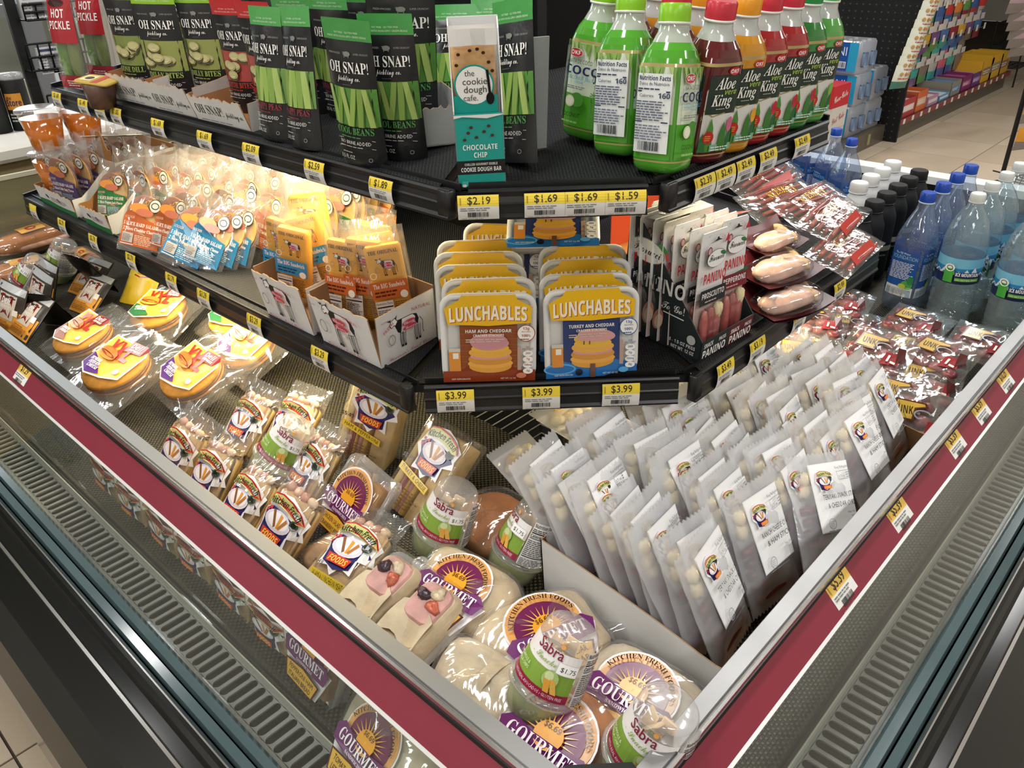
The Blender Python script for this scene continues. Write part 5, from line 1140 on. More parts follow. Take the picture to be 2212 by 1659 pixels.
# cookie dough display box and its bar
def cookie_box():
    w, d, hf, hb = .062, .05, .095, .198; K = Kit(); c = '#1f9c92'
    b = B(); b.box(-w/2, w/2, 0, .0015, 0, hf, c); fr = K.add('front_panel', b, M_INK)
    A = Art(); A.rect(-w/2, .018, w/2, .036, '#1b1b1c'); A.text('CHILLED GOURMET EDIBLE', 0, .0295, .0032, '#d8d8d6', fit=.042, st='S'); A.text('COOKIE DOUGH BAR', 0, .0215, .0058, '#eeeeec', fit=-.052, st='S'); A.text('CHOCOLATE', 0, .050, .0068, '#eaf4f2', fit=-.044, st='S'); A.text('CHIP', 0, .040, .0068, '#eaf4f2', fit=-.017, st='S')
    for x, y in ((-.014, .072), (-.004, .066), (.006, .073), (.016, .068), (-.010, .079), (.012, .080), (-.019, .064)): A.ell(x, y, .0024, .002, '#4a2c1c', 8)
    A.rect(-.026, .003, -.018, .010, '#3fb0a6'); A.micro(.006, .004, .026, .009, 1, '#5fc0b6'); A.ell(-.023, .004, .003, .002, '#e8e8e6', 10)
    A.poly([(-w/2, hf), (-w/2, hf-.004), (-.02, hf-.002), (.01, hf-.005), (w/2, hf-.001), (w/2, hf)], '#e4e4e2')
    K.add('front_print', A.put(B(), flat(0)), M_INK, fr)
    for s in (-1, 1):
        b = B(); x = s*w/2; q = [(0, 0), (d, 0), (d, hb), (d*.7, hb-.012), (0, hf+.004)]
        b.raw([(x, y, z) for y, z in q]+[(x-s*.0015, y, z) for y, z in q], [(0, 1, 2, 3, 4), (9, 8, 7, 6, 5)]+[(i, (i+1) % 5, 5+(i+1) % 5, 5+i) for i in range(5)], '#dcdcda'); K.add('side_panel', b, M_INK)
    b = B(); b.box(-w/2, w/2, d-.0015, d, 0, hb, '#dddddc'); K.add('back_panel', b, M_INK)
    b = B(); b.box(-w/2, w/2, 0, d, 0, .0015, '#1f9c92'); K.add('box_floor', b, M_INK); return K
PC = Vector(uf(.356, .494)); MC = pose(PC, -43, -6, -1); cookie_box().spawn('cookie_dough_box', MC, 'teal and white display box of cookie dough bars at the shelf corner', 'snack box')
K = Kit(); b = B(); w, h = .054, .188; b.rbox(-w/2, w/2, 0, .016, 0, h*.90, .005, '#c3955c', 2); K.add('cookie_bar', b, M_BREAD)
b = B(); b.grid(lambda u, v: ((u-.5)*(w+.004), -.002-.002*sin(7*u+3*v), v*h), 8, 10, '#ffffff'); K.add('clear_front', b, M_FILM)
b = B(); b.grid(lambda u, v: ((u-.5)*(w+.004), -.003-.0015*sin(9*u), h*.90+v*h*.10), 8, 4, '#e9e9e8'); b.grid(lambda u, v: ((u-.5)*(w+.004), .018, v*h), 4, 4, '#e9e9e8'); K.add('white_wrapper', b, M_FOIL)
A = Art(); [A.ell(x, y, .0024, .002, '#3f2416', 8) for x, y in ((-.018, .160), (-.004, .164), (.012, .161), (.018, .150), (.005, .1655), (-.021, .148), (.022, .140))]
A.rect(-w/2, .0, w/2, .112, '#1f9c92'); A.ell(-.001, .124, .0245, .0245, '#1f9c92', 26); A.ell(-.001, .124, .0225, .0225, '#f1f1f0', 26); A.text('the', -.006, .135, .0075, '#3a3a3c', fit=-.012); A.text('cookie', .0, .125, .0085, '#3a3a3c', fit=-.030); A.text('dough', .0, .1155, .0085, '#3a3a3c', fit=-.028); A.text('cafe.', -.006, .106, .0075, '#5a5a5c', fit=-.018)
A.ell(.018, .108, .005, .0075, '#161616', 14); A.line([(.018, .112), (.0155, .142)], .0032, '#161616')
K.add('front_print', A.put(B(), lambda x, y, o: (x, -.0048-o, y)), M_GLOSSINK); K.spawn('cookie_dough_bar', MC @ Matrix.Translation((-.002, .012, .004)), 'wrapped cookie dough bar standing in the teal box', 'snack bar')
# bottles on the right
GB = 'drink bottles on the upper right shelf'
BT = [('coco', .547, .345, 'lime-capped coconut drink bottle at the corner, nearest of three'), ('coco', .563, .424, 'lime-capped coconut drink bottle, middle one of three'), ('coco', .588, .503, 'lime-capped coconut drink bottle, rearmost of three, front picture showing'),
      ('maroon', .631, .345, 'dark red drink bottle with pink cap beside the coconut bottle'), ('orange', .700, .347, 'orange drink bottle with yellow cap at the shelf front'), ('red', .762, .347, 'red drink bottle right of the orange one'), ('red', .829, .347, 'bright red drink bottle with its side panel showing'), ('green', .889, .347, 'green drink bottle with dark green cap'), ('light', .950, .347, 'pale green drink bottle at the right shelf end')]
for n, (x, c) in enumerate(((.640, 'maroon'), (.705, 'orange'), (.768, 'red'), (.831, 'red'), (.893, 'green'), (.950, 'light'))):
    for m_ in (1, 2): BT.append((c, x, .347+.071*m_, f"{['dark red', 'orange', 'red', 'bright red', 'green', 'pale green'][n]} drink bottle, {['', 'second', 'third'][m_]} back in its file"))
for i, (k, x, y, lb) in enumerate(BT):
    put(kit('drink', drink_kit, k), 'drink_bottle', ur(x, y, .004), ((4 if lb.endswith('showing') else 94) if k == 'coco' else -20)+random.uniform(-3, 3), -6, lb, 'drink bottle', GB, 2 if k == 'coco' else 1.5)
# ================================================================ price tags
GT = 'price tags in the shelf channels'
_seen = {}
def tag_on(edge, px, py, price, lev, w=.052, where=''):
    A_, H_, d = ((A1, H1, .040), (A2, H2, .0316))[lev]; Cc = (C1, C2)[lev]
    if edge == 'L': P = onx(px, py, A_-.0085); yw = -90
    elif edge == 'R': P = ony(px, py, A_-.0085); yw = 0
    else:
        d_ = ray(px, py); t = (Cc-.0125-CAM_P.x-CAM_P.y)/(d_.x+d_.y); P = CAM_P+d_*t; yw = -45
    h = d*1.0; P = Vector((P.x, P.y, H_-d-.001))
    put(kit('tag', tag_kit, price, w, h), 'price_tag', P, yw, 2, where, 'price tag', GT)
UL_ = [(124, 208, '$1.69'), (181, 225, '$1.49'), (218, 236, '$1.49'), (253, 247, '$1.05'), (343, 271, '$1.69'), (444, 299, '$1.69'), (544, 324, '$2.09'), (681, 363, '$2.59'), (825, 406, '$1.89')]
for i, (x, y, p) in enumerate(UL_): tag_on('L', x, y, p, 1, .05, f'yellow price tag {p}, {ORD[i]} from far end, upper left shelf')
for i, (x, y, p) in enumerate(((1033, 440, '$2.19'), (1177, 440, '$1.69'), (1263, 438, '$1.69'), (1351, 433, '$1.59'))): tag_on('F', x, y, p, 1, .053, f'price tag {p} on the upper corner shelf, {ORD[i]} from the left')
for i, (x, y, p) in enumerate(((1520, 398, '$2.39'), (1565, 378, '$2.49'), (1609, 358, '$2.49'), (1657, 339, '$2.49'), (1730, 310, '$2.49'))): tag_on('R', x, y, p, 1, .052, f'price tag {p} on the upper right shelf, {ORD[i]} from the corner')
for i, (x, y, p) in enumerate(((76, 461, ''), (138, 493, '$2.79'), (205, 526, '$2.79'), (286, 567, '$2.79'), (373, 610, '$2.79'), (443, 648, '$3.29'), (551, 697, '$3.29'), (692, 766, '$3.29'))): tag_on('L', x, y, p, 0, .05, f'price tag {p} on the middle left shelf, {ORD[i]} from the far end'.replace('  ', ' '))
for i, (x, y) in enumerate(((984, 863), (1169, 853), (1341, 847))): tag_on('F', x, y, '$3.99', 0, .060, f'price tag $3.99 under the boxed lunches, {ORD[i]} from the left')
for i, (x, y, p) in enumerate(((1566, 791, '$3.49'), (1635, 743, '$3.19'), (1725, 685, '$3.49'), (1812, 624, '$2.99'))): tag_on('R', x, y, p, 0, .054, f'price tag {p} on the middle right shelf, {ORD[i]} from the corner')
def rail_tag(side, px, py, price, label):
    if side == 0: P = onx(px, py, -.020); yw = -90; Q = Vector((-.0325, P.y, RZ-.0445))
    else: P = ony(px, py, -.020); yw = 0; Q = Vector((P.x, -.0325, RZ-.0445))
    put(kit('tag', tag_kit, price, .060, .046, .0005, '#dcb452'), 'price_tag', Q, yw, 46, label, 'price tag', 'price tags on the dark red strip')
rail_tag(0, 38, 800, '$1.29', 'faded price tag $1.29 on the left dark red strip')
for i, (x, y, p) in enumerate(((1838, 1225, '$5.39'), (1958, 1090, '$5.39'), (2078, 940, '$5.39'), (2134, 868, '$5.39'), (2188, 796, '$10.29'))): rail_tag(1, x, y, p, f'price tag {p} on the right dark red strip, {ORD[i]} from the corner')
# ================================================================ things on the middle shelves
def ml(x, y, dz=.003): return (x, y, zml(x)+dz)
def mr(x, y, dz=.003): return (x, y, H1+TS*(y-A1)+dz)
def mf(x, y, dz=.003): return (x, y, H1-.004+TS*((x+y-C1)*.7071)+dz)
# boxed lunches
GL = 'boxed lunches on the middle corner shelf'
def lunch(kind, x, y, dz, yaw, lean, label, roll=0, s=1.0): put(kit('lunch', lunch_kit, kind), 'boxed_lunch', mf(x, y, dz), yaw, lean, label, 'boxed lunch', GL, roll, s)
U = Vector((.7071, .7071, 0)); Pa = Vector((.418, .559, 0)); Pb = Vector((.536, .444, 0))
lunch('ham', Pa.x, Pa.y, .003, -45, 1, 'brown boxed lunch with ham crackers, front of the left file', 1)
for i, (k, dd, rr) in enumerate(((.048, .004, 0), (.096, -.010, 1), (.142, -.014, 1), (.188, -.008, 0))):
    q = Pa+U*k+Vector((.7071, -.7071, 0))*dd
    lunch('ham', q.x, q.y, .003, -45, 1, f'boxed lunch in the left file, {ORD[i+1]} from the front', rr)
q = Pa+U*.245+Vector((.7071, -.7071, 0))*.03; lunch('turkey', q.x, q.y, .004, -47, 2, 'blue boxed lunch at the rear of the left file', 3)
lunch('turkey', Pb.x, Pb.y, .003, -44, 3, 'blue boxed lunch with turkey crackers, front of the right file', -1)
q = Pb+U*.048; lunch('turkey', q.x-.004, q.y+.004, .003, -45, 3, 'boxed lunch right behind the front blue one')
for i in range(2):
    q = Pb+U*(.098+.05*i); lunch('turkey', q.x, q.y, .003, -45, 3, f'boxed lunch in the right file, {ORD[i+2]} from the front')
put(kit('lunch', lunch_kit, 'turkey'), 'boxed_lunch', mf(.612, .590, .150), -52, 62, 'blue boxed lunch tipped back on top of the others', 'boxed lunch', GL, -2, (1.06, 1, .96))
# white cow cartons with cheese sticks
def carton(yc, w, d, h, yaw, label):
    K = cheese_carton_kit(w, d, h); put(K, 'cheese_carton', ml(.326, yc), yaw, -5, label, 'carton', 'white cow cartons of cheese sticks'); return K
carton(.800, .162, .125, .096, -90, 'white cow-printed carton at the shelf corner beside the boxed lunches')
carton(.985, .150, .135, .096, -90, 'white cow-printed carton left of the corner carton')
GC = 'cheese sticks in the white cartons'
def cheese(c, x, y, dz, yaw, lean, label, roll=0, s=1.0):
    s = s if isinstance(s, tuple) else (s, 1, s); put(kit('cheese', cheese_kit, c), 'cheese_stick_pack', ml(x, y, dz+.016), yaw, lean, label, 'cheese pack', GC, roll, (s[0]*1.12, 1.1, s[2]*1.12))
OR, BLU = '#c4622e', '#2f86b8'
cheese(OR, .398, .842, .010, -62, 0, 'orange-banded cheese pack, front one in the corner carton', 4, (1.05, 1.1, 1.08))
cheese(OR, .378, .872, .010, -70, 2, 'orange-banded cheese pack left of the front one in the corner carton', 3, (1.0, 1, 1.06))
cheese(OR, .418, .782, .010, -40, 4, 'orange-banded cheese pack at the right edge of the corner carton', -6, (1.0, 1, 1.04))
cheese(OR, .432, .812, .014, -52, 8, 'cheese pack lying back behind the front pack of the corner carton', -10, 1.05)
cheese(OR, .425, .868, .016, -70, 8, 'cheese pack with a twisted top at the rear of the corner carton', 5, 1.1)
cheese(BLU, .380, 1.030, .012, -66, -4, 'blue-banded cheese pack at the front of the left carton', 8, (1.05, 1, 1.0))
cheese(BLU, .420, .985, .020, -58, 4, 'blue-banded cheese pack leaning right in the left carton', -16, (1.15, 1, 1.04))
cheese(BLU, .378, 1.075, .012, -78, 2, 'blue-banded cheese pack at the far left of the left carton', 6, 1.02)
cheese(BLU, .440, 1.030, .022, -60, 8, 'tall yellow cheese pack behind the leaning blue-banded one', -8, 1.18)
cheese(BLU, .430, 1.075, .018, -70, 10, 'cheese pack behind the far left blue-banded one', 0, 1.08)
# black display box of hanging meat stick packs
def fio_box():
    K = Kit(); w, d, hf, hb = .155, .17, .036, .205; k = '#20282a'
    for s in (-1, 1):
        b = B(); x = s*w/2; q = [(0, 0), (d, 0), (d, hb), (d-.02, hb), (0, hf)]
        b.raw([(x, y, z) for y, z in q]+[(x-s*.002, y, z) for y, z in q], [(0, 1, 2, 3, 4), (9, 8, 7, 6, 5)]+[(i, (i+1) % 5, 5+(i+1) % 5, 5+i) for i in range(5)], k); sp = K.add('side_panel', b, M_INK)
        if s < 0:
            A = Art(); A.ell(.040, .156, .036, .020, '#8a8c88', 26, rot=-8); A.ell(.040, .156, .0345, .0188, '#e4e4e0', 26, rot=-8); A.text('Fiorucci', .040, .150, .018, '#26282a', fit=-.056, st='s', rot=-6)
            A.poly([(.058, .172), (.070, .175), (.082, .165), (.076, .160), (.068, .167)], '#3f8a4c'); A.poly([(.076, .160), (.082, .165), (.086, .153), (.080, .150)], '#c04a4c')
            A.text('PANINO', .066, .094, .026, '#e8e8e6', fit=-.118, st='S'); A.text('To Go!', .106, .070, .0145, '#e4e4e0', fit=-.046, st='s'); A.line([(.088, .064), (.130, .062)], .002, '#e4e4e0')
            A.ell(.058, .050, .011, .022, '#b98270', 14, rot=-10); A.ell(.060, .046, .009, .015, '#d9bfa4', 12, rot=-10); A.ell(.080, .046, .010, .020, '#b07866', 14, rot=-10); A.ell(.082, .043, .008, .014, '#d9bfa4', 12, rot=-10)
            A.ell(.150, .034, .0085, .0085, '#b4b6b4', 16); A.text('8 - 1.5 OZ PKGS', .134, .018, .0062, '#d4d6d4', fit=-.052, st='S'); A.text('NET WT. 12 OZ', .136, .008, .0062, '#d4d6d4', fit=-.046, st='S')
            K.add('side_print', A.put(B(), lambda x, y, o: (-w/2-o, d-x, y)), M_INK, sp)
    b = B(); b.box(-w/2, w/2, 0, .002, 0, hf, k); f = K.add('front_panel', b, M_INK)
    A = Art(); A.rect(.002, 0, w/2, hf, '#5a1c24')
    for x in (-w*.25, w*.25): A.text('SNACK', x-.018, hf*.60, .0085, '#e4e4e2', fit=-.026, st='S'); A.text('PACKS', x+.022, hf*.62, .007, '#e4e4e2', fit=-.02, st='S'); A.text('PANINO', x, hf*.10, .015, '#ecebe8', fit=-.066, st='S')
    K.add('front_print', A.put(B(), flat(0)), M_INK, f)
    b = B(); b.box(-w/2, w/2, d-.002, d, 0, hb, k); K.add('back_panel', b, M_INK); b = B(); b.box(-w/2, w/2, 0, d, 0, .002, '#16181a'); K.add('box_floor', b, M_INK)
    b = B(); b.raw([(-w/2, d, hb), (w/2, d, hb), (w/2-.03, d-.075, hb+.008), (-w/2+.006, d-.06, hb+.006)], [(0, 1, 2, 3)], k); K.add('top_flap', b, M_INK)
    A = Art(); A.text('PANINO TO GO', 0, .02, .012, '#c9cac8', fit=.09, st='S'); A.rect(-.05, .012, .05, .014, '#c9cac8'); b = B(); A.put(b, lambda x, y, o: (x, d-y-.01, hb+.003+y*.08+o)); K.add('flap_print', b, M_INK); return K
fio_box().spawn('display_box', pose(mr(.760, .330), -3, -4), 'black cut-away display box of hanging meat stick packs', 'display box')
GP = 'white-headed meat stick packs in the black display box'
for f_, (x0, kd) in enumerate(((.724, 'PROSCIUTTO'), (.797, 'PEPPERONI'))):
    for i in range(7):
        put(kit('panino', panino_kit, kd), 'meat_stick_pack', mr(x0-.003*i+random.uniform(-.003, .003), .352+.0205*i, .006), -6+random.uniform(-3, 3), 1+random.uniform(-1, 2), f"{'black-banded' if f_ == 0 else 'maroon-banded'} meat stick pack, {ORD[i]} from the front of its file", 'meat stick pack', GP, 1.5, (.97, 1, 1.0))
# orange-red carton behind the packs
K = Kit(); b = B(); b.box(-.11, .11, 0, .002, 0, .06, '#b5482e'); K.add('front_panel', b, M_GLOSSINK); b = B(); b.box(-.11, .11, .0, .13, 0, .002, '#a8743c'); K.add('carton_floor', b, M_GLOSSINK); b = B(); b.raw([(-.11, .0, .06), (.11, .0, .06), (.115, -.05, .075), (-.105, -.045, .078)], [(0, 1, 2, 3)], '#c4553a'); K.add('open_flap', b, M_GLOSSINK); b = B(); b.box(-.11, .11, .128, .13, 0, .09, '#b5482e'); K.add('back_panel', b, M_GLOSSINK)
put(K, 'orange_carton', mr(1.02, .56, .02), -8, 0, 'glossy orange-red carton under the right upper shelf', 'carton')
# flat sausage packs and pork trays
GS = 'flat sausage packs on the middle right shelf'
for i, (px, py, z, yaw, lean, roll, lb) in enumerate(((1838, 548, .040, -2, 72, -6, 'sausage pack overhanging the right shelf front, lowest of the row'), (1812, 484, .075, 0, 70, -8, 'sausage pack lying just behind the lowest one'), (1762, 458, .085, -12, 66, -6, 'sausage pack with yellow print beside the water bottles'), (1690, 452, .080, -16, 64, -4, 'sausage pack half under another, left of the yellow-printed one'), (1655, 402, .110, -14, 58, -14, 'dark sausage pack under the upper shelf lamp'))):
    P = onz(px, py, H1+z); put(kit('sausage', sausage_kit), 'sausage_pack', P-Vector((0, .035, .006)), yaw, lean, lb, 'sausage pack', GS, roll, (1.0, 1, 1.15))
for i, (px, py, z, lb) in enumerate(((1690, 664, .020, 'dark red tray of pale pork, front one on the right shelf'), (1672, 598, .062, 'dark red tray of pale pork stacked on the front tray'), (1662, 535, .095, 'dark red tray at the rear of the pork trays'))):
    P = onz(px, py, H1+z); put(kit('pork', pork_kit), 'pork_tray', P, -14+4*i, -6, lb, 'pork tray', 'dark red pork trays', 0, .98 if i < 2 else .8)
# salami packs: front ones, two trays, then the crowd behind under the lamp
GM = 'salami and cheese packs on the middle left shelf'
def sal(c, P, yaw, lean, label, roll=0, s=1.0):
    s = s if isinstance(s, tuple) else (s, 1, s); put(kit('salami', salami_kit, c), 'salami_pack', P, yaw, lean, label, 'salami pack', GM, roll, (s[0]*1.14, s[1], s[2]*1.12))
sal('orange', ml(.316, 1.585), -60, 30, 'orange-labelled salami pack leaning over the shelf edge', 8, 1.02)
sal('orange', ml(.350, 1.515), -74, 28, 'orange-labelled salami pack right behind the overhanging one', 4)
sal('orange', ml(.385, 1.500), -76, 22, 'orange-labelled salami pack, third in the orange row', 2)
sal('blue', ml(.330, 1.425), -64, 38, 'blue-labelled salami pack tilted sideways at the shelf edge', 16, 1.08)
sal('blue', ml(.352, 1.372), -70, 34, 'blue-labelled salami pack right behind the tilted one', 12, 1.02)
sal('blue', ml(.378, 1.350), -72, 30, 'blue-labelled salami pack, third in the blue row', 12)
sal('blue', ml(.402, 1.330), -74, 26, 'blue-labelled salami pack, rearmost in the blue row', 10)
TR = [(1.830, .155, '#2f7a42', 'low white and green tray of green-labelled salami packs'), (2.080, .24, '#2f7a42', 'white and green tray of purple-labelled salami packs at the far end')]
for i, (y, w, c, lb) in enumerate(TR):
    A = Art(); A.rect(0, 0, w, .014, c); A.poly([(0, .014), (w*.3, .018), (w*.6, .013), (w, .017), (w, .012), (0, .012)], c); [A.ell(w*q, .030, .010, .004, '#2a2a2a', 10, rot=-20) for q in (.3, .62)]; A.micro(w*.4, .022, w*.9, .034, 3, '#a58a8a')
    K = tray_kit(w, .30, .050, .11, '#d6d4d2', '#8d6238', None, 50+i, A, .004, cut=.25, flare=.1)
    put(K, 'salami_tray', ml(.332, y), -90, -4, lb, 'tray', 'trays of salami packs')
sal('green', ml(.372, 1.835, .006), -70, 22, 'green-labelled salami pack, front one in the low tray', -2, (.96, 1, .92))
for i in range(3): sal('green', ml(.404+.030*i, 1.835, .006), -78, 16, f'green-labelled salami pack, {ORD[i+1]} in its tray', 2)
for i in range(6): sal('purple', ml(.362+.034*i, 2.060-.006*i, .006), -76, -2+3*i, f'purple-labelled salami pack, {ORD[i]} in the near file of the far tray', 1, (.98, 1, 1.0))
for i in range(6): sal('purple', ml(.362+.034*i, 2.150, .006), -80, -2+3*i, f'purple-labelled salami pack, {ORD[i]} in the far file of the far tray', 1, (.98, 1, 1.0))
cols = [1.715, 1.615, 1.505, 1.395, 1.285, 1.180]
for a, yc in enumerate(cols):
    for i in range(7 if a else 6):
        x = .44+.034*i if a < 4 else .47+.034*i
        if a == 0: x -= .04
        sal(['green', 'orange', 'orange', 'blue', 'orange', 'purple'][(a+i//3) % 6], ml(x, yc+random.uniform(-.01, .01), .004), -84+random.uniform(-6, 6), 14+3*(i % 2)+random.uniform(-5, 8), f'salami pack under the warm lamp, {ORD[i]} back in the {ORD[a]} file', random.uniform(-6, 6), 1.05)
for i, (x, y, z, h, w, rz, c, lb) in enumerate(((.44, 1.985, .0, .165, .16, -100, '#8d6238', 'tall brown cardboard flap behind the far salami tray'), (.66, 1.72, .0, .19, .15, -80, '#cf8f3e', 'torn orange cardboard flap lit by the shelf lamp'))):
    K = Kit(); b = B(); r_ = random.Random(i); n = 12
    top = [h+r_.uniform(-.006, .006)+.02*sin(j*.5+i) for j in range(n+1)]
    for j in range(n): 
        x0, x1 = -w/2+w*j/n, -w/2+w*(j+1)/n; b.raw([(x0, 0, 0), (x1, 0, 0), (x1, 0, top[j+1]), (x0, 0, top[j]), (x0, .0025, 0), (x1, .0025, 0), (x1, .0025, top[j+1]), (x0, .0025, top[j])], [(0, 1, 2, 3), (5, 4, 7, 6), (3, 2, 6, 7)], c)
    K.add('cardboard', b, M_PAPER)
    put(K, 'cardboard_flap', ml(x, y, z), rz, 4, lb, 'cardboard')
K = Kit(); b = B(); q = [(-.075, -.035), (.03, -.055), (.08, -.01), (.06, .05), (-.03, .045)]; b.raw([(x, y, 0) for x, y in q]+[(x, y, -.002) for x, y in q], [(0, 1, 2, 3, 4), (9, 8, 7, 6, 5)], '#d9d3b8'); K.add('card', b, M_PAPER)
A = Art(); A.ell(.0, .02, .034, .011, '#3a362c', 16, rot=-8); A.ell(.022, -.026, .034, .010, '#4a463a', 16, rot=-10); A.line([(-.05, -.03), (.0, -.026)], .006, '#4a463a'); K.add('printing', A.put(B(), lambda x, y, o: (x, y, o)), M_INK)
P = onz(243, 292, H1+.175); K.spawn('folded_card', Matrix.Translation(P) @ Matrix.Rotation(rad(-48), 4, 'Z') @ Matrix.Rotation(rad(-10), 4, 'X'), 'cream card flap with two dark spoon shapes above the salami packs', 'card')
# cups of orange drink behind the salami trays
K = Kit(); b = B(); b.lathe([(0, 0), (.030, 0), (.034, .005), (.046, .075)], 28, '#b5631c'); K.add('orange_drink', b, M_LIQ); b = B(); b.lathe([(.031, -.001), (.047, .076), (.048, .090)], 28, '#ffffff', cap=False); K.add('cup', b, M_CLEAR)
b = B(); b.lathe([(.051, .088), (.053, .091), (.051, .096), (.046, .098), (.0, .097)], 28, '#dfe3e6', cap=False); K.add('lid', b, M_CLEARX)
P1 = onz(108, 322, RZ+.252); P2 = onz(190, 305, RZ+.252)
for i, P in enumerate((P1, P2)):
    K.spawn('drink_cup', pose(P, 0, 0, 0, 1.12), ('lidded cup of orange drink at the far left end', 'lidded cup of orange drink behind the upper shelf end')[i], 'cup', 'cups of orange drink')
    K.spawn('drink_cup', pose(P-Vector((0, 0, .1105)), 0, 0, 0, 1.12), ('cup of orange drink under the far left cup', 'cup of orange drink under the one behind the upper shelf')[i], 'cup', 'cups of orange drink')
# ================================================================ things on the lower deck
def dk(x, y, dz=0): return Vector((x, y, zdeck(x, y)+dz))
def putx(K, name, P, yaw, lean, roll, ext, label, cat, group=None, s=1.0):
    """P is a point of the face ext above the lower edge"""
    M = pose(Vector(P)+Vector((0, 0, RZ)), yaw, lean, roll)
    return K.spawn(name, M @ Matrix.Translation((0, 0, -ext)) @ Matrix.Diagonal(((*s, 1) if isinstance(s, tuple) else (s, s, s, 1))), label, cat, group)
def aim(K, name, base, top, z, L, spin, label, cat, group=None, s=1.0):
    """a round thing whose base is at pixel base on height z and whose axis points at pixel top"""
    P = onz(*base, z); d = ray(*top); a = d.dot(d); w_ = CAM_P-P; b_ = 2*d.dot(w_); c_ = w_.dot(w_)-(L*s)**2; D = b_*b_-4*a*c_
    ts = [(-b_+q*sqrt(max(D, 0)))/(2*a) for q in (1, -1)]
    Q = max((CAM_P+d*t for t in ts), key=lambda q: q.z)
    zax = (Q-P).normalized(); f = (CAM_P-P); f = (f-zax*f.dot(zax)).normalized(); xax = (-f).cross(zax).normalized(); yax = zax.cross(xax)
    M = Matrix(((xax.x, yax.x, zax.x, P.x), (xax.y, yax.y, zax.y, P.y), (xax.z, yax.z, zax.z, P.z), (0, 0, 0, 1)))
    return K.spawn(name, M @ Matrix.Rotation(rad(spin), 4, 'Z') @ Matrix.Diagonal((s, s, s, 1)), label, cat, group)
def lay(K, name, c, z, to, tilt, label, cat, group=None, s=1.0):
    """something lying down: centre pixel, height, pixel its long axis points at, tilt towards the viewer"""
    P = onz(*c, z); Q = onz(*to, z); yaw = math.degrees(math.atan2(Q.y-P.y, Q.x-P.x))
    return K.spawn(name, Matrix.Translation(P) @ Matrix.Rotation(rad(yaw), 4, 'Z') @ Matrix.Rotation(rad(tilt), 4, 'X') @ Matrix.Diagonal((s, s, s, 1)), label, cat, group)
# ---- left deck: flow-wrapped sandwiches
GK = 'clear flow-wrapped sandwiches on the left deck'
def kf(strip, *a, **k): putx(kit('kf', kf_kit, strip), 'sandwich_pack', *a, cat='sandwich', group=GK, **k)
kf('', (.096, 1.076, -.118), -81, 36, 10, .055, label='wrapped sandwich behind the rail, farthest of the rail row')
kf('', (.095, .959, -.118), -86, 41, -2, .055, label='wrapped sandwich behind the rail, second from the far end')
kf('', (.094, .847, -.118), -89, 48, 0, .055, label='wrapped sandwich behind the rail, third from the far end')
kf('', (.096, .735, -.112), -78, 40, 14, .050, label='wrapped sandwich behind the rail, nearest with a large badge', s=1.04)
kf('HAM & CHEESE', (.219, 1.076, -.140), -81, 46, 3, .03, label='wrapped sandwich with yellow strip in the second row, far one')
kf('', (.285, .985, -.107), -72, 50, 5, .06, label='wrapped sandwich behind the far dip cup')
kf('HAM & SWISS', (.212, .851, -.141), -94, 44, -2, .03, label='wrapped sandwich with yellow strip beside the oval-labelled box')
kf('SALAMI & LUNCHEON MEAT', (.106, .606, -.132), -78, 72, 2, .03, label='wrapped sandwich lying by the clear hinged box', s=1.05)
for i, (y, z) in enumerate(((1.13, -.15), (1.02, -.155), (.91, -.155), (.80, -.15), (.69, -.15), (.58, -.155))): kf('', (-.008, y, z-.012), -90, 4, 4*(-1)**i, .0, label=f'wrapped sandwich seen through the left glass, {ORD[i]} from the far end', s=(1, 1, .72))
put(kit('wedge', wedge_kit, 'HAM & PEPPERONI', '$5.49'), 'sandwich_pack', (.335, .848, RZ-.150), -66, 14, 'long pale sandwich pack standing under the middle shelf corner', 'sandwich', 'long sandwich packs', 15, 1.0)
put(kit('wedge', wedge_kit, 'TURKEY & CHEESE', '$5.49'), 'sandwich_pack', (.285, .676, RZ-.150), -88, 44, 'long sandwich pack leaning back with a shiny clear end', 'sandwich', 'long sandwich packs', 7, (.98, 1, 1.02))
put(kit('gbox', gourmet_box_kit, 'CHICKEN SALAD ON', 'CRANBERRY BREAD'), 'sandwich_box', (.172, .713, RZ-.142), -86, 38, 'clear box of brown bread sandwich with an oval purple label', 'sandwich', None, 10, 1.0)
P = onz(650, 1490, DK+.018); put(kit('gbox', gourmet_box_kit, 'PEPPERONI HAM', 'ITALIAN BREAD'), 'sandwich_box', P, -90, 20, 'clear sandwich box behind the left glass near the corner', 'sandwich', None, 6, .95)
lay(clam_kit(), 'sandwich_box', (888, 1345), DK+.040, (1000, 1428), 14, 'clear hinged box of cut wraps behind the left rail', 'sandwich', None, 1.22)
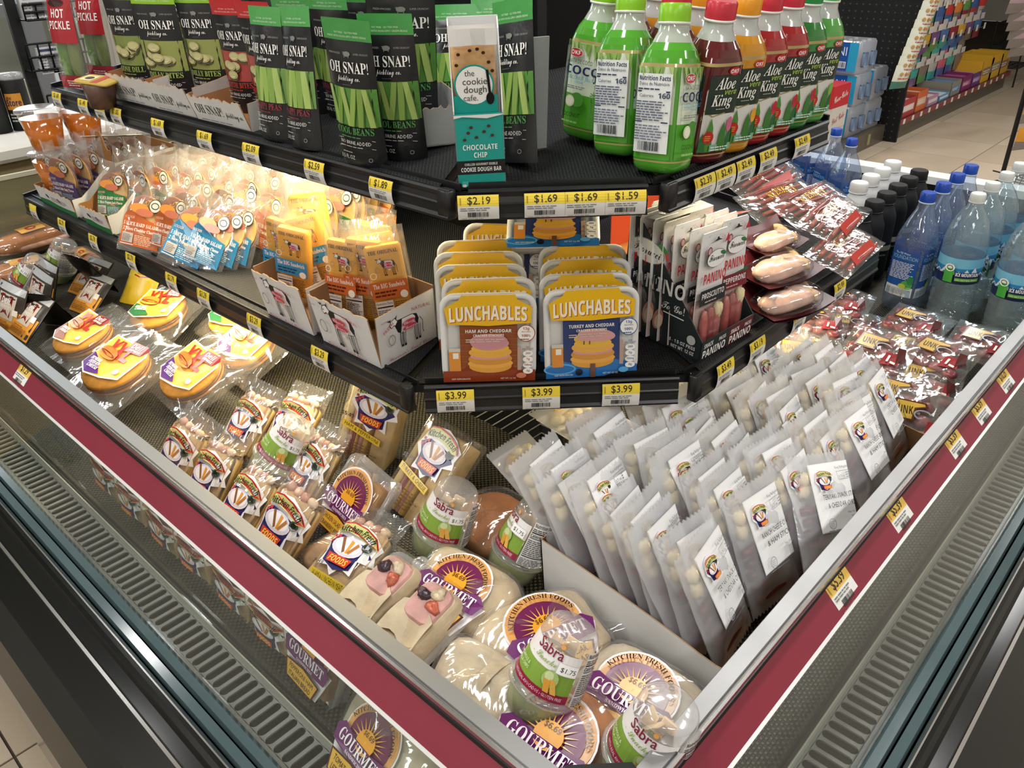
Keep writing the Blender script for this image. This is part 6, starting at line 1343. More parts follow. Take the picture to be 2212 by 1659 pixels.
# ---- wraps and buns near the corner
GW = 'film-wrapped sandwiches with oval labels'
lay(kit('wrap', wrap_kit, 'TURKEY & SWISS', 'ON A WRAP', '#cdb894', True, 1), 'wrap_sandwich', (1010, 1290), DK+.058, (1105, 1345), 18, 'wrapped tortilla with a purple label, behind the hinged box', 'sandwich', GW, 1.05)
lay(kit('wrap', wrap_kit, 'CHICKEN CAESAR', 'ON A WRAP', '#cfbb99', True, 2), 'wrap_sandwich', (1165, 1390), DK+.050, (1275, 1345), 14, 'wrapped tortilla with a purple label beside the white carton', 'sandwich', GW, 1.14)
lay(kit('wrap', wrap_kit, 'CHICKEN BACON', 'RANCH WRAP', '#d2c2a6', True, 3), 'wrap_sandwich', (1385, 1525), DK+.048, (1490, 1590), 16, 'wrapped tortilla with a purple label in front of the white carton', 'sandwich', GW, 1.10)
lay(kit('wrap', wrap_kit, '', '', '#d1c0a2', False, 4), 'wrap_sandwich', (1062, 1500), DK+.052, (1140, 1545), 8, 'plain wrapped tortilla behind the left rail near the corner', 'sandwich', GW, 1.0)
lay(kit('wrap', wrap_kit, 'TOMATO BACON', 'LETTUCE WRAP', '#d4c6ac', True, 5), 'wrap_sandwich', (850, 1605), DK+.040, (930, 1700), 40, 'pale wrapped tortilla seen through the left glass', 'sandwich', GW, .95)
lay(kit('wrap', wrap_kit, 'ITALIAN SUB', 'ON A BUN', '#b5733c', True, 6, True), 'wrap_sandwich', (1215, 1615), DK+.055, (1320, 1690), 20, 'wrapped brown bun with a purple label at the very corner', 'sandwich', GW, 1.12)
lay(kit('wrap', wrap_kit, '', '', '#a8683a', False, 7, True), 'wrap_sandwich', (1062, 1135), DK+.050, (1120, 1180), 20, 'wrapped brown bun between the two middle dip cups', 'sandwich', GW, .92)
lay(kit('wrap', wrap_kit, '', '', '#b8926a', False, 8), 'wrap_sandwich', (745, 1225), DK+.028, (800, 1265), 10, 'rough brown bread in film under the oval-labelled box', 'sandwich', GW, .85)
# ---- dip cups
GD = 'dip cups with domed lids'
for base, top, z, side, spin, lb in (((1150, 1530), (1243, 1350), .085, 0, -6, 'dip cup with guacamole label in the middle of the wraps'), ((936, 1184), (993, 1050), .050, 0, -4, 'dip cup standing before the leaning long sandwich'), ((1099, 1235), (1172, 1094), .035, 0, -52, 'dip cup showing its nutrition panel beside the white carton'),
        ((572, 1028), (652, 912), .045, 0, -6, 'dip cup lying among the wrapped sandwiches'), ((1362, 1672), (1452, 1522), .085, 0, -2, 'dip cup half hidden behind the right rail at the corner'), ((122, 600), (142, 522), .035, 0, -62, 'dip cup at the far left showing its nutrition panel'), ((45, 632), (85, 560), .045, 0, -56, 'dip cup at the far left beside the black pouches')):
    aim(kit('cup', cup_kit, side), 'dip_cup', base, top, DK+z, .1275, spin, lb, 'dip cup', GD)
# ---- bagged buns
GX = 'bagged round sandwiches on the left deck'
def xx(words, corner, P, yaw, lean, roll, ext, label, s=1.0, t='XXL'): putx(kit('xxl', xxl_kit, words, corner, t), 'bagged_sandwich', P, yaw, lean, roll, ext, label, 'sandwich', GX, s)
SP, PU, GR_ = ('SPICY BREADED', 'CHICKEN WITH', 'CHEESE'), '#4f2278', '#2f6a44'
xx(SP, PU, (.112, 1.47, -.110), -68, 72, 16, .030, 'bagged bun with a purple-cornered label, nearest the left rail', 1.12)
xx(('SMOKED', 'SAUSAGE'), '#8a4a2a', (.125, 1.70, -.110), -84, 74, 6, .02, 'bagged bun half hidden behind the left rail, farther one', 1.05)
xx(SP, PU, (.222, 1.345, -.125), -76, 66, 18, .030, 'bagged golden bun in the middle of the bagged sandwiches', 1.08)
xx(('CHEDDAR', 'CHICKEN'), PU, (.366, 1.345, -.112), -80, 64, 12, .030, 'bagged golden bun lit under the middle shelf edge', 1.05)
xx(('HAM AND', 'CHEESE'), GR_, (.320, 1.665, -.105), -76, 74, -8, .030, 'bagged bun with a green-cornered label', 1.08)
xx(('HAM AND', 'CHEESE'), GR_, (.440, 1.52, -.115), -80, 70, 6, .03, 'bagged bun mostly hidden under the middle shelf', 1.0)
# ---- foil pouches
GF = 'small foil sandwich pouches at the far left'
for i, (P, yw, ln, rl, lb) in enumerate((((.340, 2.150, -.150), -73, 50, 6, 'foil pouch with red flag, farthest of the foil pouches'), ((.293, 2.026, -.153), -76, 50, 4, 'foil pouch in front of the farthest one'), ((.202, 2.098, -.141), -80, 22, 12, 'foil pouch standing upright with its black back showing'), ((.100, 2.014, -.128), -70, 24, 12, 'foil pouch behind the left rail, far one'), ((.109, 1.945, -.130), -81, 48, 6, 'foil pouch behind the left rail, near one'), ((.250, 2.18, -.15), -82, 20, 8, 'foil pouch half hidden behind the upright one'))):
    putx(kit('deli', deli_kit), 'foil_pouch', P, yw, ln, rl, .012, lb, 'foil pouch', GF, 1.04)
for i, (P, yw) in enumerate((((.225, 1.985, -.158), -40), ((.40, 2.10, -.14), -60))):
    putx(kit('deli', deli_kit, '#1c1916', '#14110e'), 'foil_pouch', P, yw+160, 30, 0, 0, ('black pouch seen from behind among the foil pouches', 'black pouch seen from behind under the middle shelf')[i], 'foil pouch', GF, 1.1)
putx(kit('yellow', yellow_kit), 'foil_pouch', (.40, 1.955, -.165), -68, 40, 6, 0, 'tall yellow pouch with red flag beside the foil pouches', 'foil pouch', GF, 1.05)
# ---- subs and rolls at the far left
GB2 = 'long bread sandwiches at the far left'
def sub_kit(seed, lab=False):
    K = Kit(); b = B(); b.blob((0, 0, 0), .135, .042, .030, '#b5763c', 26, 12, .05, .75, seed); K.add('bread', b, M_BREAD)
    b = B(); b.blob((0, -.01, -.006), .125, .040, .012, '#c89a7c', 24, 8, .12, .7, seed+1); K.add('filling', b, M_MEAT)
    b = B(); b.blob((0, 0, 0), .150, .050, .036, '#ffffff', 26, 14, .07, .7, seed+2); K.add('film_wrap', b, M_FILM)
    A = Art(); A.rect(-.04, -.02, .04, .02, '#d9a456', 4, 2); A.ell(0, 0, .018, .012, '#a8442c', 14); K.add('printed_label', A.put(B(), lambda x, y, o: (x, y, .0375-y*y*5+o)), M_GLOSSINK); return K
for i, (c, to, z, lb) in enumerate((((70, 515), (150, 490), .085, 'long wrapped bread roll at the left frame edge'), ((185, 562), (225, 590), .045, 'wrapped brown roll behind the far dip cups'), ((60, 585), (130, 570), .060, 'wrapped roll under the long bread roll'), ((15, 470), (80, 455), .10, 'pale wrapped sandwich at the far left end'), ((110, 450), (170, 425), .10, 'bluish lit wrapped sandwich beside the shelf end'))):
    lay(kit('sub', sub_kit, i), 'bread_sandwich', c, DK+z, to, 10, lb, 'sandwich', GB2, 1.0 if i != 1 else .8)
# ---- right deck: white cartons of snack bags
GN = 'milky snack bags standing in the white cartons'
def white_box(x0, x1, label):
    w = x1-x0; K = tray_kit(w, .325, .080, .140, '#d6d6d5', '#7a5a3c', None, 60, None, .0015, cut=.88); M = pose(((x0+x1)/2, .035, zdeck(.4, .03)+.002), 0, 3.4); K.spawn('white_carton', M, label, 'carton', 'white cartons of snack bags')
white_box(.322, .700, 'white corrugated carton of snack bags with its long side showing')
white_box(.706, 1.055, 'white carton of snack bags farther along the right rail')
LBS = [('TERIYAKI SNACK STICKS', '& CHEDDAR CURDS'), ('RANCH CHEESE CURDS', '& HAM STICKS'), ('CHEDDAR & JALAPENO', 'CHEESE CURDS')]
FILES = (.392, .512, .634, .768, .888, .992)
for a, x in enumerate(FILES):
    n = (11, 11, 10, 10, 10, 7)[a]
    for i in range(n):
        y = .075+.0265*i; xx_ = x+random.uniform(-.008, .008)
        put(kit('snack', snack_kit, *LBS[(i+a) % 3], '#5e2226' if a < 3 else '#7a4434'), 'snack_bag', (xx_, y, zdeck(x, y)+.034+random.uniform(-.006, .010)+.0016*i), random.uniform(-9, 7), 26+random.uniform(-5, 6), f'snack bag in the white cartons, {ORD[a]} file from the left, {ORD[i]} from the rail', 'snack bag', GN, random.uniform(-4, 4), (1, 1, 1.13))
putx(kit('snack', snack_kit, *LBS[0]), 'snack_bag', (.638, .058, -.078), -16, 35, 12, .04, 'snack bag with teriyaki label against the right rail', 'snack bag', GN, 1.04)
putx(kit('snack', snack_kit, *LBS[1]), 'snack_bag', (.822, .066, -.076), -2, 33, 2, .04, 'snack bag with ranch curds label against the right rail', 'snack bag', GN, 1.06)
lay(kit('snack', snack_kit, *LBS[1]), 'snack_bag', (1345, 955), DK+.075, (1275, 1000), 86, 'snack bag lying upside down behind the white carton', 'snack bag', GN, 1.12)
lay(kit('snack', snack_kit, *LBS[2]), 'snack_bag', (1215, 1090), DK+.05, (1150, 1140), 60, 'snack bag of red meat tucked behind the white carton corner', 'snack bag', GN, .9)
# ---- red beef packs
GBF = 'flat packs of red beef pieces on the right deck'
BF = [((1.274, .141, -.085), -71, 80, 22, 'red beef pack on top beside the right rail'), ((1.197, .231, -.082), -63, 75, 22, 'red beef pack on top left of the rail one'), ((1.428, .239, -.092), -74, 84, 18, 'red beef pack in front of the water bottles'), ((1.276, .388, -.082), -50, 86, 24, 'red beef pack under the middle right shelf'), ((1.42, .40, -.085), -60, 84, 20, 'red beef pack beside the dark bottle'), ((1.42, .085, -.095), -72, 82, 16, 'red beef pack half hidden by the rail near the bottles'),
      ((1.10, .135, -.125), -70, 70, 10, 'lower red beef pack beside the snack bags'), ((1.20, .12, -.120), -66, 76, 14, 'lower red beef pack under the rail one'), ((1.13, .235, -.120), -60, 74, 18, 'lower red beef pack in the pile middle'), ((1.33, .20, -.120), -70, 80, 12, 'lower red beef pack under the bottle side'), ((1.18, .345, -.115), -54, 78, 20, 'lower red beef pack under the shelf side'), ((1.11, .33, -.10), -40, 74, 20, 'red beef pack glowing orange under the shelf lamp'), ((1.36, .33, -.11), -62, 84, 10, 'lower red beef pack behind the top pair'), ((1.06, .08, -.14), -66, 66, 8, 'lowest red beef pack by the right rail')]
for P, yw, ln, rl, lb in BF: putx(kit('beef', beef_kit), 'beef_pack', P, yw, ln, rl, .0, lb, 'beef pack', GBF, 1.04)
# ---- water bottles
GI = 'clear water bottles at the right end'
for j, y in enumerate((.100, .224)):
    for i in range(4): put(kit('water', water_kit, 'ice'), 'water_bottle', dk(1.728+.116*i, y-.004+.008*j, .002), -84+random.uniform(-8, 8), -1, f"ribbed water bottle with mountain label, {'rail row' if j == 0 else 'inner row'}, {ORD[i]} from the front", 'water bottle', GI)
for i in range(4): put(kit('water', water_kit, 'bigblue'), 'water_bottle', dk(1.742+.108*i, .345, .002), -6+4*i, -1, f'square water bottle with blue cap, {ORD[i]} from the front', 'water bottle', 'blue-capped water bottles', 0, 1.04)
for i, (px, py, dx) in enumerate(((1840, 296, 0), (1806, 278, 0), (0, 0, .0), (0, 0, .02))):
    if px: P = onz(px, py, DK+.05+.292*.98); P0 = P
    else: P = Vector((P0.x+.03+dx, P0.y+.085*(i-1), 0))
    put(kit('water', water_kit, 'bigblue'), 'water_bottle', dk(P.x, P.y, .002), -30, -1, f'square blue-capped water bottle behind the sausage packs, {ORD[i]} from the right', 'water bottle', 'blue-capped water bottles', 0, .97)
for i in range(6): put(kit('alu', alu_kit, '#17181a', '#141415'), 'water_bottle', dk(1.700+.092*i, .478+.004*i, .002), -40, -1, f'black bottle with black cap, {ORD[i]} from the front', 'water bottle', 'black bottles', 0, 1.0)
for i in range(4): put(kit('alu', alu_kit, '#d8dadb', '#d8d8d4'), 'water_bottle', dk(1.915+.092*i, .575+.004*i, .002), -40, -1, f'white bottle with white cap, {ORD[i]} from the front', 'water bottle', 'white bottles', 0, 1.0)
# ================================================================ the shop behind
def plainbox(K, nm, x0, x1, y0, y1, z0, z1, c, m=M_INK, pa=-1, lab=None):
    b = B(); b.box(x0, x1, y0, y1, z0, z1, c); return K.add(nm, b, m, pa, lab)
# gondola along the aisle on the right
def mat_peg():
    m = mat('pegboard', .6, .3, col='#141516'); nt = m.node_tree; N = nt.nodes; L = nt.links; p = N['Principled BSDF']
    tc = N.new('ShaderNodeTexCoord'); v = N.new('ShaderNodeVectorMath'); v.operation = 'MODULO'; v.inputs[1].default_value = (.0508, .0508, .0508)
    ad = N.new('ShaderNodeVectorMath'); ad.inputs[1].default_value = (10, 10, 10); L.new(tc.outputs['Object'], ad.inputs[0]); L.new(ad.outputs[0], v.inputs[0])
    d = N.new('ShaderNodeVectorMath'); d.operation = 'DISTANCE'; d.inputs[1].default_value = (.0254, .0254, .0254)
    s = N.new('ShaderNodeVectorMath'); s.operation = 'MULTIPLY'; s.inputs[1].default_value = (0, 1, 1); L.new(v.outputs[0], s.inputs[0]); L.new(s.outputs[0], d.inputs[0]); d.inputs[1].default_value = (0, .0254, .0254)
    g = N.new('ShaderNodeMath'); g.operation = 'LESS_THAN'; g.inputs[1].default_value = .006; L.new(d.outputs['Value'], g.inputs[0])
    mx = N.new('ShaderNodeMix'); mx.data_type = 'RGBA'; mx.inputs[6].default_value = (*hx('#151617'), 1); mx.inputs[7].default_value = (*hx('#4a4842'), 1); L.new(g.outputs[0], mx.inputs[0]); L.new(mx.outputs[2], p.inputs['Base Color']); return m
M_PEG = mat_peg()
K = Kit(); GX0, GX1 = 6.58, 9.6
plainbox(K, 'kick_plate', GX0, GX1, 2.06, 2.10, 0, .135, '#4a443c', M_PLAST); plainbox(K, 'base_shelf', GX0, GX1, 2.03, 2.62, .135, .165, '#26201e', M_PLAST)
plainbox(K, 'price_strip', GX0, GX1, 2.022, 2.03, .125, .168, '#7a2a30', M_PLAST); plainbox(K, 'end_panel', GX0-.03, GX0, 2.02, 3.9, .0, 2.2, '#141516', M_PEG); plainbox(K, 'pegboard', GX0, GX1, 2.62, 2.64, .165, 2.2, '#141516', M_PEG)
K.spawn('gondola_shelf', Matrix(), 'long black pegboard gondola with snack bags along the aisle', 'shelf')
CO = ['#8a2c3c', '#c25a6a', '#3f5a8e', '#c49a3a', '#3f9a8c', '#b53a34', '#6a4a7a', '#7a6a5a', '#c97a3a', '#4a6a9a', '#a8a49a', '#5a8a4a']
def bag_kit(c1, c2, w, h):
    K = Kit(); f = lambda u, v: -(.003+.03*sin(pi*u)*sin(pi*min(1, v*1.1)))
    b = B(); b.grid(lambda u, v: ((u-.5)*w, f(u, v), v*h), 6, 8, lambda u, v: c1 if v > .72 or v < .3 else (c2 if u > .25 or v < .5 else '#b4aca4')); b.grid(lambda u, v: ((.5-u)*w, -f(u, v)*.5, v*h), 4, 4, c1); K.add('bag', b, M_FOIL)
    b = B(); b.box(-w*.30, w*.22, -.036, -.034, h*.52, h*.68, '#c9c2ba'); K.add('front_print', b, M_INK); return K
def hook():
    K = Kit(); b = B(); b.tube([(0, .30, .03), (0, -.05, .03), (0, -.07, .045)], .004, 5, '#6a6a68'); K.add('peg', b, M_PLAST); b = B(); b.box(-.024, .024, -.075, -.072, .02, .075, '#d8d2c0'); K.add('price_card', b, M_INK); return K
HK = hook(); nb = 0; Yf = 2.28
rows = [((2040, 12), 10, .32, 1), ((2040, 62), 11, .33, 0), ((2030, 128), 10, .30, 2)]
for rI, (pt, n, h, o) in enumerate(rows):
    z = ony(pt[0], pt[1], Yf).z
    for i in range(n):
        x = 6.86+.235*i+(.1 if rI == 2 else 0)
        put(HK, 'display_peg', (x, Yf+.03, z+h*.5), 0, 0, f'peg with a price card, {ORD[rI]} row, {ORD[i]} along the gondola', 'peg', 'pegs on the gondola')
        if rI == 2 and i > 7 or (rI == 1 and i > 9): continue
        c1, c2 = CO[(i*5+rI*3+o) % 12], CO[(i*3+rI*4+2) % 12]
        put(kit('bag', bag_kit, c1, c2, .20, h), 'snack_packet', (x, Yf, z-h*.5), 0, 0, f'hanging snack bag on the gondola, {ORD[rI]} row, {ORD[i]} along', 'snack bag', 'hanging snack bags')
def strip_bag():
    K = Kit(); w, h = .23, .17; f = lambda u, v: -(.003+.035*sin(pi*u)*sin(pi*v)); b = B()
    b.grid(lambda u, v: ((u-.5)*w, f(u, v), v*h), 6, 6, lambda u, v: '#2f7a6c' if v < .36 else '#d4d6c6'); K.add('bag', b, M_FOIL); A = Art(); [A.ell(x, .11, .018, .012, c, 10) for x, c in ((-.05, '#b58a4a'), (0, '#a8743c'), (.05, '#c49a5c'))]; A.micro(-.08, .075, .08, .09, 1, '#a83a3a'); K.add('front_print', A.put(B(), lambda x, y, o: (x, f(x/w+.5, y/h)-.004-o*3, y)), M_INK); return K
SK = strip_bag(); b = B()
for i in range(9):
    P = ony(2004-8.0*i, 20+19.5*i, 1.98) if i < 9 else None
    SK.spawn('snack_packet', pose((P.x, P.y, P.z-.05), -10, -6, 4), f'white and teal snack bag on the clip strip, {ORD[i]} from the top', 'snack bag', 'bags on the clip strip')
# boxes and bags on the gondola's base shelf
BX = [(2000, 222, .30, .14, '#a83a3e', '#d8c8c0'), (2030, 205, .24, .16, '#c9683a', '#d8b8a0'), (1985, 240, .26, .08, '#b58aa0', '#d8d0d0'), (1980, 250, .26, .05, '#6a9ac0', '#d8e0e4'), (2050, 195, .26, .12, '#8a8478', '#5a8ab8'), (2075, 185, .28, .13, '#7a2a5c', '#a85a8a'), (2095, 178, .26, .12, '#6a3a7a', '#9a7ab0'), (2115, 170, .34, .20, '#d2a02a', '#8a7a5a'), (2140, 158, .36, .22, '#d6a62c', '#9a8a6a'), (2160, 150, .30, .2, '#c99a2c', '#8a6a5a')]
for i, (px, py, w, h, c1, c2) in enumerate(BX):
    x = 6.78+.29*i; K = Kit(); b = B(); b.box(-w/2, w/2, 0, .002, 0, h, c1); b2 = K.add('front_panel', b, M_INK); plainbox(K, 'side_panel', -w/2, -w/2+.003, 0, .30, 0, h, c1); plainbox(K, 'side_panel', w/2-.003, w/2, 0, .30, 0, h, c1); plainbox(K, 'back_panel', -w/2, w/2, .297, .30, 0, h, c1); plainbox(K, 'contents', -w/2+.01, w/2-.01, .01, .29, .005, h*.82, c2, M_FOIL)
    A = Art(); A.rect(-w*.4, h*.3, w*.4, h*.65, c2); A.micro(-w*.36, h*.38, w*.3, h*.58, 2, '#e8e0d8'); K.add('front_print', A.put(B(), flat(0), .001), M_INK, b2)
    put(K, 'candy_box', (x, 2.05, .166), 0, 0, f'open candy box on the gondola base, {ORD[i]} from the near end', 'candy box', 'candy boxes on the gondola base')
for i in range(15):
    K = kit('gtag', lambda: (lambda k: (plainbox(k, 'card', -.022, .022, 0, .002, 0, .038, '#d8d2c4'), k)[1])(Kit())); put(K, 'price_tag', (6.66+.19*i, 2.019, .128), 0, 0, f'tiny price card on the gondola base strip, {ORD[i]} from the near end', 'price tag', 'price cards on the gondola base')
# cases of bottled water and cola cartons before the end panel
K = Kit(); plainbox(K, 'base_deck', 5.72, 6.54, 2.12, 3.3, .0, .13, '#4f493f', M_PLAST); b = B(); b.box(6.2, 6.24, 2.112, 2.12, .03, .11, '#8a8a5a'); K.add('sticker', b, M_INK); K.spawn('low_platform', Matrix(), 'low brown-grey display base under the water cases', 'display base')
def case_kit():
    K = Kit(); L_, W, H = .40, .27, .225
    for i in range(3):
        for j in range(4):
            b = B(); x, y = -W/2+.045+.09*i, -L_/2+.05+.1*j; b.lathe([(.03, 0), (.04, .01), (.04, .13), (.03, .17), (.013, .195), (.013, .21)], 10, '#b4c8d4', M=Matrix.Translation((x, y, .002))); K.add('bottle', b, M_WATERB)
            b = B(); b.lathe([(.015, .205), (.015, .22), (.0, .22)], 8, '#d8dce0', M=Matrix.Translation((x, y, .002))); K.add('bottle_cap', b, M_PLAST)
    b = B(); b.rbox(-W/2-.004, W/2+.004, -L_/2-.004, L_/2+.004, 0, H, .03, '#d4e0e6', 2); K.add('shrink_film', b, M_FILMX)
    A = Art(); A.rect(-L_*.44, .02, L_*.30, H*.96, '#1c4f9e', 4, 2); A.rect(L_*.30, .02, L_*.47, H*.96, '#2a9ac4', 2, 2); A.text('DASANI', -.02, H*.56, .062, '#d8e6f2', fit=-.25); A.rect(.05, .04, .11, .085, '#d8dce0'); A.bars(.055, .045, .105, .08, '#5a6a7a', 10)
    K.add('film_print', A.put(B(), lambda x, y, o: (-W/2-.006-o*4, -x, y)), M_GLOSSINK)
    for x in (-.07, .06): b = B(); b.rbox(x-.03, x+.03, -L_/2-.010, -L_/2-.006, .05, .15, .02, '#6a7f9c', 2); K.add('bottle_label', b, M_INK)
    return K
CK = case_kit()
for i, (x, y, n) in enumerate(((6.02, 2.36, 3), (6.34, 2.36, 2), (6.02, 2.78, 2), (6.34, 2.78, 2))):
    for k in range(n): CK.spawn('water_case', pose((x+.02*(k % 2), y, .131+.228*k), -3+4*(k % 2), 0), f"blue shrink-wrapped water case, {['near', 'far', 'near rear', 'far rear'][i]} stack, {['lowest', 'second layer', 'topmost'][k]}", 'water case', 'stacked water cases')
for k, (c, c2, t) in enumerate((('#c4bfb8', '#a83038', ''), ('#c4bfb8', '#a83038', ''), ('#b5262e', '#e8e0dc', 'Coca-Cola'))):
    K = Kit(); plainbox(K, 'carton', -.13, .13, -.2, .2, 0, .15, c); A = Art(); A.text(t or 'Diet Coke', -.06, .05, .07, c2, fit=-.24, st='s'); A.rect(.03, .02, .085, .06, '#d8d2cc'); A.bars(.035, .025, .08, .055, '#4a4a4a', 8); A.micro(.0, .08, .12, .12, 2, '#e0d8d4' if t else '#8a8a8a')
    K.add('carton_print', A.put(B(), lambda x, y, o: (-.13-o*4, -x, y)), M_INK); A = Art(); A.text(t or 'Diet Coke', 0, .05, .05, c2, fit=-.2, st='s', rot=10); K.add('carton_print', A.put(B(), lambda x, y, o: (x, -.2-o*4, y)), M_INK)
    K.spawn('cola_carton', pose((5.66, 2.36, .02+.152*k+.08), 2-2*k, 0), ('silver cola carton at the bottom of the cola stack', 'silver cola carton in the middle of the cola stack', 'red cola carton on top of the cola stack')[k], 'cola carton', 'stacked cola cartons')
K = Kit(); plainbox(K, 'pallet', 5.52, 5.80, 2.14, 2.58, 0, .098, '#4f493f', M_PLAST); K.spawn('low_stand', Matrix(), 'low stand under the cola cartons', 'display base')
# printed banner and patterned novelty card beside the bottles
K = Kit(); b = B(); P0 = ony(1790, 235, 1.15); b.box(-.035, .035, 0, .003, -.62, .9, '#c9c8c6'); bn = K.add('banner_sheet', b, M_INK)
A = Art(); A.text('always wear', 0, 0, .050, '#2a2a2c', fit=-.46, st='S'); b = B(); A.put(b, lambda x, y, o: (y-.018, -o*3, -x+.06)); K.add('banner_lettering', b, M_INK, bn)
b = B(); b.box(.04, .19, .0, .003, -.62, .9, '#2a2a30'); pc = K.add('patterned_card', b, M_INK); A = Art(); r_ = random.Random(9)
for i in range(130): x, z = r_.uniform(.045, .185), r_.uniform(-.6, .88); A.poly([(x+.018*r_.uniform(.3, 1)*cos(t), z+.02*r_.uniform(.3, 1)*sin(t)) for t in (0, 1.1, 2.3, 3.4, 4.6, 5.5)], ['#8a8890', '#5a5a66', '#b4b2b0', '#3a3a4a', '#8a5a3c', '#15151a'][i % 6])
K.add('card_pattern', A.put(B(), lambda x, y, o: (x, -.0005-o*.2, y)), M_INK, pc); b = B(); b.tube([(.0, .006, -.62), (.0, .006, -P0.z)], .008, 6, '#2a2a2a'); K.add('stand_pole', b, M_BLACKM); b = B(); b.lathe([(0, 0), (.16, 0), (.16, .01), (0, .014)], 20, '#1a1a1a', M=Matrix.Translation((0, .006, -P0.z))); K.add('stand_foot', b, M_BLACKM)
K.spawn('banner_stand', pose((2.62, 1.21, P0.z+.05), -40, 0), 'upright grey banner and dark patterned card behind the green bottles', 'banner')
# wire rack and second display at the right edge
K = Kit()
for x in (0, .5): 
    for y in (0, .3): b = B(); b.tube([(x, y, 0), (x, y, .62)], .008, 6, '#2a2623'); K.add('leg', b, M_BLACKM)
for z in (.18, .40, .60):
    b = B(); [b.tube([(0, .06*i, z), (.5, .06*i, z)], .005, 5, '#2a2623') for i in range(6)]; [b.tube([(.5*i/6, 0, z), (.5*i/6, .3, z)], .005, 5, '#2a2623') for i in range(7)]; K.add('wire_shelf', b, M_BLACKM)
K.spawn('wire_rack', pose((9.65, 1.98, 0), 0, 0), 'low dark wire rack past the end of the gondola', 'rack')
def clip_kit(c):
    K = Kit(); b = B(); f = lambda u, v: -(.002+.02*sin(pi*u)*sin(pi*v)); b.grid(lambda u, v: ((u-.5)*.17, f(u, v), v*.12), 5, 5, lambda u, v: c if v > .42 else '#77706e'); K.add('packet', b, M_FOIL); return K
P0 = onz(2204, 300, .55)
K = Kit(); b = B(); b.tube([(0, .03, 0), (0, .03, 1.62)], .012, 8, '#2a2623'); K.add('pole', b, M_BLACKM); b = B(); b.lathe([(0, 0), (.2, 0), (.2, .012), (0, .02)], 20, '#1a1a1a', M=Matrix.Translation((0, .03, 0))); K.add('foot', b, M_BLACKM)
b = B(); [b.tube([(-.16+.05*i, -.02, .36), (-.16+.05*i, -.14, .36), (-.16+.05*i, -.15, .42)], .003, 5, '#2a2623') for i in range(7)]; b.tube([(-.17, -.15, .42), (.17, -.15, .42)], .004, 5, '#2a2623'); b.tube([(-.17, -.02, .42), (-.17, -.15, .42)], .004, 5, '#2a2623'); b.tube([(-.17, -.02, .36), (.17, -.02, .36)], .004, 5, '#2a2623'); K.add('wire_basket', b, M_BLACKM)
SX = tuple(onz(2192, 290, .60)[:2]); K.spawn('spinner_stand', pose((SX[0]+.10, SX[1], 0), -20, 0), 'dark spinner stand with a wire basket at the right frame edge', 'stand')
for i in range(4): clip_kit('#cf8f2c').spawn('snack_packet', pose((SX[0]+.06, SX[1]-.05, .52+.135*i), -30, -5), f'orange and grey packet on the spinner stand, {ORD[i]} from the bottom', 'snack bag', 'packets on the spinner stand') if i == 0 else kit('clip', clip_kit, '#cf8f2c').spawn('snack_packet', pose((SX[0]+.06, SX[1]-.05, .52+.135*i), -30, -5), f'orange and grey packet on the spinner stand, {ORD[i]} from the bottom', 'snack bag', 'packets on the spinner stand')
for i in range(6):
    P = ony(2200+2*(i % 2), 8+19*i, 1.45); kit('clip', clip_kit, '#a0888e').spawn('snack_packet', pose((P.x, P.y, P.z-.06), -20, -8, 0, 1.5), f'pinkish packet on the strip at the upper right edge, {ORD[i]} from the top', 'snack bag', 'pinkish packets at the right edge')
# ---------------------------------------------------------------- far left: counter, dispensers, newspaper rack, window
CT = 1.02
C0 = onz(75, 300, CT)
K = Kit(); b = B(); b.rbox(-1.3, .95, -.02, .55, CT-.05, CT, .02, '#dcdad2', 2, sm=False); K.add('counter_top', b, M_PLAST); plainbox(K, 'counter_front', -1.25, .9, .02, .5, 0, CT-.05, '#8a7c5a', M_PAPER)
K.spawn('counter', pose((C0.x-.1, C0.y-.03, 0), 4, 0), 'white counter with a beige front behind the far left end of the cooler', 'counter')
def disp_kit():
    K = Kit(); b = B(); b.lathe([(.0, 0), (.062, 0), (.062, .235), (.060, .24)], 26, '#1c1d1c'); K.add('black_cylinder', b, M_MATTE); b = B(); b.lathe([(.062, .235), (.064, .255), (.058, .262), (.0, .264)], 26, '#aab0b0', cap=False); K.add('clear_lid', b, M_CLEARX)
    F = lambda x, y, o: ((.0626+o*3)*cos(x/.0626-pi/2), (.0626+o*3)*sin(x/.0626-pi/2), y)
    A = Art(); A.rect(-.045, .10, .045, .175, '#c9862a', 10, 2); A.poly([(-.045, .16), (-.01, .168), (.045, .175), (-.045, .175)], '#3a3a6a'); A.text('the', -.02, .148, .014, '#26264a', st='I'); A.text('Store', 0, .118, .030, '#26264a', fit=-.075, st='S'); A.micro(-.035, .045, .035, .09, 3, '#b4b4ae'); K.add('label', A.put(B(), F), M_INK); return K
DKIT = disp_kit()
for i, (px, py) in enumerate(((56, 278), (2, 286))): P = onz(px, py, CT); DKIT.spawn('coffee_dispenser', pose((P.x, P.y, CT), -35, 0, 0, (.62, .62, .70)), ('black cylinder dispenser with orange label, right of the pair', 'black cylinder dispenser with orange label at the left frame edge')[i], 'dispenser', 'black dispensers on the counter')
YR = 5.2
def atR(px, py, Y=YR): return ony(px, py, Y)
K = Kit(); p0 = atR(60, 240); 
for px in (70, 185):
    P = atR(px, 150); b = B(); b.box(P.x-.03, P.x+.03, YR+.05, YR+.08, 0, 2.3, '#4a433c'); K.add('upright', b, M_BLACKM)
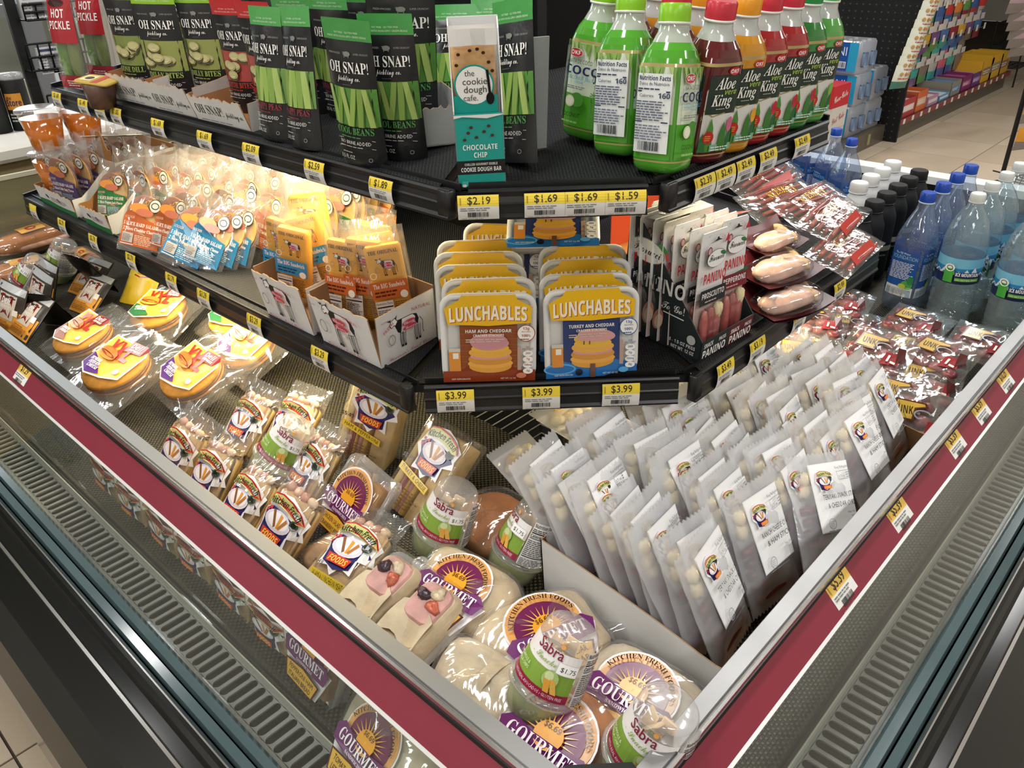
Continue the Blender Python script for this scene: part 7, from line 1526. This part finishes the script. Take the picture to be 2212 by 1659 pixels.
for pa, pb in (((42, 10), (42, 45)), ((48, 96), (48, 155)), ((95, 205), (95, 245))):
    Pt, Pb = atR(*pa), atR(*pb); x1 = atR(200, pa[1]).x; b = B()
    for k in range(7): x = Pt.x+(x1-Pt.x)*k/6; b.tube([(x, YR-.04, Pt.z), (x, YR-.03, Pb.z), (x, YR+.05, Pb.z)], .006, 5, '#2a2623')
    for z in (Pt.z, (Pt.z+Pb.z)/2, Pb.z): b.tube([(Pt.x, YR-.04, z), (x1, YR-.04, z)], .006, 5, '#2a2623')
    K.add('wire_pocket', b, M_BLACKM)
K.spawn('newspaper_rack', Matrix(), 'dark wire newspaper rack behind the far left counter', 'rack')
for i, (a, c, lb) in enumerate((((35, -8), (125, 40), 'newspaper in the top pocket of the wire rack'), ((72, 104), (150, 152), 'newspaper in the middle pocket of the wire rack'), ((112, 150), (175, 178), 'dark framed card low in the wire rack'))):
    Pa_, Pb_ = atR(*a), atR(*c); w, h = abs(Pb_.x-Pa_.x), abs(Pa_.z-Pb_.z); K = Kit(); b = B(); b.box(0, w, 0, .02, 0, h, '#d8dadc'); K.add('folded_paper', b, M_PAPER); A = Art(); 
    if i == 2: A.rect(.02, .02, w-.02, h-.02, '#26303a')
    else: A.rect(w*.1, h*.84, w*.7, h*.94, '#3a4a6a'); A.rect(w*.3, h*.2, w*.95, h*.74, '#6a6a6c'); A.micro(w*.04, h*.06, w*.96, h*.8, 7, '#7a7c80')
    K.add('printing', A.put(B(), lambda x, y, o: (x, -o*3, y)), M_INK); K.spawn('newspaper', Matrix.Translation((Pa_.x, YR-.025, Pb_.z)), lb, 'newspaper')
b = B(); Pw = atR(10, 0, 6.2); 
b.box(-3.2, Pw.x+.02, 6.2, 6.24, .0, .75, '#8a8880'); struct('wall_low', b, M_WALL)
b = B(); b.box(Pw.x+.35, 16, 6.2, 6.26, 0, CEIL, '#b4aea4'); struct('wall_back_left', b, M_WALL)
win = B(); win.box(-3.2, Pw.x+.05, 6.20, 6.21, .75, 2.8, '#ffffff'); wn = struct('window_1', win, M_GLASS)
b = B(); b.box(Pw.x+.05, Pw.x+.17, 6.14, 6.26, 0, 2.9, '#8a8c90'); struct('window_frame', b, M_PLAST, wn)
b = B(); b.box(-3.2, Pw.x+.05, 6.16, 6.24, 1.15, 1.22, '#8a8c90'); struct('window_frame', b, M_PLAST, wn)
# yellowish acrylic end guard of the cooler
K = Kit(); b = B(); b.box(-.05, .95, 0, .006, RZ-.16, RZ+.10, '#ffffff'); K.add('acrylic_sheet', b, film('acrylic_guard', tint=(.80, .80, .62), gloss=.10, haze=.25, bump=.3, bscale=6, rough=.1, hazecol=(.62, .60, .44))); b = B(); b.box(-.05, .95, -.004, .01, RZ+.095, RZ+.108, '#c9c7b0'); K.add('top_edge', b, M_PLAST)
K.spawn('end_guard', pose((0, 2.62, 0), 0, 0), 'yellowish clear acrylic guard across the far left end of the cooler', 'guard')
